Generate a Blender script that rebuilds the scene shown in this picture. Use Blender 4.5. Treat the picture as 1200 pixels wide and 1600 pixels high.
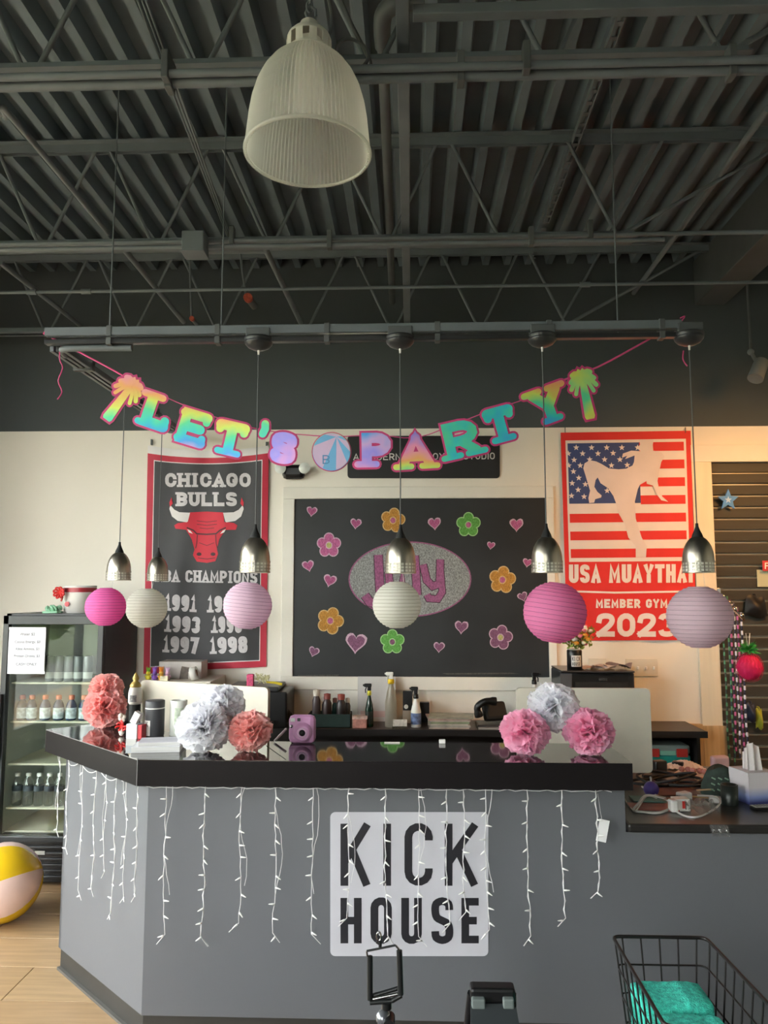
import bpy, bmesh, math, random
from mathutils import Vector, Matrix, noise
from mathutils.geometry import tessellate_polygon
random.seed(11)
R = math.radians
for o in list(bpy.data.objects): bpy.data.objects.remove(o)
C = bpy.context.scene.collection

# ------------------------------------------------------------------ camera
CAM = Vector((0, 0, 1.78)); PITCH = R(5.95); YAW = R(2.0); F = 1200.0
cd = bpy.data.cameras.new('camera'); cam = bpy.data.objects.new('camera', cd); C.objects.link(cam)
cam.location = CAM; cam.rotation_euler = (R(90) + PITCH, 0, YAW)
cd.sensor_fit = 'HORIZONTAL'; cd.sensor_width = 36; cd.lens = 36 * F / 1200; cd.clip_start = .02; cd.clip_end = 200
bpy.context.scene.camera = cam
fw = Vector((-math.sin(YAW) * math.cos(PITCH), math.cos(YAW) * math.cos(PITCH), math.sin(PITCH)))
rt = Vector((math.cos(YAW), math.sin(YAW), 0)); up = rt.cross(fw)
def ray(px, py): return fw + rt * ((px - 600) / F) + up * ((800 - py) / F)
def P(px, py, Y):                                   # point of the plane y = Y
    d = ray(px, py); return CAM + d * (Y / d.y)
def Q(px, py, z):                                   # point of the plane z = z
    d = ray(px, py); return CAM + d * ((z - CAM.z) / d.z)

# ------------------------------------------------------------------ world, light, exposure
sc = bpy.context.scene
sc.view_settings.view_transform = 'Standard'; sc.view_settings.look = 'None'
sc.view_settings.gamma = 1; sc.view_settings.use_curve_mapping = False
sc.view_settings.exposure = 0.38
w = bpy.data.worlds.new('sky'); sc.world = w; w.use_nodes = True
nt = w.node_tree; bg = nt.nodes['Background']
tc = nt.nodes.new('ShaderNodeTexCoord'); sx = nt.nodes.new('ShaderNodeSeparateXYZ'); cr = nt.nodes.new('ShaderNodeValToRGB')
nt.links.new(tc.outputs['Generated'], sx.inputs[0]); nt.links.new(sx.outputs['Z'], cr.inputs[0]); nt.links.new(cr.outputs[0], bg.inputs[0])
e = cr.color_ramp.elements; e[0].position = 0.0; e[0].color = (.42, .42, .40, 1); e[1].position = .5; e[1].color = (.90, .94, 1.0, 1)
k_ = cr.color_ramp.elements.new(.03); k_.color = (.95, .97, .96, 1)
bg.inputs[1].default_value = 21

# ------------------------------------------------------------------ materials
def lin(c):
    c = c.lstrip('#'); out = []
    for i in (0, 2, 4):
        v = int(c[i:i + 2], 16) / 255; out.append(v / 12.92 if v <= .04045 else ((v + .055) / 1.055) ** 2.4)
    return (*out, 1)
MATS = {}
def mat(name, col, rough=.6, metal=0, var=0, vs=8, bump=0, bs=60, stretch=(1, 1, 1), coat=0, trans=0, emit=None, es=1, spec=.5):
    if name in MATS: return MATS[name]
    m = bpy.data.materials.new(name); m.use_nodes = True; t = m.node_tree; b = t.nodes['Principled BSDF']
    c = lin(col) if isinstance(col, str) else (*col, 1)
    b.inputs['Base Color'].default_value = c; b.inputs['Roughness'].default_value = rough; b.inputs['Metallic'].default_value = metal
    b.inputs['Coat Weight'].default_value = coat; b.inputs['Specular IOR Level'].default_value = spec
    b.inputs['Transmission Weight'].default_value = trans
    if emit: b.inputs['Emission Color'].default_value = lin(emit); b.inputs['Emission Strength'].default_value = es
    tc = t.nodes.new('ShaderNodeTexCoord'); mp = t.nodes.new('ShaderNodeMapping'); t.links.new(tc.outputs['Object'], mp.inputs[0])
    mp.inputs['Scale'].default_value = stretch
    n = t.nodes.new('ShaderNodeTexNoise'); n.inputs['Scale'].default_value = vs; n.inputs['Detail'].default_value = 4
    t.links.new(mp.outputs[0], n.inputs['Vector'])
    r = t.nodes.new('ShaderNodeValToRGB'); v = var or .04
    r.color_ramp.elements[0].position = .3; r.color_ramp.elements[1].position = .7
    r.color_ramp.elements[0].color = tuple(x * (1 - v) for x in c[:3]) + (1,); r.color_ramp.elements[1].color = tuple(min(1, x * (1 + v)) for x in c[:3]) + (1,)
    t.links.new(n.outputs['Fac'], r.inputs[0]); t.links.new(r.outputs[0], b.inputs['Base Color'])
    if bump:
        n2 = t.nodes.new('ShaderNodeTexNoise'); n2.inputs['Scale'].default_value = bs; t.links.new(mp.outputs[0], n2.inputs['Vector'])
        bp = t.nodes.new('ShaderNodeBump'); bp.inputs['Strength'].default_value = bump; bp.inputs['Distance'].default_value = .01
        t.links.new(n2.outputs['Fac'], bp.inputs['Height']); t.links.new(bp.outputs[0], b.inputs['Normal'])
    MATS[name] = m; return m
def paper(name, col, tr=.45, bump=.3, bs=30, stretch=(1, 1, 1)):
    m = mat(name, col, .8, bump=bump, bs=bs, stretch=stretch); t = m.node_tree; b = t.nodes['Principled BSDF']
    tr_ = t.nodes.new('ShaderNodeBsdfTranslucent'); tr_.inputs[0].default_value = lin(col); mx = t.nodes.new('ShaderNodeMixShader'); mx.inputs[0].default_value = tr
    o = t.nodes['Material Output']; t.links.new(b.outputs[0], mx.inputs[1]); t.links.new(tr_.outputs[0], mx.inputs[2]); t.links.new(mx.outputs[0], o.inputs[0]); return m
def glass(name, tint='#ffffff', refl=.12, milky=0, milkcol='#ffffff', rough=.02):
    m = bpy.data.materials.new(name); m.use_nodes = True; t = m.node_tree; t.nodes.remove(t.nodes['Principled BSDF'])
    o = t.nodes['Material Output']; tr = t.nodes.new('ShaderNodeBsdfTransparent'); tr.inputs[0].default_value = lin(tint)
    g = t.nodes.new('ShaderNodeBsdfGlossy'); g.inputs['Roughness'].default_value = rough
    fr = t.nodes.new('ShaderNodeFresnel'); fr.inputs[0].default_value = 1.5
    ge = t.nodes.new('ShaderNodeNewGeometry'); mr = t.nodes.new('ShaderNodeMapRange'); mr.inputs[3].default_value = 1.5; mr.inputs[4].default_value = 1 / 1.5
    t.links.new(ge.outputs['Backfacing'], mr.inputs[0]); t.links.new(mr.outputs[0], fr.inputs[0])
    ad = t.nodes.new('ShaderNodeMath'); ad.operation = 'ADD'; ad.use_clamp = True; ad.inputs[1].default_value = refl - .04; t.links.new(fr.outputs[0], ad.inputs[0])
    mx = t.nodes.new('ShaderNodeMixShader'); t.links.new(ad.outputs[0], mx.inputs[0]); t.links.new(tr.outputs[0], mx.inputs[1]); t.links.new(g.outputs[0], mx.inputs[2])
    last = mx
    if milky:
        d = t.nodes.new('ShaderNodeBsdfDiffuse'); d.inputs[0].default_value = lin(milkcol); tl = t.nodes.new('ShaderNodeBsdfTranslucent'); tl.inputs[0].default_value = lin(milkcol)
        m1 = t.nodes.new('ShaderNodeMixShader'); m1.inputs[0].default_value = .6; t.links.new(d.outputs[0], m1.inputs[1]); t.links.new(tl.outputs[0], m1.inputs[2])
        m2 = t.nodes.new('ShaderNodeMixShader'); m2.inputs[0].default_value = milky; t.links.new(mx.outputs[0], m2.inputs[1]); t.links.new(m1.outputs[0], m2.inputs[2]); last = m2
    t.links.new(last.outputs[0], o.inputs[0]); MATS[name] = m; return m

# ------------------------------------------------------------------ mesh builder
class MB:
    def __init__(s, M=None): s.v = []; s.f = []; s.m = []; s.s = []; s.M = M
    def add(s, vs, fs, m=0, sm=False):
        k = len(s.v)
        s.v += [(s.M @ Vector(p)) if s.M else Vector(p) for p in vs]
        for f in fs: s.f.append([i + k for i in f]); s.m.append(m); s.s.append(sm)
        return s
    def box(s, a, b, m=0, ch=0):
        a, b = Vector(a), Vector(b); c = (a + b) / 2; h = Vector([abs(x) / 2 for x in (b - a)])
        if not ch:
            vs = [(c.x + i * h.x, c.y + j * h.y, c.z + k * h.z) for i in (-1, 1) for j in (-1, 1) for k in (-1, 1)]
            return s.add(vs, [(0, 1, 3, 2), (4, 6, 7, 5), (0, 4, 5, 1), (2, 3, 7, 6), (0, 2, 6, 4), (1, 5, 7, 3)], m)
        ch = min(ch, min(h) * .95); bm = bmesh.new(); bmesh.ops.create_cube(bm, size=2)
        for v in bm.verts: v.co = Vector((c.x + v.co.x * h.x, c.y + v.co.y * h.y, c.z + v.co.z * h.z))
        bmesh.ops.bevel(bm, geom=bm.edges[:], offset=ch, segments=2, affect='EDGES', profile=.5)
        bm.verts.index_update(); s.add([v.co.copy() for v in bm.verts], [[v.index for v in f.verts] for f in bm.faces], m); bm.free(); return s
    def tube(s, pts, r, n=8, m=0, closed=False, caps=True, sm=True):
        pts = [Vector(p) for p in pts]; L = len(pts); rs = r if isinstance(r, (list, tuple)) else [r] * L
        vs = []; nrm = None
        for i, p in enumerate(pts):
            if closed: t = pts[(i + 1) % L] - pts[i - 1]
            else: t = pts[min(i + 1, L - 1)] - pts[max(i - 1, 0)]
            t = t.normalized() if t.length > 1e-9 else Vector((0, 0, 1))
            if nrm is None:
                nrm = t.orthogonal().normalized()
            else:
                nrm = nrm - t * nrm.dot(t); nrm = nrm.normalized() if nrm.length > 1e-6 else t.orthogonal().normalized()
            bn = t.cross(nrm)
            for k in range(n):
                a = 2 * math.pi * k / n; vs.append(p + (nrm * math.cos(a) + bn * math.sin(a)) * rs[i])
        fs = []
        for i in range(L if closed else L - 1):
            j = (i + 1) % L
            for k in range(n): fs.append((i * n + k, i * n + (k + 1) % n, j * n + (k + 1) % n, j * n + k))
        s.add(vs, fs, m, sm)
        if caps and not closed: s.add(vs[:n][::-1] + vs[(L - 1) * n:], [list(range(n)), list(range(n, 2 * n))], m)
        return s
    def cyl(s, p0, p1, r, r1=None, n=14, m=0): return s.tube([p0, p1], [r, r if r1 is None else r1], n, m)
    def lathe(s, prof, c=(0, 0, 0), n=24, m=0, mfn=None, rfn=None, sm=True, close=True):
        c = Vector(c); vs = []; L = len(prof)
        for r, z in prof:
            for k in range(n):
                a = 2 * math.pi * k / n; rr = r * (rfn(a, z) if rfn else 1); vs.append(c + Vector((rr * math.cos(a), rr * math.sin(a), z)))
        k0 = len(s.v)
        for i in range(L - 1):
            pass
        s.add(vs, [], m)
        for i in range(L - 1):
            for k in range(n):
                s.f.append([k0 + i * n + k, k0 + i * n + (k + 1) % n, k0 + (i + 1) * n + (k + 1) % n, k0 + (i + 1) * n + k]); s.m.append(mfn(i, k) if mfn else m); s.s.append(sm)
        return s
    def sphere(s, c, r, n=16, m=0, sc=(1, 1, 1), mfn=None):
        h = n // 2; prof = [(math.sin(math.pi * i / h), -math.cos(math.pi * i / h)) for i in range(h + 1)]
        c = Vector(c); vs = []
        for a, z in prof:
            for k in range(n):
                t = 2 * math.pi * k / n; vs.append(c + Vector((r * sc[0] * a * math.cos(t), r * sc[1] * a * math.sin(t), r * sc[2] * z)))
        return s.add(vs, [(i * n + k, i * n + (k + 1) % n, (i + 1) * n + (k + 1) % n, (i + 1) * n + k) for i in range(h) for k in range(n)], m, True)
    def poly(s, pts2, fn, m=0, depth=0, dv=None):       # 2-D polygon through fn(u,v) -> 3-D, optional thickness along dv
        ps = [Vector(fn(*p)) for p in pts2]; k = len(ps)
        tri = tessellate_polygon([[Vector((p[0], p[1], 0)) for p in pts2]])
        if not depth: return s.add(ps, [tuple(t) for t in tri], m)
        d = Vector(dv or (0, 1, 0)) * depth; qs = [p + d for p in ps]
        return s.add(ps + qs, [tuple(t) for t in tri] + [tuple(i + k for i in t[::-1]) for t in tri] + [(i, (i + 1) % k, (i + 1) % k + k, i + k) for i in range(k)], m)
    def polycut(s, pts2, fn, step, m=0):             # polygon cut on a fine lattice so that it follows folds
        bm = bmesh.new(); vs = [bm.verts.new((p[0], p[1], 0)) for p in pts2]
        for t in tessellate_polygon([[Vector((p[0], p[1], 0)) for p in pts2]]):
            try: bm.faces.new([vs[i] for i in t])
            except ValueError: pass
        for ax in (0, 1):
            lo, hi = min(p[ax] for p in pts2), max(p[ax] for p in pts2); no = (1, 0, 0) if ax == 0 else (0, 1, 0); k = math.ceil(lo / step)
            while k * step < hi:
                bmesh.ops.bisect_plane(bm, geom=bm.verts[:] + bm.edges[:] + bm.faces[:], dist=1e-5, plane_co=(k * step if ax == 0 else 0, k * step if ax else 0, 0), plane_no=no); k += 1
        bm.verts.index_update(); s.add([fn(v.co.x, v.co.y) for v in bm.verts], [[v.index for v in f.verts] for f in bm.faces], m, True); bm.free(); return s
    def grid(s, fn, nu, nv, m=0, sm=True, mfn=None):
        vs = [fn(i / nu, j / nv) for j in range(nv + 1) for i in range(nu + 1)]; k0 = len(s.v); s.add(vs, [], m)
        for j in range(nv):
            for i in range(nu):
                a = k0 + j * (nu + 1) + i; s.f.append([a, a + 1, a + nu + 2, a + nu + 1]); s.m.append(mfn(i, j) if mfn else m); s.s.append(sm)
        return s
def build(name, mb, mats, parent=None):
    me = bpy.data.meshes.new(name); off = Vector(parent['org']) if parent is not None and 'org' in parent else Vector((0, 0, 0))
    me.from_pydata([tuple(p - off) for p in mb.v], [], mb.f)
    for m in (mats if isinstance(mats, (list, tuple)) else [mats]): me.materials.append(m)
    me.polygons.foreach_set('material_index', mb.m); me.polygons.foreach_set('use_smooth', mb.s); me.update()
    o = bpy.data.objects.new(name, me); C.objects.link(o)
    if parent is not None:
        o.parent = parent; o['org'] = tuple(off)
        if parent.type == 'MESH' and parent.parent is None and 'org' not in parent: pass
    return o
def thing(name, loc, label, cat, group=None):
    o = bpy.data.objects.new(name, None); C.objects.link(o); o.location = Vector(loc); o.empty_display_size = .05
    o['org'] = tuple(loc); o['label'] = label; o['category'] = cat
    if group: o['group'] = group
    return o
def single(name, mb, mats, label, cat, group=None):      # a thing that is one mesh, origin at its base
    xs = [p.x for p in mb.v]; ys = [p.y for p in mb.v]; zs = [p.z for p in mb.v]
    org = Vector(((min(xs) + max(xs)) / 2, (min(ys) + max(ys)) / 2, min(zs)))
    mb.v = [p - org for p in mb.v]; o = build(name, mb, mats); o.location = org
    o['label'] = label; o['category'] = cat
    if group: o['group'] = group
    o['org'] = tuple(org); return o
def struct(name, mb, mats, parent=None):
    o = build(name, mb, mats, parent)
    if parent is None: o['kind'] = 'structure'
    return o
def dup(root, loc, label=None, rz=None, group=None):
    def cp(o, par):
        c = o.copy(); C.objects.link(c); c.parent = par
        for ch in [x for x in KIDS.get(o.name, [])]: cp(ch, c)
        return c
    KIDS = {}
    for o in C.objects:
        if o.parent: KIDS.setdefault(o.parent.name, []).append(o)
    r = cp(root, None); r.location = Vector(loc)
    if rz is not None: r.rotation_euler.z = rz
    if label: r['label'] = label
    if group: r['group'] = group
    return r
def rotz(c, a): return Matrix.Translation(Vector(c)) @ Matrix.Rotation(a, 4, 'Z')

# ------------------------------------------------------------------ 2-D strokes and letters
def arc(cx, cy, rx, ry, a0, a1, n=7): return [(cx + rx * math.cos(R(a0 + (a1 - a0) * i / n)), cy + ry * math.sin(R(a0 + (a1 - a0) * i / n))) for i in range(n + 1)]
def smooth(p, n=4, closed=False):
    out = []; L = len(p)
    for i in range(L if closed else L - 1):
        p0, p1, p2, p3 = (p[(i - 1) % L], p[i], p[(i + 1) % L], p[(i + 2) % L]) if closed else (p[max(i - 1, 0)], p[i], p[i + 1], p[min(i + 2, L - 1)])
        for k in range(n):
            t = k / n; out.append(tuple(.5 * (2 * b + (c - a) * t + (2 * a - 5 * b + 4 * c - d) * t * t + (-a + 3 * b - 3 * c + d) * t ** 3) for a, b, c, d in zip(p0, p1, p2, p3)))
    if not closed: out.append(p[-1])
    return out
SS = [(1, .77), (.93, .93), (.5, 1), (.07, .93), (0, .75), (.12, .58), (.5, .5), (.88, .42), (1, .25), (.93, .07), (.5, 0), (.07, .07), (0, .23)]
def glyph(ch, ry):
    q = min(ry, .25); top = arc(.5, 1 - ry, .5, ry, 0, 180); bot = arc(.5, ry, .5, ry, 180, 360); d = .06
    bump = lambda y, h: arc(.5, y + h / 2, .5, h / 2, 90, -90)
    G = {
     'A': ([[(0, 0), (.5, 1), (1, 0)], [(.2, .3), (.8, .3)]], [(0, 0), (1, 0)]),
     'B': ([[(0, 0), (0, 1)] + bump(.5, .5) + [(0, .5)], [(.4, .5)] + bump(0, .5) + [(0, 0)]], [(0, 0), (0, 1)]),
     'C': ([[(1, 1 - ry - d)] + top + bot + [(1, ry + d)]], []),
     'D': ([[(0, 0), (0, 1)] + arc(.5, 1 - ry, .5, ry, 90, 0) + arc(.5, ry, .5, ry, 0, -90) + [(0, 0)]], []),
     'E': ([[(1, 1), (0, 1), (0, 0), (1, 0)], [(0, .5), (.8, .5)]], []), 'F': ([[(1, 1), (0, 1), (0, 0)], [(0, .5), (.8, .5)]], [(0, 0)]),
     'G': ([[(1, 1 - ry - d)] + top + bot + [(1, .42), (.55, .42)]], []),
     'H': ([[(0, 0), (0, 1)], [(1, 0), (1, 1)], [(0, .5), (1, .5)]], [(0, 0), (1, 0), (0, 1), (1, 1)]),
     'I': ([[(.5, 0), (.5, 1)]], [(.5, 0), (.5, 1)]), 'K': ([[(0, 0), (0, 1)], [(1, 1), (0, .36)], [(.36, .6), (1, 0)]], [(0, 0), (0, 1), (1, 0), (1, 1)]),
     'L': ([[(0, 1), (0, 0), (1, 0)]], [(0, 1)]), 'M': ([[(0, 0), (0, 1), (.5, .25), (1, 1), (1, 0)]], [(0, 0), (1, 0)]),
     'N': ([[(0, 0), (0, 1), (1, 0), (1, 1)]], [(0, 0), (1, 1)]), 'O': ([top + bot + [(1, 1 - ry)]], []), '0': ([top + bot + [(1, 1 - ry)]], []),
     'P': ([[(0, 0), (0, 1)] + bump(.45, .55) + [(0, .45)]], [(0, 0)]), 'R': ([[(0, 0), (0, 1)] + bump(.45, .55) + [(0, .45)], [(.45, .45), (1, 0)]], [(0, 0), (1, 0)]),
     'S': ([smooth(SS, 3)], []), 'T': ([[(.5, 0), (.5, 1)], [(0, 1), (1, 1)]], [(.5, 0)]), 'U': ([[(0, 1)] + bot + [(1, 1)]], [(0, 1), (1, 1)]),
     'X': ([[(0, 0), (1, 1)], [(0, 1), (1, 0)]], []), 'Y': ([[(0, 1), (.5, .45), (1, 1)], [(.5, .45), (.5, 0)]], [(.5, 0), (0, 1), (1, 1)]),
     '1': ([[(.15, .78), (.55, 1), (.55, 0)]], [(.55, 0)]), '2': ([smooth([(0, .75), (.1, .93), (.5, 1), (.9, .93), (1, .72), (.8, .48), (.35, .2), (0, 0)], 3), [(0, 0), (1, 0)]], []),
     '3': ([smooth([(0, .8), (.12, .95), (.5, 1), (.9, .93), (1, .75), (.85, .57), (.45, .52)], 3), smooth([(.45, .52), (.85, .46), (1, .25), (.9, .07), (.5, 0), (.12, .05), (0, .22)], 3)], []),
     '5': ([[(.9, 1), (.05, 1), (.02, .55)] + smooth([(.02, .55), (.5, .62), (.95, .5), (1, .25), (.85, .04), (.4, 0), (0, .15)], 3)], []),
     '6': ([smooth([(.95, .85), (.7, .99), (.3, .97), (.04, .75), (0, .4), (.05, .1), (.5, 0), (.95, .1), (1, .3), (.9, .5), (.5, .58), (.05, .45)], 3)], []),
     '7': ([[(0, 1), (1, 1), (.4, 0)]], []), '4': ([[(.7, 0), (.7, 1), (0, .3), (1, .3)]], []),
     '8': ([smooth([(.5, .52), (.08, .62), (0, .8), (.15, .96), (.5, 1), (.85, .96), (1, .8), (.92, .62)], 3, True), smooth([(.5, .52), (.05, .42), (0, .22), (.12, .04), (.5, 0), (.88, .04), (1, .22), (.95, .42)], 3, True) + [(.5, .52)]], []),
     '9': ([smooth([(.05, .15), (.3, .01), (.7, .03), (.96, .25), (1, .6), (.95, .9), (.5, 1), (.05, .9), (0, .7), (.1, .5), (.5, .42), (.95, .55)], 3)], []),
     "'": ([[(.5, 1), (.6, .85), (.3, .68)]], []), '-': ([[(0, .5), (1, .5)]], []), '$': ([smooth([(x, .1 + y * .8) for x, y in SS], 3), [(.5, 0), (.5, 1)]], []), ':': ([[(.5, .1), (.5, .2)], [(.5, .6), (.5, .7)]], [])}
    return G.get(ch, ([], []))
def strip(pts, t, rnd=False):
    """list of convex polygons covering a stroke of width t"""
    pts = [p for i, p in enumerate(pts) if i == 0 or math.dist(p, pts[i - 1]) > 1e-6]; out = []; n = len(pts)
    if n < 2: return out
    closed = math.dist(pts[0], pts[-1]) < 1e-6
    def nr(a, b): d = math.dist(a, b); return (-(b[1] - a[1]) / d, (b[0] - a[0]) / d)
    ns = [nr(pts[i], pts[i + 1]) for i in range(n - 1)]; L = []; Rr = []
    for i in range(n):
        a = ns[i - 1] if i else (ns[-1] if closed else ns[0]); b = ns[i] if i < n - 1 else (ns[0] if closed else ns[-1])
        m = (a[0] + b[0], a[1] + b[1]); l = math.hypot(*m)
        if l < 1e-3: m = a; k = 1
        else: m = (m[0] / l, m[1] / l); k = min(1 / max(m[0] * b[0] + m[1] * b[1], .1), 1.6)
        L.append((pts[i][0] + m[0] * k * t / 2, pts[i][1] + m[1] * k * t / 2)); Rr.append((pts[i][0] - m[0] * k * t / 2, pts[i][1] - m[1] * k * t / 2))
    for i in range(n - 1): out.append([L[i], Rr[i], Rr[i + 1], L[i + 1]])
    if rnd:
        for p in ([pts[0], pts[-1]] + [pts[i] for i in range(1, n - 1) if ns[i - 1][0] * ns[i][0] + ns[i - 1][1] * ns[i][1] < .8]): out.append(arc(p[0], p[1], t / 2, t / 2, 0, 360 - 360 / 12, 11))
    return out
def letter(ch, x, y, w, h, t, serif=0, rnd=False, grow=0):
    """polygons of one letter; box w x h with stroke t, y up"""
    W = w - t; H = h - t; ry = min(.5, .5 * W / H); ps, sf = glyph(ch, ry); out = []
    f = lambda p: (x + t / 2 + p[0] * W, y + t / 2 + p[1] * H)
    for pl in ps:
        q = [f(p) for p in pl]
        if not rnd:       # butt ends pushed out by half a stroke so that box edges are reached
            if math.dist(q[0], q[-1]) > 1e-6:
                for i, j in ((0, 1), (-1, -2)):
                    if pl[i][1] in (0, 1) or (ch in 'EFLTHZ2'):
                        d = math.dist(q[i], q[j]); q[i] = (q[i][0] + (q[i][0] - q[j][0]) / d * t / 2, q[i][1] + (q[i][1] - q[j][1]) / d * t / 2)
        out += strip(q, t + 2 * grow, rnd)
    if serif:
        st = t * .62
        for p in sf:
            c = f(p); yy = c[1] + (-1 if p[1] == 0 else 1) * (t - st) / 2
            if not rnd: yy = y + st / 2 if p[1] == 0 else y + h - st / 2
            out += strip([(c[0] - serif / 2, yy), (c[0] + serif / 2, yy)], st + 2 * grow, rnd)
    return out
def text2(s, x, y, w, h, t, gap, **k):
    out = []
    for ch in s:
        cw = {'I': t * 1.15 if not k.get('serif') else w * .62, '1': w * .72, ' ': w * .55, "'": t * 1.5, ':': t}.get(ch, w * 1.18 if ch == 'M' else w)
        if ch != ' ': out.append(letter(ch, x, y, cw, h, t, **k))
        x += cw + gap
    return out, x - gap
def fit(s, x0, x1, y, h, t, gap=None, **k):          # text stretched to span x0..x1
    gap = t * .5 if gap is None else gap; lo, hi = t * .5, (x1 - x0)
    for _ in range(30):
        mid = (lo + hi) / 2
        if text2(s, x0, y, mid, h, t, gap, **k)[1] > x1: hi = mid
        else: lo = mid
    return text2(s, x0, y, lo, h, t, gap, **k)[0]
def flat(g): return [q for a in g for q in a]
def ftext(s, size, name, m, M, parent, bold=0, xs=1, ext=0):     # small plain lettering with the built-in font
    cu = bpy.data.curves.new(name, 'FONT'); cu.body = s; cu.size = size; cu.align_x = 'CENTER'; cu.align_y = 'CENTER'; cu.offset = bold; cu.extrude = ext; cu.resolution_u = 3
    t = bpy.data.objects.new('tmp', cu); C.objects.link(t); dg = bpy.context.evaluated_depsgraph_get(); me = bpy.data.meshes.new_from_object(t.evaluated_get(dg))
    bpy.data.objects.remove(t); org = Vector(parent['org'])
    me.transform(Matrix.Translation(-org) @ M @ Matrix.Diagonal((xs, 1, 1, 1))); me.materials.clear(); me.materials.append(m)
    o = bpy.data.objects.new(name, me); C.objects.link(o); o.parent = parent; return o
FACE = lambda p, rz=0: Matrix.Translation(Vector(p)) @ Matrix.Rotation(rz, 4, 'Z') @ Matrix.Rotation(R(90), 4, 'X')
# ================================================================== the room
YW = 5.40                                             # back wall plane
XL, XR, YF = -3.5, 4.4, -4.0
ZU = P(600, 670, YW).z                                # height where the white paint ends
ZT = 1.78 + .462 * 5.1                                # top of the joists
ZB = 1.78 + .350 * 5.1                                # bottom of the joists
ZD = ZT + .01
white = mat('white wall paint', '#ece6d9', .75, var=.02, vs=2, bump=.05, bs=150)
dark = mat('charcoal wall paint', '#494f51', .8, var=.06, vs=1.2, bump=.05, bs=150)
steel = mat('charcoal painted steel', '#697176', .55, var=.12, vs=5)
steel2 = mat('dark painted steel', '#565a5b', .5, var=.12, vs=5)
deckm = mat('dark painted deck', '#67747b', .6, var=.12, vs=3)
black = mat('black plastic', '#121314', .35); blackm = mat('matte black', '#161718', .7)
rubber = mat('dark kick board', '#2f2e2b', .5, var=.1)
metalb = mat('brushed nickel', '#b9b2a4', .32, 1, var=.15, vs=40, stretch=(1, 1, .05))
chrome = mat('chrome', '#c8c8c8', .15, 1)
whitep = mat('white plastic', '#e8e6e0', .4)
grout = mat('grout', '#a08a6c', .9)
# floor: base slab plus one object per plank in the part seen beside the counter
st = MB().box((XL - 3, YF - 3, -.1), (XR + .5, YW + .3, -.006)); floor = struct('floor', st, grout)
def plankmat(k):
    c = ['#a68a66', '#a08360', '#aa8d69', '#a38763'][k]
    return mat('wood look tile %d' % k, c, .38, var=.14, vs=3, stretch=(1.2, 14, 1), bump=.04, bs=20)
pm = [plankmat(k) for k in range(4)]; rest = MB(); PW, PL = .30, 1.2
ry0 = Q(0, 1465, 0).y % PW
for r in range(-2, 19):
    y = ry0 + r * PW
    for c in range(-4, 5):
        x = c * PL - .2 + (r % 3) * .4
        x0, x1 = max(x, XL), min(x + PL - .004, XR); y1 = min(y + PW - .004, YW)
        if x1 - x0 < .03 or y1 - y < .03: continue
        b = ((x0, y, -.006), (x1, y1, 0))
        if x0 < -.9 and y > 2.4: build('plank', MB().box(*b, ch=.0015), pm[random.randrange(4)], floor)
        else: rest.box(*b, m=random.randrange(4))
for r in range(0, 14): rest.box((XL, YF + r * .43, -.006), (XR, YF + r * .43 + .425, 0), r % 4)
o = build('plank_field', rest, pm, floor); o['kind'] = 'stuff'
# back wall in two paints, recess for the slat panel on the right
SX0 = P(1113, 800, YW).x; SZ1 = P(1150, 722, YW).z; 
wb = MB()
wb.box((XL - .1, YW, -.1), (SX0, YW + .15, ZU), 0); wb.box((SX0, YW, SZ1), (XR + .1, YW + .15, ZU), 0)
wb.box((XL - .1, YW - .004, ZU), (XR + .1, YW + .15, ZD + .3), 1); wb.box((SX0, YW + .05, -.1), (XR + .1, YW + .15, SZ1), 1)
struct('wall_back', wb, [white, dark])
# window walls (left and front)
def winwall(name, axis, c, a0, a1, z0, z1, panes, idx):
    f = MB(); th = .1
    def bx(m, u0, u1, za, zb, t0=0, t1=th):
        if axis == 'x': m.box((c - t1, u0, za), (c - t0, u1, zb))
        else: m.box((u0, c - t1, za), (u1, c - t0, zb))
    wl = MB(); bx(wl, a0 - .1, a1 + .1, -.1, z0); bx(wl, a0 - .1, a1 + .1, z1, ZD + .3)
    lo, hi = panes[0], panes[-1]
    if lo > a0: bx(wl, a0 - .1, lo, z0, z1)
    if hi < a1: bx(wl, hi, a1 + .1, z0, z1)
    struct(name, wl, dark)
    for i in range(len(panes) - 1):
        u0, u1 = panes[i], panes[i + 1]; fr = MB()
        for q in ((u0, u0 + .05, z0, z1), (u1 - .05, u1, z0, z1), (u0, u1, z0, z0 + .06), (u0, u1, z1 - .06, z1), (u0, u1, 2.35, 2.40)): bx(fr, *q, .02, .08)
        w_ = struct('window_%d' % idx, fr, steel2); idx += 1
        g = MB(); bx(g, u0 + .05, u1 - .05, z0 + .06, z1 - .06, .045, .051); build('glass_pane', g, wglass, w_)
    return idx
wglass = glass('window glass', '#fafaf8', .06)
n = winwall('wall_left', 'x', XL, YF, YW, .5, 3.6, [-1.4, 0, 1.4, 2.8, 4.2], 1)
winwall('wall_front', 'y', YF, XL, XR, .6, 3.6, [-3.2, -2.2, -1.2], n)
struct('wall_right', MB().box((XR, YF - .1, -.1), (XR + .1, YW + .1, ZD + .3)), white)
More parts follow.
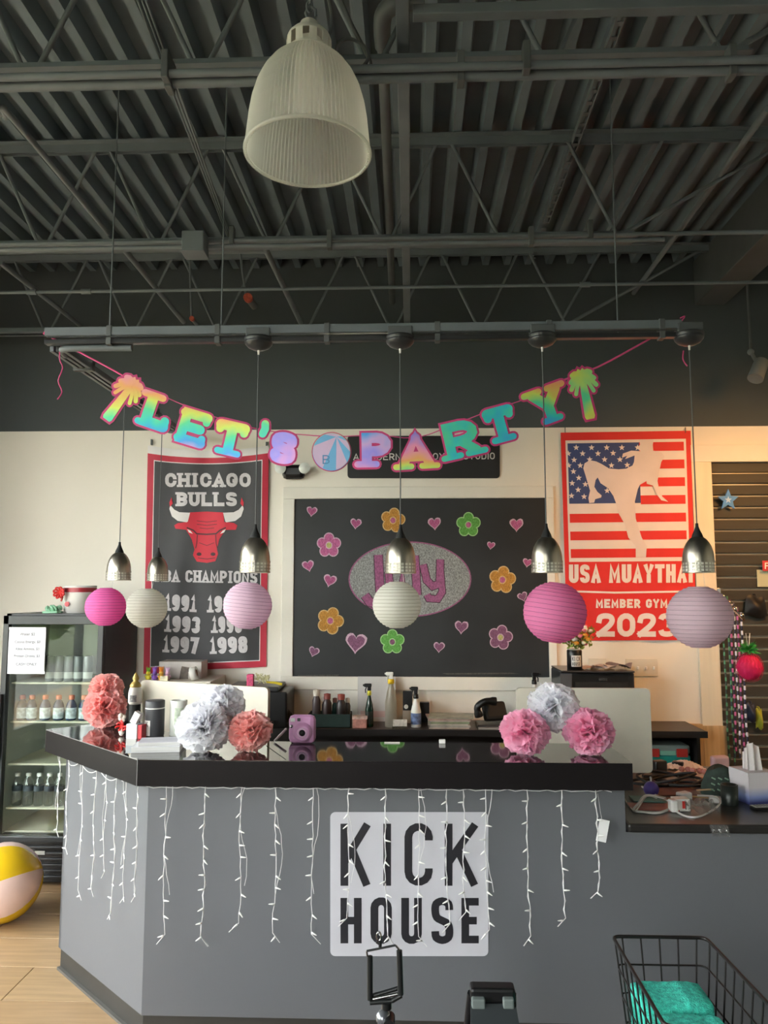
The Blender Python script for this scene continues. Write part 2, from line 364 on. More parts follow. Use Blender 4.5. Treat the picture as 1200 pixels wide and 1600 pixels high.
# corrugated deck
dk = MB(); prof = []; x = XL - .1; k = 0; per = .1524
x0d = P(666, 250, 4.1).x % per - per * 40
while x0d < XR + .1:
    prof += [(x0d - .022, 0), (x0d + .022, 0), (x0d + .038, .08), (x0d + per - .038, .08)]; x0d += per
prof = [p for p in prof if XL - .15 < p[0] < XR + .15]
vs = [(a, y, ZD + b) for y in (YF - .1, YW + .1) for a, b in prof]; L = len(prof)
dk.add(vs, [(i, i + 1, L + i + 1, L + i) for i in range(L - 1)])
dk.box((XL - .1, YF - .1, ZD + .12), (XR + .1, YW + .1, ZD + .2))
struct('ceiling', dk, deckm)
# baseboards
gx = P(1085, 478, YW)
struct('trim_1', MB().box((gx.x, YF, gx.z), (gx.x + .21, YW - .005, ZD), ch=.006), steel2)
struct('baseboard_back', MB().box((XL, YW - .012, 0), (SX0, YW, .1)), rubber)

# ---------------------------------------------------------------- bar joists
def joist(Y, label, xo=0):
    t = thing('bar_joist', (-.9, Y, ZT), label, 'joist', None); x0 = XL + .02; xe = 1.14; xt = gx.x - .005
    def chord(z, up_, a, b):
        m = MB()
        for s_ in (-1, 1):
            m.box((a, Y + s_ * .012, z), (b, Y + s_ * .05, z + .005)); m.box((a, Y + s_ * .012, z), (b, Y + s_ * .017, z + (.042 if up_ else -.042)))
        return m
    build('top_chord', chord(ZT - .005, False, x0, xt), steel, t); build('bottom_chord', chord(ZB, True, x0, xe), steel, t)
    k = -7
    while True:
        xc = .18 + .6 * k; k += 1
        if xc > xe - .3: break
        for a, b in (((xc - .04, ZT - .03), (xc - .27, ZB + .035)), ((xc + .04, ZT - .03), (xc + .27, ZB + .035))):
            if min(a[0], b[0]) < x0: continue
            mid = MB().tube([(a[0] - (a[0] - b[0]) * -.18, Y, a[1] + .004), (a[0], Y, a[1] - .004), (b[0], Y, b[1] + .004), (b[0] + (b[0] - a[0]) * .1, Y, b[1] - .004)], .0095, 8)
            build('web_rod', mid, steel, t)
    build('end_rod', MB().tube([(xe - .06, Y, ZB + .03), (xt - .04, Y, ZT - .03)], .011, 8), steel, t)
    build('end_rod', MB().tube([(xe - .12, Y, ZB + .03), (xe + .17, Y, ZT - .03)], .0095, 8), steel, t)
    return t
joist(5.1, 'charcoal open web steel joist nearest the back wall')
joist(3.79, 'charcoal open web steel joist in the middle of the ceiling')
joist(2.46, 'charcoal open web steel joist behind the big glass pendant, nearest the camera')
joist(1.13, 'charcoal open web steel joist over the camera')
def pipe(name, pts, r, label, cat, m=None, n=10):
    return single(name, MB().tube(smooth(pts, 4) if len(pts) > 3 else pts, r, n), m or steel, label, cat)
# horizontal conduits strapped to the joists
CON = 'ceiling conduit'
def xpipe(y, z, xa, xb, r, label, clamps=()):
    t = thing('conduit', (xa, y, z), label, CON); build('conduit_run', MB().cyl((xa, y, z), (xb, y, z), r), steel, t)
    for c in clamps: build('strap', MB().box((c - .012, y - r - .008, z - r - .012), (c + .012, y + r + .008, z + r + .06), ch=.003), steel2, t)
    return t
def zat(px, py, Y): return P(px, py, Y).z
xpipe(2.38, zat(600, 122, 2.38), XL + .03, 2.0, .017, 'thick charcoal conduit under the joist behind the glass pendant', (-.8, .17, 1.05))
xpipe(2.34, zat(600, 107, 2.34), XL + .03, 1.35, .013, 'thinner charcoal conduit beside the thick one under the nearest joist', (-.8, .38))
xpipe(3.70, zat(600, 372, 3.70), XL + .03, 2.03, .011, 'thin charcoal conduit under the middle joist, upper of its pair', (-.9, .9))
xpipe(3.66, zat(600, 381, 3.66), XL + .03, 1.25, .011, 'thin charcoal conduit under the middle joist, lower of its pair', (-.4, .6))
zp = zat(600, 449, 4.4)
t = thing('sprinkler_pipe', (XL + .04, 4.4, zp), 'thin charcoal pipe crossing the whole ceiling low in front of the back wall joist', 'pipe')
build('pipe_run', MB().cyl((XL + .04, 4.4, zp), (XR - .04, 4.4, zp), .010), steel, t)
for px in (50, 135, 914): 
    c = P(px, 450, 4.4); build('coupling', MB().cyl((c.x - .03, 4.4, zp), (c.x + .03, 4.4, zp), .016), steel, t)
# strut running towards the wall on the bottom chords, cross strut and drain pipe
a = P(636, 500, 5.1); zs = ZB + .05
t = thing('channel_strut', (a.x, 1.9, zs), 'flat charcoal steel channel running to the back wall over the joists', 'steel channel')
build('channel', MB().box((a.x - .022, 1.6, zs), (a.x + .022, 5.2, zs + .035), ch=.003), steel, t)
c = P(645, 22, 2.29)
single('cross_strut', MB().box((c.x, 2.27, c.z - .015), (gx.x - .01, 2.31, c.z + .02), ch=.003), steel, 'flat charcoal cross member near the top of the ceiling, right of the elbow pipe', 'steel channel')
e0 = P(597, 40, 2.52); ze = e0.z; x2 = P(605, 500, 5.0).x
t = thing('drain_pipe', (e0.x, 2.52, ze), 'dark pipe with a fat elbow running to the back wall beside the flat channel', 'pipe')
build('pipe_run', MB().cyl((e0.x, 2.58, ze), (x2 + .03, 5.2, ze + .03), .022), steel2, t)
build('elbow', MB().tube(smooth([(e0.x, 2.62, ze), (e0.x, 2.52, ze), (e0.x + .012, 2.47, ze + .012), (e0.x + .05, 2.45, ze + .02), (e0.x + .09, 2.45, ze + .02)], 4), .031, 14), steel2, t)
build('branch', MB().cyl((e0.x + .08, 2.45, ze + .02), (e0.x + .15, 2.45, ze + .02), .022), steel2, t)
# pipes running away from the camera
def away(px0, py0, px1, py1, Y1, r, label, Y0=None, pre=(), m=None, name='conduit', cat=CON):
    e = P(px1, py1, Y1); d = ray(px0, py0); Y0 = Y0 or (e.z - CAM.z) / (d.z) * d.y; s_ = P(px0, py0, Y0)
    pts = [tuple(Vector(s_) + Vector(q)) for q in pre] + [tuple(s_), tuple(e)]
    return pipe(name, pts, r, label, cat, m)
away(1200, 170, 990, 458, 5.34, .016, 'round charcoal pipe slanting down to the back wall at the right', name='pipe', cat='pipe')
away(0, 410, 125, 508, 5.3, .016, 'charcoal conduit running back over the left end of the track lighting')
t = away(20, 185, 170, 365, 3.75, .013, 'charcoal conduit bending off to the left under the ceiling', pre=((-1.2, -.02, .01), (-.12, -.02, .01), (-.03, 0, .005)))
away(196, 392, 287, 503, 5.02, .016, 'charcoal conduit dropping back from the junction box to the wall joist', pre=((.5, -.03, .0), (.06, -.03, 0), (.0, -.02, 0)))
away(418, 395, 470, 505, 5.02, .016, 'charcoal conduit bending back to the wall joist below the glass pendant', pre=((-.35, -.03, .0), (-.06, -.03, 0), (.0, -.02, 0)))
zc = ZB + .09
for i, (a_, b_) in enumerate(((215, 0), (222, 6), (228, 0))):
    away(a_, 0, 356 + i * 3, 372, 3.9, .004, ['left', 'middle', 'right'][i] + 'most of three thin cables running back over the joists left of the glass pendant', name='cable', cat='cable')
# slotted strut on the right
e1 = P(908, 200, 3.8); s1 = P(972, 2, 2.4 if 0 else 2.55); zz = ZT - .06
q0, q1 = Q(972, 2, zz), Q(895, 236, zz); t = thing('slotted_strut', (q0.x, q0.y, zz), 'slotted metal strut running back under the deck at upper right', 'steel channel')
m = MB()
for sx_ in (-.02, .014): m.box((q1.x + sx_, q0.y - .5, zz), (q1.x + sx_ + .006, q1.y + .8, zz + .03))
build('side_rail', m, steel, t)
for i in range(34): build('web_slot', MB().box((q1.x - .016, q0.y - .48 + i * .085, zz + .004), (q1.x + .016, q0.y - .455 + i * .085, zz + .008)), steel, t)
# junction box
j = P(305, 382, 3.62); t = thing('junction_box', (j.x, 3.62, j.z - .05), 'charcoal square junction box under the middle joist, left of the glass pendant', 'electrical box')
build('box_body', MB().box((j.x - .055, 3.57, j.z - .05), (j.x + .055, 3.67, j.z + .05), ch=.005), steel, t)
build('cover', MB().box((j.x - .058, 3.565, j.z - .056), (j.x + .058, 3.675, j.z - .05), ch=.002), steel, t)
# threaded rods carrying the track
YR = 3.38
def zr_(px, py): return P(px, py, YR).z
for px, lab in ((172, 'left end'), (346, 'part left of the glass pendant'), (965, 'right part')):
    x_ = P(px, 500, YR).x
    single('threaded_rod', MB().cyl((x_, YR, zr_(600, 530)), (x_, YR, ZD + .01), .0035, n=6), steel, 'thin hanging rod that carries the %s of the track' % lab, 'rod')
# red capped sprinkler and small red head
for (px, py, s_, lab) in ((388, 466, 1, 'round pipe end with an orange red cap under the back wall joist'), (300, 498, .55, 'small reddish sprinkler head on the back wall joist')):
    c = P(px, py, 4.95); t = thing('capped_pipe', (c.x, c.y, c.z), lab, 'sprinkler')
    build('cap', MB().cyl((c.x, c.y - .02 * s_, c.z), (c.x, c.y + .01, c.z), .03 * s_), mat('faded red plastic', '#b0503c', .6, var=.3, vs=60), t)
    build('nipple', MB().cyl((c.x, c.y + .01, c.z), (c.x + .03 * s_, c.y + .08, c.z - .03 * s_), .025 * s_), steel2, t)
    build('drop', MB().cyl((c.x - .02 * s_, c.y + .03, c.z), (c.x - .08 * s_, c.y + .04, ZD), .008), steel, t)

# ---------------------------------------------------------------- track lighting rails
ZR = 1.78 + .331 * YR
xa, xb = P(72, 528, YR).x, P(1100, 528, YR).x
t = thing('lighting_track', (xa, YR, ZR), 'long charcoal lighting track hung parallel to the counter', 'track light')
trackm = mat('glossy charcoal track', '#3b3d3f', .28, .3, var=.1)
build('strut', MB().box((xa, YR - .02, ZR + .05), (xb - .1, YR + .02, ZR + .09), ch=.003), steel, t)
build('rail', MB().box((xa, YR - .018, ZR + .012), (xb - .05, YR + .018, ZR + .034), ch=.003), trackm, t)
build('conductor', MB().box((xa + .02, YR - .026, ZR + .037), (xb - .1, YR - .022, ZR + .044)), chrome, t)
for k in range(6): 
    x_ = xa + .3 + k * .5; build('hanger_clip', MB().box((x_ - .012, YR - .024, ZR + .005), (x_ + .012, YR + .024, ZR + .095), ch=.002), steel2, t)
X2 = P(86, 545, YR).x; zr2 = ZR + .0
t = thing('lighting_track', (X2, YR, zr2), 'charcoal lighting track running back to the wall at the left end of the banner', 'track light')
for dx in (-.03, .0, .03): build('rail', MB().box((X2 + dx - .01, YR + .03, zr2 - .01), (X2 + dx + .01, YW - .01, zr2 + .02), ch=.003), trackm if dx == 0 else steel, t)
for k in range(4): build('hanger_clip', MB().box((X2 - .05, YR + .3 + k * .5, zr2 - .02), (X2 + .05, YR + .33 + k * .5, zr2 + .03), ch=.003), steel2, t)
build('end_bend', MB().tube(smooth([(X2 + .35, YR + .02, zr2 + .0), (X2 + .12, YR + .015, zr2), (X2 + .02, YR + .03, zr2), (X2 - .005, YR + .12, zr2)], 4), .015, 10), steel, t)

# ---------------------------------------------------------------- pendant lamps
pglass = mat('frosted lamp glass', '#f4f1e6', .35)
def pendant(px, ytop, ybot, pxc, Y, label, group):
    s_ = 0.0655; zb = P(px, ybot, Y).z; x_ = P(px, ybot, Y).x; H = .175
    t = thing('pendant_lamp', (x_, Y, zb), label, 'pendant lamp', group)
    prof = [(.0655, .052), (.065, .07), (.062, .09), (.056, .112), (.047, .13), (.036, .145), (.027, .152), (.024, .154)]
    build('shade', MB().lathe(prof, (x_, Y, zb), 32), metalb, t)
    band = MB(); 
    for z0, z1 in ((0, .006), (.016, .020), (.030, .034), (.044, .052)): band.lathe([(.067, z0), (.068, z0), (.068, z1), (.067, z1), (.067, z0)], (x_, Y, zb), 32, sm=False)
    for k in range(24):
        a = 2 * math.pi * k / 24; c, s = math.cos(a), math.sin(a); h = .0028
        band.add([(x_ + .0675 * c - s * h, Y + .0675 * s + c * h, zb), (x_ + .0675 * c + s * h, Y + .0675 * s - c * h, zb), (x_ + .0675 * c + s * h, Y + .0675 * s - c * h, zb + .046), (x_ + .0675 * c - s * h, Y + .0675 * s + c * h, zb + .046)], [(0, 1, 2, 3)])
    build('perforated_band', band, metalb, t)
    build('diffuser', MB().lathe([(.064, .002), (.064, .05)], (x_, Y, zb), 32), pglass, t)
    build('cap', MB().lathe([(.0245, .153), (.02, .168), (.012, .185), (.007, .20), (.006, .215), (.0, .216)], (x_, Y, zb), 18), blackm, t)
    return t, x_, zb
def canopy(t, x_, Y, zb):
    build('adapter', MB().box((x_ - .055, Y - .03, ZR + .03), (x_ + .055, Y + .03, ZR + .075), ch=.004), steel2, t)
    build('canopy', MB().lathe([(.0, .034), (.064, .032), (.066, .022), (.06, .018), (.064, .012), (.062, .004), (.05, -.01), (.03, -.02), (.012, -.024), (.0, -.025)], (x_, Y, ZR), 28), trackm, t)
    build('cord', MB().cyl((x_, Y, zb + .21), (x_, Y, ZR - .02), .0028, n=6), steel2, t)
    build('strain_relief', MB().cyl((x_, Y, ZR - .022), (x_, Y, ZR - .045), .006, .004, n=8), whitep, t)
lamps = []
for px, pb, lab in ((398, 895, 'brushed nickel pendant lamp over the pale pink lantern in front of the black banner'), (626, 896, 'brushed nickel pendant lamp above the white lantern before the chalkboard'),
                    (855, 895, 'brushed nickel pendant lamp above the bright pink lantern'), (1092, 895, 'brushed nickel pendant lamp at the right edge of the red flag')):
    t, x_, zb = pendant(px, 0, pb, px, YR + .0, lab, 'pendant lamps over the counter'); canopy(t, x_, YR, zb); lamps.append((x_, YR, zb + .155))
def farp(px, pb, lab):
    d = ray(px, pb); Y = X2 / d.x * d.y; zb = P(px, pb, Y).z
    t, x_, zb = pendant(px, 0, pb, px, Y, lab, 'pendant lamps over the counter')
    build('canopy', MB().lathe([(.0, .0), (.06, -.002), (.06, -.02), (.04, -.035), (.012, -.04), (0, -.041)], (x_, Y, zr2 - .008), 24), trackm, t)
    build('cord', MB().cyl((x_, Y, zb + .21), (x_, Y, zr2 - .045), .0028, n=6), steel2, t); return x_, Y, zb
f1 = farp(185, 907, 'brushed nickel pendant lamp over the hot pink lantern at far left')
f2 = farp(246, 908, 'small looking far pendant lamp at the left edge of the black banner')

# ---------------------------------------------------------------- paper lanterns
def lantern(px, py, rpx, Y, col, ribc, label, hang, slant=.0):
    c = P(px, py, Y); dd = (c - CAM).dot(fw); r = rpx / F * dd; NR = 17; n = 48
    M = Matrix.Translation(c) @ Matrix.Rotation(slant, 4, 'Y') @ Matrix.Translation(-c)
    t = thing('paper_lantern', (c.x, c.y, c.z - r), label, 'paper lantern', 'paper lanterns below the pendant lamps')
    pr = []; th0 = .30
    for i in range(NR * 4 + 1):
        a = th0 + (math.pi - 2 * th0) * i / (NR * 4); q = 1 - .016 * math.sin(math.pi * (i % 4) / 4) ; pr.append((math.sin(a) * r * q, -math.cos(a) * r * .98 * q))
    sd = random.random() * 50
    mb = MB(M).lathe(pr, c, n, rfn=lambda a, z: 1 + .006 * noise.noise(Vector((math.cos(a) * 3 + sd, math.sin(a) * 3, z * 60))) + (.004 * math.cos(a * 12)))
    build('paper_shade', mb, paper('lantern paper ' + col, col, .5, .55, 28, (1, 1, 3)), t)
    rb = MB(M)
    for i in range(0, NR + 1):
        a = th0 + (math.pi - 2 * th0) * i / NR; rr = math.sin(a) * r * 1.006; z = -math.cos(a) * r * .98
        rb.tube([(c.x + rr * math.cos(R(k * 15)), c.y + rr * math.sin(R(k * 15)), c.z + z + .0) for k in range(24)], .0009, 4, closed=True)
    o = build('wire_ribs', rb, mat('lantern wire ' + ribc, ribc, .6), t); o['kind'] = 'stuff'
    build('inner_frame', MB(M).tube([c + Vector((-.03, 0, r * .93)), c + Vector((-.03, 0, -r * .93)), c + Vector((.03, 0, -r * .93)), c + Vector((.03, 0, r * .93))], .0013, 5, closed=True), steel2, t)
    build('hanging_thread', MB().cyl((c.x + .03, c.y, c.z + r * .92), hang, .0012, n=5), whitep, t)
    return t
zt_ = P(626, 892, YR).z
lantern(387, 946, 38, YR, '#f6dcec', '#b590ad', 'pale pink paper lantern over the black banner', lamps[0], .1)
lantern(620, 945, 38, YR, '#f4f3ea', '#aba690', 'white paper lantern in front of the chalkboard', lamps[1])
lantern(867, 957, 49, YR - .02, '#fa9acb', '#a8497c', 'large bright pink paper lantern beside the red flag', lamps[2], .15)
lantern(1093, 964, 50, YR, '#f2dae4', '#a98c9b', 'large pale pink paper lantern at the right', lamps[3])
lantern(165, 948, 31, f1[1], '#fb86cc', '#a8498a', 'hot pink paper lantern farthest left, above the drinks fridge', (f1[0], f1[1], f1[2] + .155))
lantern(229, 950, 32, f2[1] - .25, '#f2f1e8', '#a8a593', 'white paper lantern at the left edge of the black banner', (f2[0], f2[1], f2[2] + .155))

# ---------------------------------------------------------------- big prismatic pendant
hc = P(481, 243, 2.30); hz = hc.z; hr = 97 / F * (hc - CAM).dot(fw)
t = thing('high_bay_pendant', (hc.x, hc.y, hz), 'large ribbed clear glass dome pendant hanging from a chain', 'pendant lamp')
hg = glass('ribbed acrylic', '#fdfdfa', .16, .56, '#fafaf4', .12)
HT = .385
prof = [(hr * .985, .0), (hr, .012), (hr * .985, .03), (hr * .965, .07), (hr * .94, .12), (hr * .90, .17), (hr * .83, .22), (hr * .74, .26), (hr * .62, .295), (hr * .48, .322), (hr * .36, .338)]
build('ribbed_dome', MB().lathe(prof, (hc.x, hc.y, hz), 180, rfn=lambda a, z: 1 + .016 * (1 if int(round(a / (2 * math.pi) * 180)) % 2 else -1), sm=False), hg, t)
build('rim', MB().tube([(hc.x + hr * 1.0 * math.cos(R(6 * k)), hc.y + hr * math.sin(R(6 * k)), hz + .006) for k in range(60)], .006, 8, closed=True), glass('rim acrylic', '#f4f5f0', .15, .55, '#f2f3ee'), t)
cap = mat('white enamel cap', '#dcdad0', .35, var=.06); capz = hz + .335
cm = MB(); cr_ = hr * .37
cm.lathe([(cr_, 0), (cr_ * 1.02, .008), (cr_, .012)], (hc.x, hc.y, capz), 32)
cm.lathe([(cr_, .052), (cr_ * .94, .066), (cr_ * .8, .078), (cr_ * .55, .086), (cr_ * .4, .088), (cr_ * .4, .115), (cr_ * .3, .122), (0, .124)], (hc.x, hc.y, capz), 32)
for k in range(10):
    a = 2 * math.pi * k / 10; da = .17
    cm.add([(hc.x + rr * math.cos(a + s_ * da), hc.y + rr * math.sin(a + s_ * da), capz + z_) for rr in (cr_ * .96, cr_) for s_ in (-1, 0, 1) for z_ in (.01, .054)],
           [(0, 2, 3, 1), (2, 4, 5, 3), (6, 7, 9, 8), (8, 9, 11, 10), (0, 1, 7, 6), (4, 10, 11, 5)])
build('vented_cap', cm, cap, t)
build('socket', MB().cyl((hc.x, hc.y, capz + .05), (hc.x, hc.y, hz + .27), .045), cap, t)
build('bulb', MB().sphere((hc.x, hc.y, hz + .22), .06, 20, sc=(1, 1, 1.25)), glass('bulb glass', '#fafaf5', .2, .3, '#ffffff'), t)
hk = hc + Vector((0, 0, .335 + .124))
build('hook', MB().tube([(hc.x + .0, hc.y, hk.z - .01), (hc.x - .012, hc.y, hk.z + .03), (hc.x + .0, hc.y, hk.z + .055), (hc.x + .02, hc.y, hk.z + .04), (hc.x + .022, hc.y, hk.z + .015)], .005, 8), steel, t)
zc_ = hk.z + .05; k = 0
while zc_ < ZD + .02:
    a = R(90) * (k % 2) + .4; c_, s_ = math.cos(a), math.sin(a)
    build('chain_link', MB().tube([(hc.x + c_ * .010 * math.cos(q), hc.y + s_ * .010 * math.cos(q), zc_ + .02 * math.sin(q)) for q in [R(36 * j) for j in range(10)]], .0032, 6, closed=True), steel, t)
    zc_ += .031; k += 1
pw = [(hc.x + .03, hc.y + .05, capz + .04), (hc.x + .07, hc.y + .03, capz + .14), (hc.x + .05, hc.y + .02, capz + .3), (hc.x + .04, hc.y + .02, ZD)]
build('power_cord', MB().tube(smooth(pw, 5), .006, 8), steel2, t)
lp = P(550, 88, 2.36)
single('cable_loop', MB().tube([(lp.x + .055 * math.cos(R(15 * k)), 2.36 + .01 * math.sin(R(30 * k)), lp.z + .06 * math.sin(R(15 * k))) for k in range(24)], .006, 8, closed=True), steel2, 'loop of dark cable on the joist just right of the glass pendant', 'cable')
pipe('cable', [tuple(P(520, -30, 2.32)), tuple(P(545, 30, 2.33)), tuple(P(575, 88, 2.40)), tuple(P(580, 110, 2.43))], .007, 'doubled dark cable hanging down beside the elbow pipe', 'cable', steel2)

# ---------------------------------------------------------------- track spotlight at the right, warm
sp = P(1184, 578, 5.0); t = thing('spotlight', (sp.x, sp.y, sp.z), 'small dark spotlight head at the right below the ceiling', 'spotlight')
build('arm', MB().tube([tuple(P(1172, 548, 5.05)), tuple(P(1180, 562, 5.03)), tuple(P(1184, 572, 5.0))], .012, 8), steel, t)
build('knuckle', MB().sphere(P(1173, 550, 5.05), .022, 12), steel, t)
build('head', MB().cyl(P(1190, 565, 5.02), P(1180, 592, 4.98), .045, .05, 20), steel, t)
build('ceiling_stem', MB().cyl(P(1173, 550, 5.05), P(1173, 550, 5.05) + Vector((0, 0, ZD - P(1173, 550, 5.05).z)), .008), steel2, t)
def warm(name, loc, tgt, pw, size, ang=None, col=(1, .48, .15)):
    l = bpy.data.lights.new(name, 'SPOT'); l.energy = pw; l.color = col; l.shadow_soft_size = size; l.spot_size = R(ang or 90); l.spot_blend = 1
    o = bpy.data.objects.new(name, l); C.objects.link(o); o.location = loc; d = Vector(tgt) - Vector(loc); o.rotation_euler = d.to_track_quat('-Z', 'Y').to_euler()
warm('warm_spot', (2.75, 3.7, 3.1), (2.15, YW, 1.5), 165, .28, 105)
single('gym_mat', MB().box((-1.0, -3.4, 0), (.42, 3.0, .02), ch=.004), mat('maroon mat', '#3a1e20', .7, var=.1), 'dark maroon gym mat on the floor in front of the counter', 'floor mat')
single('gym_mat', MB().box((.425, -3.4, 0), (4.2, 3.0, .02), ch=.004), mat('black mat', '#1e2020', .7, var=.1), 'black gym mat on the floor in front of the counter, right of the maroon one', 'floor mat')
# ================================================================== things on the back wall
def wallfn(Y, fold=None):
    def f(u, v):
        p = P(u, v, Y)
        if fold: p = P(u, v, Y - fold(u, v))
        return p
    return f
def flip(polys, x0, y0, ang=0):                       # letter polygons (y up) -> picture units (y down) around x0,y0
    c, s = math.cos(R(ang)), math.sin(R(ang))
    return [[(x0 + x * c - y * s, y0 - (x * s + y * c)) for x, y in q] for q in polys]
def put(mb, polys, fn, m=0):
    for i, q in enumerate(polys): mb.poly(q, lambda u, v: fn(u, v) - Vector((0, i * .00002, 0)), m)
    return mb
def dense(q, step):                                  # subdivide the outline so that print follows folds
    out = []
    for i in range(len(q)):
        a, b = q[i], q[(i + 1) % len(q)]; n = max(1, int(math.dist(a, b) / step))
        out += [(a[0] + (b[0] - a[0]) * k / n, a[1] + (b[1] - a[1]) * k / n) for k in range(n)]
    return out
# ---- chalkboard in its frame
fm = mat('white trim paint', '#e8e3d7', .6, var=.02)
c0, c1 = P(443, 762, YW), P(871, 1079, YW); b0, b1 = P(461, 780, YW), P(858, 1058, YW)
t = thing('chalkboard', (0, YW, c1.z), 'large chalkboard with a hand-drawn oval, hearts and flowers in a white frame', 'chalkboard')
def rail(x0, x1, z0, z1): return MB().box((x0, YW - .025, z0), (x1, YW - .001, z1), ch=.004)
for r_ in ((c0.x, c1.x, b0.z, c0.z), (c0.x, c1.x, c1.z, b1.z), (c0.x, b0.x, b1.z, b0.z), (b1.x, c1.x, b1.z, b0.z)): build('frame_rail', rail(*r_), fm, t)
chb = mat('chalkboard slate', '#242628', .55, var=.35, vs=1.6, stretch=(1, 1, 1))
build('board', MB().box((b0.x, YW - .012, b1.z), (b1.x, YW - .002, b0.z)), chb, t)
def chalk(name, c, v=.35): return mat('chalk ' + name, c, .95, var=v, vs=170, stretch=(1, 1, .5))
K = {'pink': chalk('pink', '#a8567f'), 'rose': chalk('rose', '#b5618c'), 'edge': chalk('pale edge', '#c9a9bb', .2), 'plum': chalk('plum', '#7f5470'), 'orange': chalk('orange', '#b8843c'), 'oedge': chalk('orange edge', '#cfae7c', .2),
     'green': chalk('green', '#5f9e4c'), 'gedge': chalk('green edge', '#9dc78a', .2), 'yellow': chalk('yellow', '#b3b070'), 'grey': chalk('grey scribble', '#8c8e8d', .55), 'mauve': chalk('mauve', '#96587d'), 'ink': chalk('dark outline', '#43303c', .3)}
YC = YW - .0125
def heart(cx, cy, s, rot, fill, edge):
    pts = []
    for k in range(26):
        a = 2 * math.pi * k / 26; x = 16 * math.sin(a) ** 3; y = 13 * math.cos(a) - 5 * math.cos(2 * a) - 2 * math.cos(3 * a) - math.cos(4 * a)
        j = 1 + random.uniform(-.04, .04); pts.append((x * j / 32, (y + 2.5) * j / 30))
    c, s_ = math.cos(R(rot)), math.sin(R(rot)); sh = lambda k, sc: [(cx + (x * c - y * s_) * sc, cy - (x * s_ + y * c) * sc) for x, y in pts]
    m = MB(); m.poly(sh(0, s), wallfn(YC), 0); m.poly(sh(0, s * .80), wallfn(YC - .0006), 1); build('chalk_heart', m, [K[edge], K[fill]], t)
for h in ((487, 800, 17, -8, 'pink', 'edge'), (556, 819, 18, -6, 'pink', 'edge'), (679, 819, 21, 4, 'rose', 'edge'), (807, 821, 22, 0, 'rose', 'edge'), (767, 853, 13, -8, 'pink', 'edge'), (824, 880, 15, -10, 'pink', 'edge'),
          (482, 885, 19, 12, 'pink', 'edge'), (515, 908, 21, -15, 'pink', 'edge'), (556, 1006, 34, -4, 'plum', 'edge'), (490, 1019, 17, -18, 'plum', 'edge'), (721, 981, 22, -4, 'plum', 'edge'), (686, 1012, 18, -3, 'plum', 'edge'), (817, 933, 16, 20, 'plum', 'edge')): heart(*h)
def flower(cx, cy, r, rot, fill, edge, mid):
    m = MB()
    for lay, (k, mi) in enumerate(((1, 0), (.82, 1))):
        for i in range(5):
            a = R(rot + 72 * i); m.poly(arc(cx + math.sin(a) * r * .56, cy - math.cos(a) * r * .56, r * .42 * k, r * .44 * k, 0, 342, 18), wallfn(YC - .0006 * lay - .00005 * i), mi)
        if lay == 1: m.poly(arc(cx, cy, r * .38, r * .38, 0, 342, 18), wallfn(YC - .0009), 1)
    m.poly(arc(cx, cy, r * .27, r * .3, 0, 342, 18), wallfn(YC - .0013), 0); m.poly(arc(cx, cy, r * .2, r * .22, 0, 342, 18), wallfn(YC - .0017), 2)
    build('chalk_flower', m, [K[edge], K[fill], K[mid]], t)
for f_ in ((514, 852, 20, 0, 'rose', 'edge', 'yellow'), (614, 813, 20, 10, 'orange', 'oedge', 'rose'), (732, 820, 20, 0, 'green', 'gedge', 'rose'), (785, 906, 22, 8, 'orange', 'oedge', 'rose'), (516, 970, 22, 20, 'orange', 'oedge', 'rose'), (613, 1003, 20, 0, 'green', 'gedge', 'plum'), (782, 996, 20, 12, 'plum', 'edge', 'yellow')): flower(*f_)
m = MB(); m.poly(arc(640.5, 905, 96, 59, 0, 354, 59), wallfn(YC), 0); m.poly(arc(640.5, 905, 94, 57, 0, 354, 59), wallfn(YC - .0006), 1); build('chalk_oval', m, [K['mauve'], K['grey']], t)
m = MB()       # the hand-drawn month: J u l y
for pl, w_ in (([(591, 867), (594, 930), (590, 943), (578, 941), (570, 930)], 13), ([(607, 893), (609, 917), (617, 926), (628, 922), (629, 893), (630, 930)], 11), ([(648, 868), (652, 930)], 12), ([(661, 882), (667, 907), (676, 916), (687, 912), (688, 874)], 11), ([(687, 878), (691, 925), (684, 936), (670, 935), (667, 929)], 10)):
    for ww, mi, off in ((w_ + 2.4, 0, .0010), (w_, 1, .0016)): put(m, strip(pl, ww), wallfn(YC - off), mi)
build('chalk_word', m, [K['ink'], K['mauve']], t)
build('chalk_smudge', put(MB(), [[(465, 1055), (530, 1054), (528, 1056.5), (466, 1057)], [(690, 1052), (800, 1051), (812, 1053), (700, 1054)]], wallfn(YC - .0004)), chalk('smudge', '#55524e'), t)

# ---- studio sign
s0, s1 = P(543, 681, YW), P(781, 747, YW)
t = thing('studio_sign', ((s0.x + s1.x) / 2, YW, s1.z), 'black rounded wall sign lettered a modern kickboxing studio', 'sign')
def rrect(x0, y0, x1, y1, r): return arc(x1 - r, y0 + r, r, r, -90, 0, 5) + arc(x1 - r, y1 - r, r, r, 0, 90, 5) + arc(x0 + r, y1 - r, r, r, 90, 180, 5) + arc(x0 + r, y0 + r, r, r, 180, 270, 5)
build('sign_plate', MB().poly(rrect(543, 681, 781, 747, 5), wallfn(YW - .012), 0, .011), mat('black sign plate', '#1d1e20', .5), t)
lt = mat('white sign letters', '#d9d7d2', .5)
pl = []
for wd, xa_, xb_ in (('A', 552, 561), ('MODERN', 568, 626), ('KICKBOXING', 633, 718), ('STUDIO', 724, 773)): pl += [flip(g, xa_, 719 - (xa_ - 552) * .008) for g in fit(wd, 0, xb_ - xa_, 0, 10.5, 1.5, 1.9)]
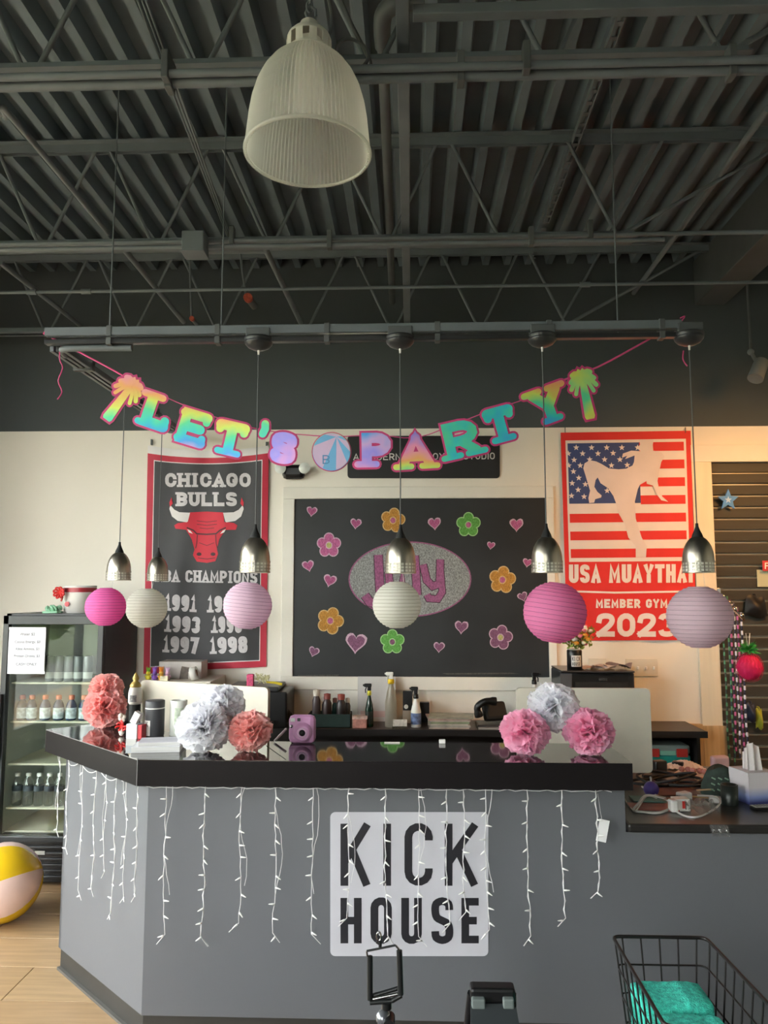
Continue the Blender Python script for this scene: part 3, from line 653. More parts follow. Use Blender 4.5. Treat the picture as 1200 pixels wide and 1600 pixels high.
for g in pl: build('letter', put(MB(), g, wallfn(YW - .0135)), lt, t)

# ---- emergency light
c = P(460, 738, YW); t = thing('emergency_light', (c.x, YW, c.z - .06), 'black emergency light with two white round lamps above the chalkboard corner', 'emergency light')
build('housing', MB().box((c.x - .08, YW - .07, c.z - .055), (c.x + .08, YW - .001, c.z + .05), ch=.03), black, t)
for s_ in (-1, 1):
    l_ = build('lamp_head', MB().lathe([(0, -.02), (.04, -.015), (.045, .02), (.04, .035)], (0, 0, 0), 20), whitep, t); l_.data.transform(Matrix.Translation(Vector((s_ * .085, -.06, .075 - .0))) @ Matrix.Rotation(R(90), 4, 'X') )
    build('lens', MB(Matrix.Translation((c.x + s_ * .085, YW - .095, c.z + .015)) @ Matrix.Rotation(R(90), 4, 'X')).lathe([(0, .008), (.03, .004), (.04, 0)], n=20), mat('clear lens', '#cfd2cc', .15), l_)

# ---- championship banner
def fold1(u, v):
    s = (u - 230) / 188; q = (v - 700) / 345
    return .018 + .010 * math.sin(s * 9 + q * 1.5) * (.3 + .7 * q) + .006 * math.sin(s * 21 + q * 4) * (1 - q * .5)
def fold1b(d): return lambda u, v: fold1(u, v) + d
def bmap(s, q):                                       # banner coordinates 0..1 -> picture plane of the wall
    xl = 231 - 7 * q; xr = 420 - 4 * q; sag = 10 * (1 - q) * 4 * s * (1 - s) * .8
    yt = 696 + 4 * (1 - s) * 0 + sag; yb = 1050 - 8 * s + (3 if s < .2 else 0)
    return (xl + (xr - xl) * s, yt + (yb - yt) * q)
cl_k = mat('charcoal banner cloth', '#3d3d40', .6, var=.06, bump=.1, bs=300); cl_r = mat('crimson banner cloth', '#c22a42', .6, var=.06); cl_w = mat('white banner cloth', '#e6e2e0', .6, var=.03)
pw0 = P(325, 870, YW)
t = thing('wall_banner', (pw0.x, YW, P(325, 1045, YW).z), 'black championship banner with a red bull head and white years, red bordered', 'banner')
us = sorted(set([0, .028, .032, .052, .058, .942, .948, .966, .972, 1] + [round(.06 + .88 * k / 26, 4) for k in range(1, 26)])); vs_ = sorted(set([0, .034, .060, .064, .968, .972, 1] + [round(.07 + .88 * k / 34, 4) for k in range(34) if .07 + .88 * k / 34 < .96]))
m = MB()
def bcol(s, q):
    if q < .034: return 2
    b = min(s / .052, (1 - s) / .052, (q - .034) / .026, (1 - q) / .028)
    if b < 1: return 1
    b2 = min(s / .058, (1 - s) / .058, (q - .034) / .030, (1 - q) / .032)
    return 2 if b2 < 1 else 0
k0 = [[P(*bmap(a, b), YW - fold1(*bmap(a, b))) for a in us] for b in vs_]
m.add([p for row in k0 for p in row], [], 0); n = len(us)
for j in range(len(vs_) - 1):
    for i in range(n - 1):
        m.f.append([j * n + i, (j + 1) * n + i, (j + 1) * n + i + 1, j * n + i + 1]); m.m.append(bcol((us[i] + us[i + 1]) / 2, (vs_[j] + vs_[j + 1]) / 2)); m.s.append(True)
build('cloth', m, [cl_k, cl_r, cl_w], t)
silver = mat('silver print', '#cfcbcd', .6, var=.08, vs=60)
def lay(polys, d=.0035): 
    mb = MB()
    for i, q in enumerate(polys): mb.polycut(q, wallfn(YW, fold1b(d + i * .00003)), 7, 0)
    return mb
def word(s, x0, x1, yb0, h, tk, serif, gap=None, ang=0, **k): return [flip(g, x0, yb0, ang) for g in fit(s, 0, x1 - x0, 0, h, tk, gap, serif=serif, **k)]
def words(gs, f):
    for g in gs: f(g)
bl = lambda g: build('letter', lay(g), silver, t)
words(word('CHICAGO', 258, 392, 761, 22, 5.6, 10, 2.5, .0), bl)
words(word('BULLS', 276, 370, 791, 22, 5.8, 10, 2.5), bl)
words(word('NBA CHAMPIONS', 243, 402, 909, 19, 4.0, 7, 1.6, -1), bl)
for s_, x0, x1, yb0, a_ in (('1991', 257, 306, 954, -3), ('1992', 324, 376, 957, 0), ('1993', 257, 312, 987, -3), ('1996', 331, 378, 989, 0), ('1997', 254, 310, 1019, -3), ('1998', 328, 387, 1022, 2)): words(word(s_, x0, x1, yb0, 26, 6.6, 11, 2, a_), lambda g: build('numeral', lay(g), silver, t))
zb_ = lambda L: [(x / 5.714 + 220, y / 5.714 + 680) for x, y in L]; mir = lambda L: [(2 * 587 - x, y) for x, y in L][::-1]
red = mat('red print', '#cf2038', .6, var=.05); ink = mat('dark print', '#4a1c26', .6); pal = mat('pale print', '#e4dfdd', .6)
face = [(430, 690), (590, 682), (735, 690), (745, 775), (830, 783), (862, 805), (848, 845), (755, 845), (700, 930), (680, 1020), (690, 1060), (665, 1125), (590, 1140), (500, 1128), (465, 1070), (480, 1020), (455, 930), (405, 845), (310, 835), (298, 805), (330, 785), (415, 775)]
horn = [(440, 692), (345, 688), (300, 665), (262, 622), (255, 660), (278, 725), (330, 765), (410, 778), (420, 770)]; tip = [(275, 555), (255, 600), (260, 640), (285, 610)]
build('bull_head', lay([zb_(face)]), red, t); build('horns', lay([zb_(horn), zb_(mir(horn))], .0042), pal, t); build('horn_tips', lay([zb_(tip), zb_(mir(tip))], .0045), red, t)
ln = []
for q, w_ in (([(410, 825), (470, 850), (500, 880), (590, 885), (670, 880), (705, 850), (760, 825)], 13), ([(500, 765), (590, 775), (680, 765)], 5), ([(500, 795), (590, 805), (680, 795)], 5), ([(525, 828), (590, 835), (655, 828)], 5), ([(505, 890), (500, 960), (490, 1010)], 7), ([(668, 890), (672, 960), (684, 1010)], 7), ([(520, 960), (590, 985), (655, 960)], 5), ([(510, 1095), (590, 1105), (665, 1095)], 6)): ln += [zb_(x) for x in strip(q, w_)]
ln += [zb_(arc(520, 1062, 22, 16, 0, 330, 11)), zb_(arc(655 - 10, 1062, 22, 16, 0, 330, 11))]
build('face_lines', lay(ln, .0048), ink, t)
ey = [(415, 840), (440, 850), (465, 880), (430, 868)]; build('eyes', lay([zb_(ey), zb_(mir(ey))], .0055), pal, t)
for px, py in ((237, 694), (417, 698)): build('hanging_clip', MB().box(P(px - 2, py + 1, YW - .02), P(px + 2, py - 7, YW - .001), ch=.001), steel2, t)

# ---- red flag
def fold2(u, v):
    s = (u - 878) / 200; q = (v - 672) / 330
    return .014 + .006 * math.sin(s * 7 + q * 2) + .004 * math.sin(s * 17 + 1) * q
fr_r = mat('bright red flag cloth', '#dc2b2b', .65, var=.05); fr_w = mat('cream flag cloth', '#e9dcd8', .65, var=.03); fr_b = mat('navy flag cloth', '#35497f', .65, var=.05)
fl = thing('wall_flag', (P(980, 800, YW).x, YW, P(980, 1002, YW).z), 'red bordered stars and stripes flag with a kicking fighter silhouette', 'flag')
zf = lambda L: [(x / 3 + 800, y / 3 + 640) for x, y in L]
cols = [0, .03, .046, .056, .06]
def fmap(s, q): xl = 876 + 10 * q; xr = 1079 + 10 * q; return (xl + (xr - xl) * s, 676 - 3 * s + (1001 - 676 + 2 * s) * q)
us = [k / 30 for k in range(31)]; vs_ = [k / 44 for k in range(45)]
m = MB(); m.add([P(*fmap(a, b), YW - fold2(*fmap(a, b))) for b in vs_ for a in us], [], 0)
for j in range(44):
    for i in range(30): m.f.append([j * 31 + i, (j + 1) * 31 + i, (j + 1) * 31 + i + 1, j * 31 + i + 1]); m.m.append(0); m.s.append(True)
build('cloth', m, [fr_r], fl)
def layf(polys, d, mt, name):
    mb = MB()
    for i, q in enumerate(polys): mb.polycut(q, wallfn(YW, lambda u, v: fold2(u, v) + d + i * .00002), 9, 0)
    return build(name, mb, mt, fl)
def quad(s0, s1, q0, q1, n=8):
    out = []
    for k in range(n): 
        a, b = q0 + (q1 - q0) * k / n, q0 + (q1 - q0) * (k + 1) / n
        out.append([fmap(s0, a), fmap(s1, a), fmap(s1, b), fmap(s0, b)])
    return out
QT, QB = .038, .622
layf(quad(.035, .962, QT, QB), .0015, fr_w, 'white_field')
IT, IB = .052, .603; rs = []
NSTR = 13
for k in range(0, 7):
    a = IT + (IB - IT) * (2 * k) / NSTR; b = IT + (IB - IT) * (2 * k + 1) / NSTR
    rs += quad(.05 if k >= 4 else .60, .945, a, b, 2)
for k in range(0, len(rs), 2): layf(rs[k:k + 2], .003, fr_r, 'stripe')
layf(quad(.05, .60, IT, IT + (IB - IT) * 6.85 / 13), .0036, fr_b, 'canton')
stars = []
for (x, y) in [(301, 178), (373, 178), (444, 178), (515, 178), (589, 178), (331, 206), (403, 206), (474, 204), (264, 206), (291, 236), (364, 234), (434, 234), (506, 234), (320, 262), (466, 262), (540, 260), (266, 262), (288, 290), (313, 320), (282, 345), (344, 350), (310, 376), (279, 404), (338, 408), (446, 380)]:
    stars.append(zf([(x + 15 * (1 if k % 2 == 0 else .42) * math.sin(R(36 * k)), y - 15 * (1 if k % 2 == 0 else .42) * math.cos(R(36 * k))) for k in range(10)]))
for q in stars: layf([q], .0055, fr_w, 'star')
fig = [(597, 140), (600, 165), (585, 180), (603, 195), (560, 192), (520, 206), (515, 226), (540, 216), (530, 232), (575, 215), (572, 245), (565, 262), (535, 277), (500, 280), (455, 276), (420, 255), (395, 243), (365, 237), (340, 252), (334, 275), (345, 310), (355, 345), (366, 380), (358, 415), (362, 438), (385, 436), (390, 420), (418, 412), (420, 402), (400, 385), (386, 362), (392, 330), (402, 318), (415, 345), (450, 368), (475, 405), (488, 440), (495, 478), (530, 540), (545, 600), (580, 640), (580, 692), (628, 692), (632, 640), (608, 600), (596, 562), (580, 510), (576, 430), (590, 372), (600, 352), (630, 335), (632, 348), (660, 356), (676, 395), (700, 425), (732, 432), (705, 408), (690, 375), (682, 335), (690, 290), (700, 245), (715, 220), (700, 200), (662, 192), (660, 165), (664, 140)]
layf([zf(fig)], .007, mat('pale silhouette cloth', '#e3d3cf', .65), 'fighter_silhouette')
layf([[(x + (880 - 876) * 0, y) for x, y in q] for q in (strip([(895, 924), (960, 926), (1085, 924)], 3))], .003, fr_w, 'divider_line')
wl = lambda g: layf(g, .003, fr_w, 'letter')
words(word('USA MUAYTHAI', 889, 1083, 911, 29, 6.6, 0, 2.2, .2), wl)
words(word('MEMBER GYM', 931, 1043, 950, 14, 3.6, 0, 1.8), wl)
words(word('2023', 932, 1057, 995, 37, 8.5, 0, 3.5), lambda g: layf(g, .003, fr_w, 'numeral'))
for px in (883, 1071): build('hanging_clip', MB().cyl(P(px, 676, YW - .02), P(px, 668, YW - .002), .003, n=6), steel2, fl)

# ---- switch plates
def plate(x0, y0, x1, y1, n, label):
    a, b = P(x0, y0, YW), P(x1, y1, YW); t = thing('switch_plate', ((a.x + b.x) / 2, YW, b.z), label, 'light switch')
    pm_ = mat('cream switch plastic', '#ddd6c6', .45); build('cover_plate', MB().box((a.x, YW - .008, b.z), (b.x, YW - .0005, a.z), ch=.003), pm_, t)
    for k in range(n):
        x_ = a.x + (b.x - a.x) * (k + .5) / n; z_ = (a.z + b.z) / 2; build('toggle', MB().box((x_ - .006, YW - .02, z_ - .012), (x_ + .006, YW - .007, z_ + .008), ch=.002), whitep, t)
plate(919, 1029, 948, 1052, 2, 'small cream switch plate above the black printer, left of the wide one')
plate(977, 1029, 1028, 1057, 4, 'wide cream plate with four toggle switches right of the black printer')

# ---- slat wall panel at the right with its casing
sl = mat('dark slat board', '#33322c', .6, var=.15, vs=4, stretch=(.6, 1, 6)); slr = mat('aluminium insert', '#9a978c', .4, .5)
z0 = .35; sp_ = 17.75 / F * 5.5; x0 = SX0 + .012; x1 = XR - .02
t = thing('slat_wall', (x0, YW + .04, z0), 'dark slat wall panel with pale metal grooves at the right edge', 'slat wall')
zz = P(1150, 739, YW).z; top = SZ1 - .004; rows = []; z_ = zz
build('backing', MB().box((x0, YW + .035, z0), (x1, YW + .045, top)), slr, t)
build('slat', MB().box((x0, YW + .012, zz + .006), (x1, YW + .034, top), ch=.002), sl, t)
while z_ > z0 + sp_:
    build('slat', MB().box((x0, YW + .012, z_ - sp_ + .012), (x1, YW + .034, z_ - .003), ch=.002), sl, t)
    build('groove_insert', MB().box((x0, YW + .014, z_ - .003), (x1, YW + .030, z_ + .001)), slr, t); z_ -= sp_
wood = mat('blond wood trim', '#c9ab80', .5, var=.18, vs=4, stretch=(14, 1, .8))
xc0, xc1 = P(1086, 900, YW).x, SX0
struct('trim_2', MB().box((xc0, YW - .022, SZ1 + .0), (XR - .02, YW - .0045, SZ1 + .12), ch=.003), fm)
struct('trim_3', MB().box((xc0, YW - .022, .0), (xc1, YW + .012, SZ1 + .0), ch=.003), mat('warm white casing', '#e6dac2', .55, var=.05, vs=3, stretch=(8, 1, .5)))
zw = P(1100, 1128, YW).z
struct('trim_4', MB().box((xc0 - .11, YW - .03, 0), (xc0 + .0, YW - .002, zw - .01), ch=.003), wood)
struct('trim_5', MB().box((xc0 + .001, YW - .03, 0), (xc1 + .02, YW - .0225, zw - .02), ch=.003), wood)
# ================================================================== the counter
HC = 1.106; TC = .104
C1 = Q(215, 1187, HC); C2 = Q(72, 1140, HC); YS = C1.y
CR = Vector((P(988, 1190, YS).x, YS, HC)); DP = .40
dirL = (C2 - C1).normalized(); nL = Vector((-dirL.y, dirL.x, 0)); nL = nL if nL.y > 0 else -nL
if nL.x < 0: pass
def offs(poly, d):                                     # inset the open front outline right-left corner
    return poly
inner_l = C2 + nL * DP
# inner corner: line y = YS+DP meets line C1+nL*DP + s*dirL
s_ = (YS + DP - (C1 + nL * DP).y) / dirL.y; inner = C1 + nL * DP + dirL * s_
gloss = mat('glossy black laminate', '#1a1719', .05, var=.08, vs=1.5, coat=.5)
def slab(pts, z0, z1, ch=0):
    m = MB(); n = len(pts); m.add([(p[0], p[1], z) for z in (z0, z1) for p in pts], [list(range(n))[::-1], list(range(n, 2 * n))] + [(i, (i + 1) % n, (i + 1) % n + n, i + n) for i in range(n)]); return m
t = thing('countertop', (C1.x + 1, YS + .2, HC - TC), 'thick glossy black countertop with an angled left wing', 'countertop')
top = [(CR.x, CR.y), (CR.x, YS + DP), (inner.x, inner.y), (inner_l.x, inner_l.y), (C2.x, C2.y), (C1.x, C1.y)]
def cw(p): return p
build('top_sheet', slab(top[::-1], HC - .003, HC), gloss, t)
ins = .0012
build('slab_core', slab([(p[0], p[1]) for p in top[::-1]], HC - TC, HC - .003), mat('dark laminate edge', '#1c191a', .38, var=.08, spec=.12), t)
edge = mat('pale laminate seam', '#8e8c8b', .4)
for a, b in ((C2, C1),): build('edge_seam', MB().tube([a + Vector((0, -.0005, -.001)), b + Vector((0, -.0005, -.001))], .0016, 5), edge, t)
build('edge_seam', MB().tube([C1 + Vector((0, -.0005, 0)), C1 + Vector((0, -.0005, -TC))], .0016, 5), edge, t)
sm_ = Q(415, 1165, HC); sn = Q(446, 1187, HC); 
build('joint', slab([(sm_.x, sm_.y), (sn.x, sn.y), (sn.x + .004, sn.y), (sm_.x + .004, sm_.y)], HC, HC + .0004), blackm, t)
# base cabinet
IN = .065; B1 = C1 + Vector((.0, IN, 0)) ; 
# base corner: front plane y=YS+IN, side plane = line offset inward by IN
s2 = (YS + IN - (C1 + nL * IN).y) / dirL.y; B1 = C1 + nL * IN + dirL * s2
B2 = C2 + nL * IN - dirL * .10; YB = B1.y
grey = mat('grey counter paint', '#616367', .5, var=.03, vs=1.5, bump=.03, bs=90)
xbr = P(976, 1240, YB).x
ZL = .86
t = thing('reception_counter', (B1.x + 1, YB + .2, 0), 'grey painted reception counter with a black kick board', 'counter')
KH = .10
nn = Vector((-dirL.y, dirL.x, 0)); nn = nn if nn.dot(Vector((0, 1, 0))) > 0 else -nn
pf = slab([(B1.x, YB), (xbr, YB), (xbr, YB + .05), (B1.x + .03, YB + .05)], KH, HC - TC); build('front_panel', pf, grey, t)
ps = slab([(B2.x, B2.y), (B1.x, B1.y), (B1.x + .03, YB + .05), (B2.x + nL.x * .05, B2.y + nL.y * .05)], KH, HC - TC); build('side_panel', ps, grey, t)
build('end_panel', slab([(B2.x, B2.y), (B2.x + nL.x * .05 , B2.y + nL.y * .05), (B2.x + nL.x * .34, B2.y + nL.y * .34), (B2.x + nL.x * .34 - dirL.x * .02, B2.y + nL.y * .34 - dirL.y * .02), (B2.x - dirL.x * .02, B2.y - dirL.y * .02)][::-1], KH, HC - TC), grey, t)
build('end_panel', MB().box((xbr - .03, YB + .05, KH), (xbr, YB + .38, HC - TC)), grey, t)
XE = 3.0
build('lower_panel', MB().box((xbr, YB, KH), (XE, YB + .05, ZL - .035)), grey, t)
kd = .012
kk = slab([(B2.x + nL.x * kd - dirL.x * 0, B2.y + nL.y * kd), (B1.x + .003, B1.y + kd), (B1.x + .03, YB + .05), (B2.x + nL.x * .05, B2.y + nL.y * .05)], 0, KH)
build('kick_board', kk, rubber, t); build('kick_board', MB().box((B1.x + .004, YB + kd, 0), (XE, YB + .05, KH)), rubber, t)
# base quarter trim along the floor
q0, q1 = B2 - nL * .004, B1 - nL * .004
build('floor_trim', slab([(q0.x, q0.y), (q1.x, q1.y), (B1.x, B1.y + .02), (B2.x + nL.x * .02, B2.y + nL.y * .02)], 0, .012), mat('worn trim', '#55534e', .5), t)
build('backing_shelf', MB().box((B1.x + .1, YB + .06, .60), (xbr - .04, YS + DP, .62)), blackm, t)
# lower desk
YL0 = YB - .015
t = thing('lower_desk_top', ((xbr + XE) / 2, YL0 + .5, ZL - .035), 'low black desk surface at the right end of the counter, strewn with cables', 'desk')
dk_ = mat('satin black desk', '#2b2927', .28, var=.1)
build('desk_top', MB().box((P(981, 1280, YL0).x, YL0, ZL - .035), (XE, 4.26, ZL), ch=.01), dk_, t)
build('desk_top', MB().box((B1.x + .15, YS + DP + .02, ZL - .035), (P(981, 1280, YL0).x - .002, 4.26, ZL), ch=.004), dk_, t)
build('end_leg', MB().box((XE - .06, YL0 + .1, 0), (XE - .02, 4.3, ZL - .035)), dk_, t)
build('end_leg', MB().box((B1.x + .18, YS + DP + .06, 0), (B1.x + .22, 4.3, ZL - .035)), dk_, t)
build('end_leg', MB().box((.6, 3.95, 0), (.64, 4.3, ZL - .035)), dk_, t)
# logo sticker on the counter
YK = YB - .0006
t = thing('logo_sticker', (P(640, 1380, YK).x, YK, P(640, 1494, YK).z), 'white rounded logo panel lettered kick house on the counter front', 'sign')
build('panel', MB().poly(rrect(516, 1269, 763, 1494, 8), wallfn(YK - .0015), 0, .0015), mat('pale vinyl', '#bebdc4', .45, var=.02), t)
pl = []
for ch, x0, x1, yt, yb in (('K', 532, 577, 1287, 1384), ('I', 599, 611, 1287, 1384), ('C', 632, 676, 1286, 1384), ('K', 695, 745, 1287, 1384), ('H', 532, 565, 1403, 1474), ('O', 579, 612, 1402, 1475), ('U', 627, 659, 1403, 1475), ('S', 674, 708, 1402, 1475), ('E', 721, 748, 1403, 1474)):
    tk = 12; build('letter', put(MB(), flip(letter(ch, 0, 0, x1 - x0, yb - yt, tk, 0), x0, yb), wallfn(YK - .0022)), mat('black vinyl', '#1c1b21', .45), t)

# ---- icicle light strings
wire = mat('white wire', '#d9d8d8', .5); bulb = mat('clear bulb', '#f2f2ef', .15)
t = thing('icicle_lights', (C1.x + 1, YS + .03, HC - TC), 'white icicle light string hanging under the edge of the countertop', 'string lights')
bm_ = MB().lathe([(0, 0), (.0035, .001), (.0035, .009), (.002, .022), (0, .026)], n=7)
bmesh_mesh = build('bulb', bm_, bulb); bdat = bmesh_mesh.data; bpy.data.objects.remove(bmesh_mesh)
root = Vector(t['org'])
def strand(base, dirx, nrm_, drop, seed, nb, double=False):
    rg = random.Random(seed); pts = []; N = 16
    ph = rg.random() * 6; amp = rg.uniform(.004, .009)
    for i in range(N + 1):
        q = i / N; sw = amp * math.sin(ph + q * 7) * q + (rg.uniform(-.003, .003)); end = (.03 * rg.choice((-1, 1)) * max(0, q - .88) / .12 if i == N else 0)
        pts.append(base + dirx * (sw + end) - nrm_ * (.010 + .008 * abs(math.sin(q * 5 + ph)) ) * 1 + Vector((0, 0, -drop * q)))
    s1 = build('strand', MB().tube(pts, .0017, 6), wire, t)
    p2 = [p + dirx * .004 * math.sin(i * 2.1) + nrm_ * .002 for i, p in enumerate(pts)]
    if double: p2 = [p + dirx * (.012 + .014 * math.sin(i * .55 + ph)) for i, p in enumerate(pts[:12])]
    s2_ = build('twisted_wire', MB().tube(p2, .0013, 5), wire, s1)
    for k in range(nb):
        q = (k + .6 + rg.uniform(-.2, .2)) / nb * N; i = min(int(q), N - 1); p = pts[i].lerp(pts[i + 1], q - i); sg = rg.choice((-1, 1))
        d = (dirx * sg * rg.uniform(.6, 1) + Vector((0, 0, rg.uniform(-.75, .1))) - nrm_ * .25).normalized()
        b = bpy.data.objects.new('bulb', bdat); C.objects.link(b); b.parent = s1
        b.matrix_local = Matrix.Translation(p - root) @ d.to_track_quat('Z', 'Y').to_matrix().to_4x4()
nF = Vector((0, 1, 0)); X_ = Vector((1, 0, 0)); zt0 = HC - TC
for i, (px, yb, nb, db) in enumerate(((262, 1468, 8, 1), (322, 1470, 10, 0), (378, 1448, 9, 1), (432, 1465, 10, 1), (490, 1466, 8, 1), (545, 1440, 9, 1), (603, 1470, 8, 0), (654, 1470, 10, 1), (697, 1450, 6, 0), (724, 1430, 7, 0), (758, 1460, 11, 1), (822, 1470, 7, 0), (876, 1440, 6, 0), (930, 1396, 6, 0))):
    b = P(px, 1235, YB - .026); b.z = zt0 - .003; zb = P(px, yb, YB).z; strand(b, X_, nF, zt0 - zb, i * 7 + 3, nb, db)
for i, (f_, dr, nb) in enumerate(((.02, .52, 7), (.14, .56, 8), (.26, .66, 9), (.37, .50, 6), (.5, .6, 8), (.66, .66, 8), (.86, .48, 8), (.985, .42, 6))):
    b = B1.lerp(B2, f_) - nL * .022; b.z = zt0 - .003; strand(b, dirL, nL, dr * .9, i * 13 + 101, nb, i % 2)
hd = []
for k in range(60):
    x_ = B1.x + (xbr - .06 - B1.x) * k / 59; hd.append((x_, YB - .034, zt0 - .006 - .008 * abs(math.sin(k * 1.3))))
build('header_wire', MB().tube(hd, .002, 6), wire, t)
hd = [];
for k in range(30):
    p = B1.lerp(B2, k / 29) - nL * .03; hd.append((p.x, p.y, zt0 - .006 - .03 * abs(math.sin(k * .45)) * (1 if 5 < k < 26 else .2)))
build('header_wire', MB().tube(smooth(hd, 2), .002, 6), wire, t)
a = P(933, 1275, YB - .02); tg = P(942, 1297, YB - .04)
build('paper_tag', MB(Matrix.Translation(tg) @ Matrix.Rotation(R(12), 4, 'Y')).box((-.02, -.001, -.045), (.02, .001, .04), ch=.0006), mat('white tag', '#f1f1f1', .5), t)
build('tag_loop', MB().tube([P(934, 1240, YB - .03), P(938, 1268, YB - .04), P(941, 1284, YB - .04)], .001, 5), wire, t)

# ================================================================== drinks fridge
YFg = 4.78; fx0, fx1 = P(4, 1000, YFg).x, P(161, 1000, YFg).x; fzt = P(80, 959, YFg).z; fb = YW - .02
fgm = mat('dark fridge paint', '#2e3133', .4, var=.05); fin = mat('grey fridge liner', '#c3c7c2', .6); shl = mat('pale shelf wire', '#cdc9b4', .5)
t = thing('drinks_fridge', ((fx0 + fx1) / 2, YFg + .3, 0), 'dark glass-door drinks fridge left of the counter', 'fridge')
th = .03
cb = MB(); cb.box((fx0, YFg + .04, .02), (fx0 + th, fb, fzt)); cb.box((fx1 - th, YFg + .04, .02), (fx1, fb, fzt)); cb.box((fx0, YFg + .04, fzt - .05), (fx1, fb, fzt)); cb.box((fx0, YFg + .04, .02), (fx1, fb, .30)); cb.box((fx0, fb - .03, .02), (fx1, fb, fzt))
build('cabinet', cb, fgm, t)
li = MB(); li.box((fx0 + th, fb - .04, .30), (fx1 - th, fb - .031, fzt - .05)); li.box((fx0 + th, YFg + .05, .30), (fx0 + th + .004, fb - .04, fzt - .05)); li.box((fx1 - th - .004, YFg + .05, .30), (fx1 - th, fb - .04, fzt - .05))
build('liner', li, fin, t)
zd0 = P(80, 1316, YFg).z; fh = fzt - .012
dr_ = MB(); fwid = .035
for q in ((fx0, fx0 + fwid, zd0, fh), (fx1 - fwid, fx1, zd0, fh), (fx0, fx1, zd0, zd0 + .03), (fx0, fx1, fh - .055, fh)): dr_.box((q[0], YFg, q[2]), (q[1], YFg + .035, q[3]), ch=.003)
d = build('door', dr_, mat('dark door frame', '#2e3234', .3), t)
build('glass_pane', MB().box((fx0 + fwid, YFg + .012, zd0 + .03), (fx1 - fwid, YFg + .018, fh - .055)), glass('fridge glass', '#f6faf8', .045), d)
build('handle', MB().box((fx0 + .008, YFg - .03, .75), (fx0 + .024, YFg - .001, 1.15), ch=.006), blackm, d)
gv = MB(); gv.box((fx0 + .01, YFg + .02, .03), (fx1 - .01, YFg + .05, zd0 - .01)); build('lower_grille', gv, black, t)
for k in range(7): build('grille_slat', MB().box((fx0 + .02, YFg + .005, .05 + k * .034), (fx1 - .02, YFg + .022, .068 + k * .034), ch=.003), black, t)
lb = P(62, 1333, YFg); build('maker_plate', MB().box((lb.x - .03, YFg + .0, lb.z - .01), (lb.x + .03, YFg + .004, lb.z + .012)), mat('grey label', '#a9aaa2', .5), t)
for s_ in (fx0 + .04, fx1 - .04): build('foot', MB().cyl((s_, YFg + .1, 0), (s_, YFg + .1, .02), .02), black, t)
shelf = []
for k, py in enumerate((1066, 1127, 1193, 1262, 1298)):
    z_ = P(80, py, YFg + .07).z; shelf.append(z_); build('shelf', MB().box((fx0 + th + .005, YFg + .07, z_ - .012), (fx1 - th - .005, fb - .05, z_ + .0), ch=.002), shl, t)
# contents
YI = YFg + .12
def can(px, label):
    c = P(px, 1060, YI); c.z = shelf[0] + .0005
    t = thing('drink_can', c, label, 'drink can', 'tall dark cans on the top shelf of the fridge')
    build('can_body', MB().lathe([(0, 0), (.024, 0), (.029, .006), (.029, .15), (.024, .16)], c, 18), mat('dark can', '#7d8183', .3, .2), t)
    build('can_lid', MB().lathe([(.024, .16), (.021, .157), (0, .157)], c, 18), chrome, t); build('label_band', MB().lathe([(.0293, .02), (.0293, .06)], c, 18), mat('pale can band', '#d0d4d2', .4), t); return t
a0 = can(78, 'tall dark drink can on the top fridge shelf, leftmost beside the price sheet')
for px, l in ((92, 'second'), (107, 'third'), (122, 'fourth'), (137, 'rightmost')):
    c = P(px, 1060, YI); dup(a0, (c.x, YI, shelf[0] + .0005), 'tall dark drink can on the top fridge shelf, %s of the row' % l)
def bottle(px):
    c = P(px, 1120, YI); c.z = shelf[1] + .0005
    t = thing('sports_bottle', c, 'blue sports drink bottle with orange cap, leftmost on its shelf', 'bottle', 'sports drinks in the fridge')
    build('bottle_body', MB().lathe([(0, 0), (.028, 0), (.032, .008), (.032, .085), (.029, .1), (.02, .118), (.014, .124), (.014, .132)], c, 18), mat('blue drink', '#25395a', .15), t)
    build('wrap_label', MB().lathe([(.0328, .012), (.0328, .078)], c, 18), mat('grey wrap label', '#c3cdd2', .5, var=.5, vs=45), t)
    build('cap', MB().lathe([(.017, .128), (.018, .132), (.018, .152), (.014, .155), (0, .155)], c, 16), mat('orange cap', '#c7623f', .45), t); return t
a0 = bottle(34)
for px, l in ((49, 'second'), (70, 'third'), (91, 'fourth'), (111, 'fifth'), (131, 'sixth')):
    c = P(px, 1120, YI); dup(a0, (c.x, YI, shelf[1] + .0005), 'blue sports drink bottle with orange cap, %s from the left on its shelf' % l)
clearw = glass('clear plastic', '#dfe3e0', .15, .15, '#dcdcd6')
def wbot(px):
    c = P(px, 1255, YI); c.z = shelf[3] + .0005
    t = thing('water_bottle', c, 'clear water bottle on the lower fridge shelf, leftmost of the row', 'bottle', 'water bottles in the fridge')
    build('bottle_body', MB().lathe([(0, 0), (.026, 0), (.03, .008), (.029, .06), (.031, .12), (.027, .15), (.014, .172), (.013, .18)], c, 16), clearw, t)
    build('wrap_label', MB().lathe([(.0312, .09), (.0312, .122)], c, 16), mat('dark blue label', '#3f4650', .5, var=.5, vs=60), t)
    build('cap', MB().lathe([(.016, .178), (.016, .195), (0, .196)], c, 12), whitep, t); return t
a0 = wbot(26)
for px, l in ((43, 'second'), (60, 'third'), (76, 'fourth'), (92, 'fifth')):
    c = P(px, 1255, YI); dup(a0, (c.x, YI, shelf[3] + .0005), 'clear water bottle on the lower fridge shelf, %s of the row' % l)
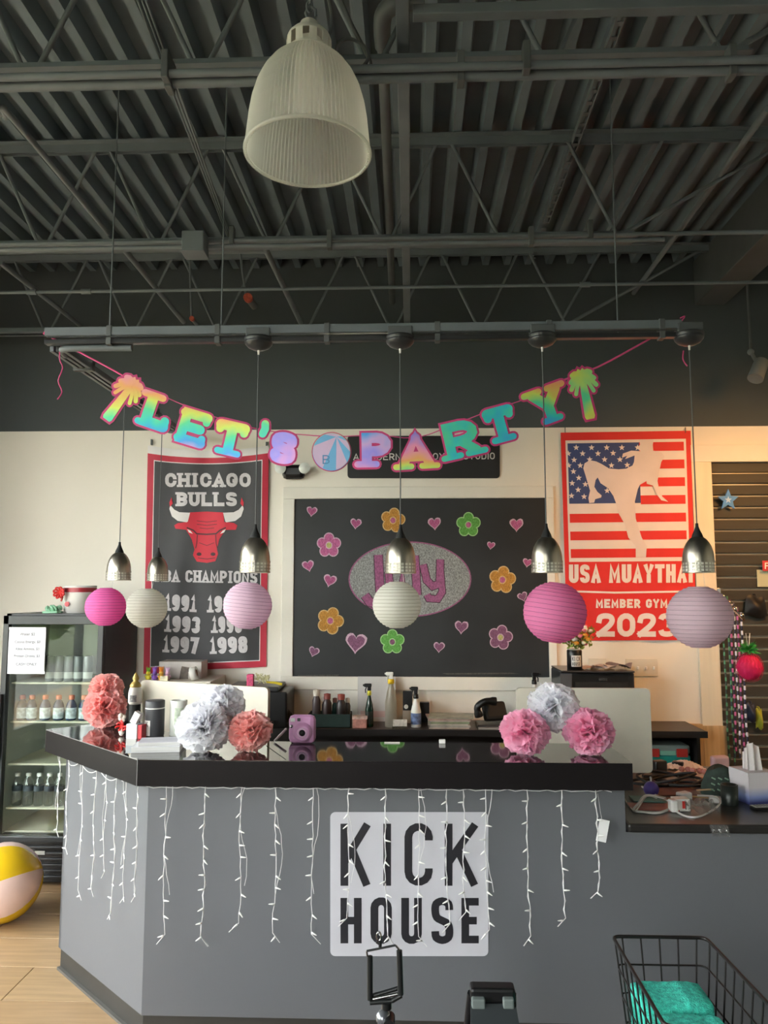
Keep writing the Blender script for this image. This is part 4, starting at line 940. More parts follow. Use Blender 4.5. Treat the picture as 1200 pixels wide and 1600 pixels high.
# price sheet
a, b = P(15, 980, YFg - .003), P(69, 1053, YFg - .003)
t = thing('price_sheet', ((a.x + b.x) / 2, YFg, b.z), 'white paper price list taped to the fridge door', 'paper sign')
build('paper', MB().grid(lambda u, v: Vector((a.x + (b.x - a.x) * u, YFg - .003 - .004 * abs(math.sin(u * 4 + v * 3)), b.z + (a.z - b.z) * v)), 10, 12), mat('white paper', '#e4e6ec', .5), t)
gi = mat('grey ink', '#83858c', .6)
for (s_, px, py, sz) in (('Water $2', 43, 991, .024), ('Celsius Energy, $3', 43, 1003, .022), ('Kilos Aminos, $3', 43, 1014, .022), ('Protein Drinks, $3', 42, 1025, .022), ('CASH ONLY', 41, 1038, .024)):
    ftext(s_, sz, 'print_line', gi, FACE(P(px, py, YFg - .009)), t, .0003)
for px, py in ((17, 982), (68, 982), (17, 1051), (67, 1051)): build('tape', MB().box(P(px - 3, py + 2, YFg - .0065), P(px + 3, py - 2, YFg - .0055)), mat('clear tape', '#eef0ee', .2), t)
# on top of the fridge
c = P(122, 957, 4.98); c.z = fzt
t = thing('gift_box', (c.x, 5.0, fzt), 'white gift box with a red ribbon bow and tag on the fridge', 'gift box')
W_ = .10; H_ = P(122, 918, 4.95).z - fzt
build('box_body', MB().lathe([(0, 0), (W_ * .97, 0), (W_, H_)], (c.x, 5.0, fzt), 32), mat('white card', '#e2dfda', .6), t); build('lid', MB().lathe([(W_ * 1.02, H_ - .0), (W_ * 1.03, H_ + .012), (0, H_ + .012)], (c.x, 5.0, fzt), 32), mat('white card', '#e2dfda'), t)
rd = mat('red ribbon', '#a82c38', .35)
build('ribbon', MB().lathe([(W_ * 1.035, H_ - .03), (W_ * 1.035, H_ - .002)], (c.x, 5.0, fzt), 32), rd, t)
bw = P(94, 926, 4.90); rb = MB()
for a_ in range(8):
    q = R(45 * a_ + 10); rb.tube(smooth([(bw.x, 4.90, bw.z), (bw.x + .03 * math.cos(q), 4.885, bw.z + .03 * math.sin(q)), (bw.x + .035 * math.cos(q + .5), 4.88, bw.z + .035 * math.sin(q + .5)), (bw.x, 4.895, bw.z)], 3), .006, 5)
rb.tube([(bw.x + .01, 4.895, bw.z), (bw.x + .02, 4.892, bw.z - .03), (bw.x + .012, 4.893, bw.z - .055)], .006, 5); build('bow', rb, mat('bright red ribbon', '#d22f2c', .4), t)
tg = P(105, 944, 4.90); build('tag', MB().cyl((tg.x, 4.895, tg.z), (tg.x, 4.899, tg.z), .016, n=16), mat('pinkish red tag', '#cc5a60', .5), t)
gb = P(82, 955, 4.90); m = MB(); rg = random.Random(5)
for k in range(16):
    q = rg.random() * 6.28; h = rg.uniform(.2, 1); m.tube(smooth([(gb.x, 4.9, fzt + .012), (gb.x + .05 * math.cos(q) * h, 4.9 + .02 * math.sin(q), fzt + .02 + .03 * h), (gb.x + .06 * math.cos(q + .4) * h, 4.9 + .03 * math.sin(q + .4), fzt + .015 + .01 * h), (gb.x + .01, 4.9, fzt + .012)], 3), .007, 5)
m.box((gb.x - .05, 4.86, fzt), (gb.x + .05, 4.94, fzt + .014), 0, .004)
single('gift_bow', m, mat('mint green ribbon', '#8fc3a2', .4), 'mint green ribbon bow lying on the fridge beside the white gift box', 'ribbon bow')
# beach ball
BALL = 80; bc = P(4, 1375, 4.30); rr = .205; bc.z = rr
by = mat('yellow ball vinyl', '#d9b31c', .25); bp_ = mat('pale pink ball vinyl', '#e3c3b8', .25)
M = Matrix.Translation(bc) @ Vector((-.86, -.42, -.22)).to_track_quat('Z', 'Y').to_matrix().to_4x4() @ Matrix.Rotation(R(BALL), 4, 'Z')
t = thing('beach_ball', (bc.x, bc.y, 0), 'yellow and pale pink inflatable beach ball on the floor by the fridge', 'ball')
for k in range(6):
    mb = MB(M); a0_, a1_ = R(60 * k), R(60 * k + 60)
    mb.grid(lambda u, v: Vector((rr * math.sin(math.pi * v) * math.cos(a0_ + (a1_ - a0_) * u), rr * math.sin(math.pi * v) * math.sin(a0_ + (a1_ - a0_) * u), rr * math.cos(math.pi * v))) * (1 - .012 * abs(2 * u - 1) ** 6), 6, 16)
    build('gore', mb, by if k % 2 else bp_, t)
build('valve', MB(M).cyl((0, 0, rr - .002), (0, 0, rr + .006), .012), whitep, t)
# ================================================================== party banner
YBN = YR + .03
def holo():
    m = bpy.data.materials.new('holographic foil'); m.use_nodes = True; t = m.node_tree; b = t.nodes['Principled BSDF']
    tc = t.nodes.new('ShaderNodeTexCoord'); mp = t.nodes.new('ShaderNodeMapping'); t.links.new(tc.outputs['Object'], mp.inputs[0]); oi = t.nodes.new('ShaderNodeObjectInfo'); oc = t.nodes.new('ShaderNodeSeparateColor'); t.links.new(oi.outputs['Color'], oc.inputs[0])
    nz = t.nodes.new('ShaderNodeTexNoise'); nz.inputs['Scale'].default_value = 7; nz.inputs['Detail'].default_value = 2; t.links.new(tc.outputs['Object'], nz.inputs['Vector'])
    sp = t.nodes.new('ShaderNodeSeparateXYZ'); t.links.new(mp.outputs[0], sp.inputs[0])
    a = t.nodes.new('ShaderNodeMath'); a.operation = 'MULTIPLY_ADD'; zc = t.nodes.new('ShaderNodeMath'); zc.operation = 'SUBTRACT'; t.links.new(sp.outputs['Z'], zc.inputs[0]); t.links.new(oc.outputs['Blue'], zc.inputs[1]); t.links.new(zc.outputs[0], a.inputs[0]); t.links.new(oc.outputs['Green'], a.inputs[1])
    n2 = t.nodes.new('ShaderNodeMath'); n2.operation = 'MULTIPLY'; n2.operation = 'MULTIPLY_ADD'; n2.inputs[1].default_value = .5; t.links.new(nz.outputs['Fac'], n2.inputs[0]); t.links.new(oc.outputs['Red'], n2.inputs[2]); t.links.new(n2.outputs[0], a.inputs[2])
    fr = t.nodes.new('ShaderNodeMath'); fr.operation = 'FRACT'; t.links.new(a.outputs[0], fr.inputs[0])
    r = t.nodes.new('ShaderNodeValToRGB'); cs = ['#c9a5d8', '#4aa3e6', '#3fd0cf', '#66dfa0', '#d9e86a', '#f2b070', '#f09ac0', '#9a8fe6', '#c9a5d8']
    r.color_ramp.elements[0].color = lin(cs[0]); r.color_ramp.elements[1].color = lin(cs[-1])
    for i, c in enumerate(cs[1:-1]): e = r.color_ramp.elements.new((i + 1) / 8); e.color = lin(c)
    t.links.new(fr.outputs[0], r.inputs[0]); t.links.new(r.outputs[0], b.inputs['Base Color']); b.inputs['Metallic'].default_value = .2; b.inputs['Roughness'].default_value = .3; return m
foil = holo(); pinkb = mat('hot pink card', '#c93a78', .5); ribm = mat('hot pink ribbon', '#d64a86', .5)
tb = thing('party_banner', (P(520, 690, YBN).x, YBN, P(520, 740, YBN).z), 'shiny rainbow foil banner of cut-out letters, ball and palm trees on pink ribbon', 'banner')
HOL = {(247, 644): (.3, 3.2), (303, 669): (.34, 2.8), (360, 685): (.42, 3.2), (411, 687): (.4, 2), (443, 700): (.86, -2.0), (588, 703): (.92, 2.2), (650, 705): (.58, 3.2), (721, 686): (.29, -3.6), (782, 663): (.27, -4.2), (856, 632): (.44, 2.6), (203, 606): (.62, 1.6), (910, 594): (.45, -2.2)}
def piece(name, polys, bord, cx, cy, ang, extra=None, lab=None):
    g = MB(); bb = MB(); tf = lambda ps: [[(cx + x * math.cos(R(ang)) - y * math.sin(R(ang)), cy - (x * math.sin(R(ang)) + y * math.cos(R(ang)))) for x, y in q] for q in ps]
    for i, q in enumerate(tf(bord)): bb.poly(q, wallfn(YBN - i * .00002), 0, .0015)
    o = build(name, bb, pinkb, tb)
    for i, q in enumerate(tf(polys)): g.poly(q, wallfn(YBN - .0027 - i * .00003), 0, .0015)
    ff = build('foil_face', g, foil, o); ph, sl = HOL.get((cx, cy), (.3, 2)); zc_ = sum(v.z for v in g.v) / len(g.v) - tb['org'][2]; ff.color = (ph - .25, sl, zc_, 1)
    if extra:
        for nm, ps, mt_, d in extra:
            e = MB()
            for q in tf(ps): e.poly(q, wallfn(YBN - .0046 - d), 0)
            build(nm, e, mt_, o)
    return o
for ch, cx, cy, w_, h, ang, tk, sf in (('L', 247, 644, 46, 56, -19, 17, 30), ('E', 303, 669, 48, 56, -17, 15, 0), ('T', 360, 685, 54, 54, -13, 16, 32), ("'", 411, 687, 22, 62, -8, 12, 0), ('S', 443, 700, 40, 50, -8, 16, 0),
                                       ('P', 588, 703, 46, 54, 1, 16, 30), ('A', 650, 705, 56, 56, 3, 15, 24), ('R', 721, 686, 54, 58, 13, 15, 27), ('T', 782, 663, 50, 56, 15, 16, 30), ('Y', 856, 632, 54, 58, 20, 16, 24)):
    f = letter(ch, -w_ / 2, -h / 2, w_, h, tk, serif=sf, rnd=True); b = letter(ch, -w_ / 2, -h / 2, w_, h, tk, serif=sf, rnd=True, grow=3.2)
    if ch in 'TE':
        ends = {'T': [((-w_ / 2 + tk / 2, h / 2 - tk / 2 - 7), (-w_ / 2 + tk / 2, h / 2 - tk / 2)), ((w_ / 2 - tk / 2, h / 2 - tk / 2 - 7), (w_ / 2 - tk / 2, h / 2 - tk / 2))],
                'E': [((w_ / 2 - tk / 2, h / 2 - tk / 2 - 7), (w_ / 2 - tk / 2, h / 2 - tk / 2)), ((w_ / 2 - tk / 2, -h / 2 + tk / 2 + 7), (w_ / 2 - tk / 2, -h / 2 + tk / 2)), ((-w_ / 2 + 3, h / 2 - tk / 2), (0, h / 2 - tk / 2)), ((-w_ / 2 + 3, -h / 2 + tk / 2), (0, -h / 2 + tk / 2))]}[ch]
        for s_ in ends: f += strip(list(s_), tk * .8, True); b += strip(list(s_), tk * .8 + 6.4, True)
    if ch == 'L':
        s_ = [(w_ / 2 - tk / 2, -h / 2 + tk / 2 + 9), (w_ / 2 - tk / 2, -h / 2 + tk / 2)]; f += strip(s_, tk * .8, True); b += strip(s_, tk * .8 + 6.4, True)
        s_ = [(-w_ / 2 - 3, -h / 2 + tk / 2 - 3), (0, -h / 2 + tk / 2 - 3)]; f += strip(s_, tk * .6, True); b += strip(s_, tk * .6 + 6.4, True)
    piece('letter', f, b, cx, cy, ang)
def palm(cx, cy, ang):
    fr = []; frb = []
    for a, l, wd in ((12, 19, 7), (45, 20, 8), (75, 16, 8), (105, 16, 8), (135, 20, 8), (168, 19, 7), (-20, 21, 7), (200, 21, 7), (-48, 21, 6), (228, 21, 6)):
        p = [(0, 0), (math.cos(R(a)) * l * .55, math.sin(R(a)) * l * .55 + 4), (math.cos(R(a)) * l, math.sin(R(a)) * l - 4)]
        p = smooth(p, 3); fr += strip(p, wd, True); frb += strip(p, wd + 6.4, True)
    tr = [[(-5, 2), (5, 2), (8, -58), (6, -62), (-6, -62), (-8, -58)]]; trb = [[(-8, 5), (8, 5), (11.5, -57), (9, -65.5), (-9, -65.5), (-11.5, -57)]]
    piece('palm_cutout', tr + fr, trb + frb, cx, cy, ang)
palm(203, 606, -37); palm(910, 594, 12)
bd = arc(0, 0, 31, 31, 0, 352, 44)
bw_ = mat('pale lilac print', '#cfb3d3', .4); bb_ = mat('sky blue print', '#6aaedb', .4)
def seg(a0, a1, ap=(6, 24)): return [[ap] + [(29 * math.cos(R(a0 + (a1 - a0) * k / 8)), 29 * math.sin(R(a0 + (a1 - a0) * k / 8))) for k in range(9)]]
o = piece('ball_cutout', [arc(0, 0, 29.5, 29.5, 0, 352, 44)], [bd], 518, 706, -4, [('blue_panel', seg(115, 165) + seg(-115, -72) + seg(-30, 5) + seg(40, 62) , bb_, .0008), ('lilac_panel', seg(165, 245) + seg(-72, -30) + seg(5, 40) + seg(62, 115), bw_, .0004)])
put(mm := MB(), [[(518 - 14 + x, 706 + 19 - y) for x, y in q] for q in letter('B', 0, 0, 11, 14, 1.8)], wallfn(YBN - .006)); build('printed_mark', mm, mat('blue line print', '#4a86b8', .5), o)
def ribbon(pts, w_, name='ribbon'):
    ps = [P(x, y, YBN + .004) for x, y in pts]; build(name, MB().tube(smooth([tuple(p) for p in ps], 3), w_, 6), ribm, tb)
ribbon([(68, 521), (120, 548), (180, 580), (205, 595)], .0042); ribbon([(205, 595), (262, 622), (325, 648), (392, 668)], .0022); ribbon([(392, 668), (440, 676), (518, 682), (590, 680), (650, 684), (705, 665)], .0022)
ribbon([(705, 665), (765, 642), (830, 620), (880, 594)], .0022); ribbon([(880, 594), (935, 573), (1000, 538), (1066, 500)], .0042)
for pts in (([(95, 535), (93, 560), (98, 575), (91, 595), (97, 612), (90, 624)]), ([(1068, 548), (1067, 560), (1070, 567), (1074, 572)]), ([(68, 521), (74, 515), (70, 524)]), ([(1066, 500), (1070, 494), (1063, 497)])): ribbon(pts, .003, 'ribbon_tail')

# ================================================================== tissue pompoms
tiss = {}
def pompom(px, py, rpx, Y, col, label, group='tissue pompoms on the counter', seed=1, ztouch=None, squash=.9, npet=170):
    rg = random.Random(seed); c = P(px, py, Y); r = rpx / F * (c - CAM).dot(fw); 
    if ztouch is not None: c.z = ztouch + r * squash * .97
    m = MB()
    for k in range(npet):
        z = 1 - 2 * (k + .5) / npet; a = k * 2.39996 + rg.uniform(-.2, .2); q = math.sqrt(1 - z * z); d = Vector((q * math.cos(a), q * math.sin(a), z))
        d = (d + Vector([rg.uniform(-.16, .16) for _ in range(3)])).normalized(); tg = d.cross(Vector((rg.uniform(-1, 1), rg.uniform(-1, 1), rg.uniform(-1, 1)))).normalized(); b = d.cross(tg)
        L = r * rg.uniform(.84, 1.04); W = rg.uniform(.36, .54) * r; fz = rg.uniform(2, 5); ph = rg.random() * 6; cu = rg.uniform(-.35, .35) * r
        def fn(u, v, d=d, tg=tg, b=b, L=L, W=W, fz=fz, ph=ph, cu=cu):
            s = 2 * u - 1; rr = L * (.12 + .88 * v) * (1 - .16 * s * s * v + .05 * math.sin(s * 9 + ph) * v)
            off = .085 * r * math.sin(s * fz + ph) * v + .03 * r * math.sin(s * 11 + ph * 2) * v * v + cu * v * v * .45
            p = d * rr + tg * (s * W * (.15 + .85 * v ** .8)) + b * off; return Vector((c.x + p.x, c.y + p.y, max(c.z + p.z * squash, (ztouch + .0006) if ztouch is not None else -9)))
        m.grid(fn, 6, 4, sm=False)
    return single('tissue_pompom', m, paper('tissue ' + col, col, .5, .12, 80), label, 'pompom', group)
yq = lambda px, py, z: Q(px, py, z).y
pompom(820, 1152, 39, YS + .16, '#ffc8e0', 'pink tissue pompom on the right part of the counter, left of its pair', seed=3, ztouch=HC)
pompom(920, 1147, 40, YS + .16, '#ffc6df', 'pink tissue pompom nearest the right end of the counter', seed=4, ztouch=HC)
pompom(865, 1105, 42, YS + .25, '#fbfbff', 'white tissue pompom resting on top of the two pink ones', seed=5)
pompom(318, 1142, 44, YS + .15, '#fbfbff', 'white tissue pompom on the counter, left of the coral one', seed=6, ztouch=HC)
pompom(347, 1103, 37, YS + .28, '#fbfbff', 'white tissue pompom on top, before the left monitor', seed=7)
pompom(390, 1145, 36, YS + .17, '#ffcbc6', 'coral tissue pompom beside the white ones, left of the camera', seed=8, ztouch=HC)
yl = Q(160, 1140, HC).y
pompom(164, 1110, 34, yl + .06, '#ffc6c2', 'coral tissue pompom on the left wing of the counter, lower of two', seed=9, ztouch=HC)
pompom(166, 1076, 27, yl + .10, '#ffc8c3', 'coral tissue pompom stacked on top of another on the left wing', seed=10)

# ================================================================== small things on the counter
# instant camera
c = Q(471, 1163, HC); lil = mat('lilac camera plastic', '#c58fb8', .35); s_ = 1
t = thing('instant_camera', (c.x, c.y + .03, HC), 'lilac instant camera standing on the counter', 'camera')
build('camera_body', MB().box((c.x - .060, c.y, HC + .0005), (c.x + .060, c.y + .055, HC + .125), ch=.022), lil, t)
FY = lambda x, z, y=0: Matrix.Translation((x, c.y + y, z)) @ Matrix.Rotation(R(90), 4, 'X')
build('lens_barrel', MB(FY(c.x + .005, HC + .052)).lathe([(.043, 0), (.042, .008), (.036, .012), (.034, .02), (.026, .022), (.024, .018), (0, .017)], n=32), lil, t)
build('lens', MB(FY(c.x + .005, HC + .052, -.0175)).lathe([(.014, -.001), (.013, .002), (0, .003)], n=20), black, t)
build('lens_ring', MB(FY(c.x + .005, HC + .052, -.0185)).lathe([(.024, 0), (.022, .003), (.015, .003)], n=24), mat('pale lilac plastic', '#d9b2cf', .3), t)
build('flash', MB().box((c.x - .05, c.y - .002, HC + .098), (c.x - .03, c.y + .002, HC + .114), ch=.002), mat('clear lens', '#cfd2cc', .15), t); build('viewfinder', MB().box((c.x - .02, c.y - .002, HC + .1), (c.x - .006, c.y + .002, HC + .114), ch=.002), black, t)
build('shutter_button', MB(FY(c.x - .045, HC + .078)).lathe([(.008, 0), (.007, .004), (0, .005)], n=14), chrome, t)
a, b = Q(429, 1160, HC), P(447, 1139, YS + .33); t_ = single('selfie_stick', MB().cyl((a.x, a.y, HC + .006), (P(447, 1139, a.y + .05)), .0055), whitep, 'thin white stick leaning beside the lilac camera', 'stick')
# small white stacked things on the back edge
c = Q(690, 1157, HC); single('eraser', MB().box((c.x - .014, YS + DP - .03, HC), (c.x + .014, YS + DP - .012, HC + .018), ch=.003), whitep, 'tiny white block at the back edge of the counter', 'eraser')
c = Q(613, 1158, HC); single('paper_slip', MB().box((c.x - .035, YS + DP - .03, HC), (c.x + .035, YS + DP - .012, HC + .004), ch=.001), whitep, 'thin white slip at the back edge of the counter below the spray bottles', 'paper')
# black tumbler with K label
def tumbler():
    c = Q(241, 1150, HC); r = .045; h = .165
    t = thing('tumbler', (c.x, c.y, HC), 'black canister with a white ring and K label on the counter', 'canister'); g_ = mat('charcoal canister', '#434347', .45)
    build('canister_body', MB().lathe([(0, 0), (r * .95, 0), (r, .005), (r, h * .78)], (c.x, c.y, HC + .0005), 32), g_, t); build('lid', MB().lathe([(r, h * .81), (r, h * .985), (r * .95, h), (0, h)], (c.x, c.y, HC), 32), g_, t)
    build('ring', MB().lathe([(r * 1.01, h * .78), (r * 1.015, h * .795), (r * 1.01, h * .81)], (c.x, c.y, HC), 32), whitep, t)
    m = MB(); a0, a1 = R(-152), R(-98); m.grid(lambda u, v: Vector((c.x + r * 1.02 * math.cos(a0 + (a1 - a0) * u), c.y + r * 1.02 * math.sin(a0 + (a1 - a0) * u), HC + .008 + v * h * .42)), 8, 2); build('label', m, whitep, t)
    mm = MB()
    for ch, dz in (('K', .048), ('I', .030), ('C', .012)):
        for q in letter(ch, 0, 0, .014 if ch == 'K' else .008, .024 if ch == 'K' else .014, .0036 if ch == 'K' else .002):
            mm.add([(c.x + r * 1.03 * math.cos(a0 + (a1 - a0) * .4 + x / r), c.y + r * 1.03 * math.sin(a0 + (a1 - a0) * .4 + x / r), HC + dz + y) for x, y in q], [list(range(len(q)))])
    build('lettering', mm, black, t)
tumbler()
c = Q(275, 1150, HC); t = thing('paper_roll', (c.x, c.y + .03, HC), 'white and pale green rolled tube standing beside the black canister', 'roll'); cy_ = c.y + .03
build('roll', MB().lathe([(0, 0), (.04, 0), (.04, .16), (.03, .162), (.03, .15), (0, .15)], (c.x, cy_, HC + .0005), 28), mat('white film', '#e9ebe2', .4, var=.08, vs=20), t)
build('printed_wrap', MB().grid(lambda u, v: Vector((c.x + .041 * math.cos(R(-100 + 60 * u)), cy_ + .041 * math.sin(R(-100 + 60 * u)), HC + .01 + .12 * v)), 6, 4), mat('pale green print', '#c3cfba', .5, var=.3, vs=50), t)
# notebooks
c = Q(238, 1176, HC); 
for k, (w_, d_, h0, h1, cx_, lab, col, ang) in enumerate(((.20, .13, 0, .022, .0, 'white notepad at the bottom of the pile by the black canister', '#dfe0e2', 8), (.17, .115, .0225, .040, .01, 'pale grey notebook on top of the white notepad', '#d0cfd6', 12))):
    M = rotz((c.x + cx_, c.y + .075, HC + h0), R(ang)); t = thing('notepad', (c.x + cx_, c.y + .075, HC + h0), lab, 'notebook')
    build('pages', MB(M).box((-w_ / 2, -d_ / 2, .001), (w_ / 2, d_ / 2, h1 - h0 - .002)), mat('page edges', '#c9c8c6', .7, var=.2, vs=4, stretch=(1, 1, 60)), t)
    build('cover', MB(M).box((-w_ / 2 - .001, -d_ / 2 - .001, h1 - h0 - .002), (w_ / 2 + .001, d_ / 2 + .001, h1 - h0), ch=.0006), mat('cover ' + col, col, .5, var=.1, vs=12), t)
    build('back_cover', MB(M).box((-w_ / 2 - .001, -d_ / 2 - .001, 0), (w_ / 2 + .001, d_ / 2 + .001, .001)), mat('cover ' + col, col), t)
# card box house and small figures
c = Q(206, 1155, HC); t = thing('card_holder', (c.x, c.y, HC), 'small white box with red side and folded card standing in it', 'box')
M = rotz((c.x, c.y + .03, HC + .0005), R(-12)); build('box_body', MB(M).box((-.028, -.025, 0), (.028, .025, .066), ch=.002), mat('pale grey card', '#cfd6da', .6), t)
build('red_side', MB(M).box((.0285, -.02, .0), (.05, .02, .062), ch=.002), mat('red card', '#c2333c', .5), t)
fp = MB(M); fp.box((-.026, -.0245, .0), (.026, -.0255, .03)); build('front_label', fp, whitep, t)
build('leaning_card', MB(M @ Matrix.Translation((.0, 0, .066)) @ Matrix.Rotation(R(28), 4, 'Y')).box((-.02, -.014, 0), (.012, .014, .055), ch=.001), whitep, t)
c = Q(190, 1150, HC); t = thing('flower_ornament', (c.x, c.y, HC), 'small white and red ornament beside the lower coral pompom', 'ornament'); m = MB()
rg = random.Random(3)
for k in range(9): m.sphere((c.x + rg.uniform(-.012, .012), c.y + rg.uniform(-.012, .012), HC + .085 + rg.uniform(-.014, .014)), .011, 8)
build('white_cluster', m, mat('ivory petals', '#e6d8cc', .7), t); m = MB()
for k in range(6): m.sphere((c.x + rg.uniform(-.012, .004), c.y + rg.uniform(-.012, .012), HC + .011 + rg.uniform(.0, .014)), .011, 8)
build('lower_cluster', m, mat('ivory petals', '#e6d8cc'), t)
m = MB(); 
for a_ in (0, 60, 120, 180, 240, 300): m.tube(smooth([(c.x, c.y, HC + .045), (c.x + .02 * math.cos(R(a_)), c.y - .01, HC + .045 + .02 * math.sin(R(a_))), (c.x + .028 * math.cos(R(a_ + 20)), c.y - .012, HC + .045 + .014 * math.sin(R(a_ + 20)))], 3), .005, 6)
m.cyl((c.x, c.y, HC + .02), (c.x, c.y, HC + .075), .008); build('red_bow', m, mat('bright red ribbon', '#d22f2c'), t)
# hanging gnome bottle behind
c = P(211, 1098, 4.15); 
t = thing('ornament_bottle', (c.x, 4.15, ZL), 'white round bottle with a gold topper left of the left monitor', 'bottle')
zb0 = P(211, 1100, 4.15).z; build('stand', MB().cyl((c.x, 4.15, ZL), (c.x, 4.15, zb0), .03), blackm, t)
build('bottle_body', MB().lathe([(0, 0), (.03, 0), (.036, .01), (.036, .06), (.03, .085), (.026, .092)], (c.x, 4.15, zb0), 24), whitep, t); build('label', MB().grid(lambda u, v: Vector((c.x + .0368 * math.cos(R(-120 + 60 * u)), 4.15 + .0368 * math.sin(R(-120 + 60 * u)), zb0 + .015 + .035 * v)), 6, 2), mat('grey label print', '#8f8f8f', .5, var=.6, vs=120), t)
build('gold_topper', MB().lathe([(.029, .09), (.03, .1), (.02, .115), (.012, .12), (.018, .135), (.012, .15), (.004, .165), (0, .168)], (c.x, 4.15, zb0), 16), mat('gold topper', '#b49a55', .4, .4), t)

# ================================================================== monitors
imm = mat('silver monitor back', '#d9d3c3', .45, .05); 
def monitor(x, y, zt, zb, w_, rz, label, cat='monitor'):
    M = rotz((x, y, 0), rz); t = thing('desktop_monitor', (x, y, ZL), label, cat)
    def sh(u, v):                                  # slightly bulged back facing the camera
        X = (u - .5) * w_; Z = zb + (zt - zb) * v; e = min(u, 1 - u, .5) ; f = min(v, 1 - v, .5); b = .03 * min(1, e * 5) ** .5 * min(1, f * 5) ** .5
        return Vector((X, -b, Z))
    build('rear_shell', MB(M).poly([(px_, pz_) for px_, pz_ in rrect(-w_ / 2, zb, w_ / 2, zt, .022)], lambda u, v: (u, -.008, v), 0, .02), imm, t)
    build('screen', MB(M).box((-w_ / 2 + .01, .0121, zb + .08), (w_ / 2 - .01, .0135, zt - .01)), black, t)
    build('stand', MB(M).box((-.09, -.03, ZL + .006), (.09, .0, zb + .12), ch=.01), imm, t)
    build('stand_foot', MB(M).box((-.1, -.10, ZL + .0), (.1, .09, ZL + .006), ch=.003), imm, t); return t
y_ = 3.86; a, b = P(806, 1080, y_), P(1015, 1080, y_)
monitor((a.x + b.x) / 2, y_, P(910, 1075, y_).z, P(1000, 1207, y_).z, b.x - a.x, 0, 'large silver desktop monitor seen from behind at the right end of the counter')
a, b = P(222, 1062, 4.2), P(420, 1082, 3.88)
monitor((a.x + b.x) / 2, (a.y + b.y) / 2, a.z, P(300, 1200, 4.0).z, (b - a).length, math.atan2(b.y - a.y, b.x - a.x), 'pale desktop monitor seen from behind on the left, behind the white pompoms')

# ================================================================== back desk and what stands on it
HB = .91; YB0, YB1 = 5.0, YW - .013
xl_, xr_ = P(316, 1070, 5.0).x + .47, P(1105, 1141, YB0).x
t = thing('back_desk', ((xl_ + xr_) / 2, 5.2, 0), 'long black desk along the back wall below the chalkboard', 'desk')
bkd = mat('black desk laminate', '#201e1e', .35, var=.1)
build('desk_top', MB().box((xl_ - .4, YB0, HB - .035), (xr_, YB1, HB), ch=.004), mat('dark walnut desk top', '#3a302a', .4, var=.2, vs=4, stretch=(1, 10, 1)), t)
build('front_edge', MB().box((xl_ - .4, YB0 - .003, HB - .04), (xr_ + .002, YB0, HB + .0005)), bkd, t)
xs_ = P(1090, 1170, YB0 + .1).x
build('side_panel', MB().box((xs_ - .02, YB0 + .05, 0), (xs_, YB1, HB - .035)), bkd, t); build('side_panel', MB().box((xl_ - .38, YB0 + .05, 0), (xl_ - .36, YB1, HB - .035)), bkd, t)
build('side_panel', MB().box((P(1000, 1170, YB0).x - .02, YB0 + .05, 0), (P(1000, 1170, YB0).x, YB1, HB - .035)), bkd, t)
build('modesty_panel', MB().box((xl_ - .36, YB1 - .03, .1), (xs_ - .02, YB1 - .01, HB - .035)), bkd, t)
zs_ = P(1050, 1197, 5.1).z; build('shelf', MB().box((P(1000, 1170, YB0).x + .001, YB0 + .06, zs_ - .02), (xs_ - .021, YB1 - .031, zs_)), bkd, t)
# teal tool box on that shelf
a = P(1012, 1195, 5.1); b = P(1080, 1195, 5.1); t = thing('toolbox', ((a.x + b.x) / 2, 5.2, zs_), 'teal toolbox with red latches and grey lid on the shelf under the back desk', 'toolbox'); h_ = P(1050, 1163, 5.1).z - zs_
teal = mat('teal plastic', '#1f8f86', .4); xa_ = a.x + .01
build('tub', MB().box((xa_, 5.1, zs_ + .0005), (b.x, 5.3, zs_ + h_ * .5), ch=.012), teal, t); build('lid', MB().box((xa_, 5.1, zs_ + h_ * .52), (b.x, 5.3, zs_ + h_ * .95), ch=.015), mat('grey lid', '#8c9b97', .4), t)
for x0_, x1_ in ((xa_ + .015, xa_ + .065), (b.x - .09, b.x - .02)): build('latch', MB().box((x0_, 5.09, zs_ + h_ * .42), (x1_, 5.1, zs_ + h_ * .8), ch=.003), mat('red latch', '#c63a34', .4), t)
build('front_strip', MB().box((xa_ + .07, 5.094, zs_ + h_ * .5), (b.x - .095, 5.1, zs_ + h_ * .7), ch=.002), mat('pale green strip', '#8fd0b8', .4), t)
def DP_(px, y=5.12): return P(px, 1130, y).x
S_ = 1 / F * 5.25                                     # metres per picture unit at the desk
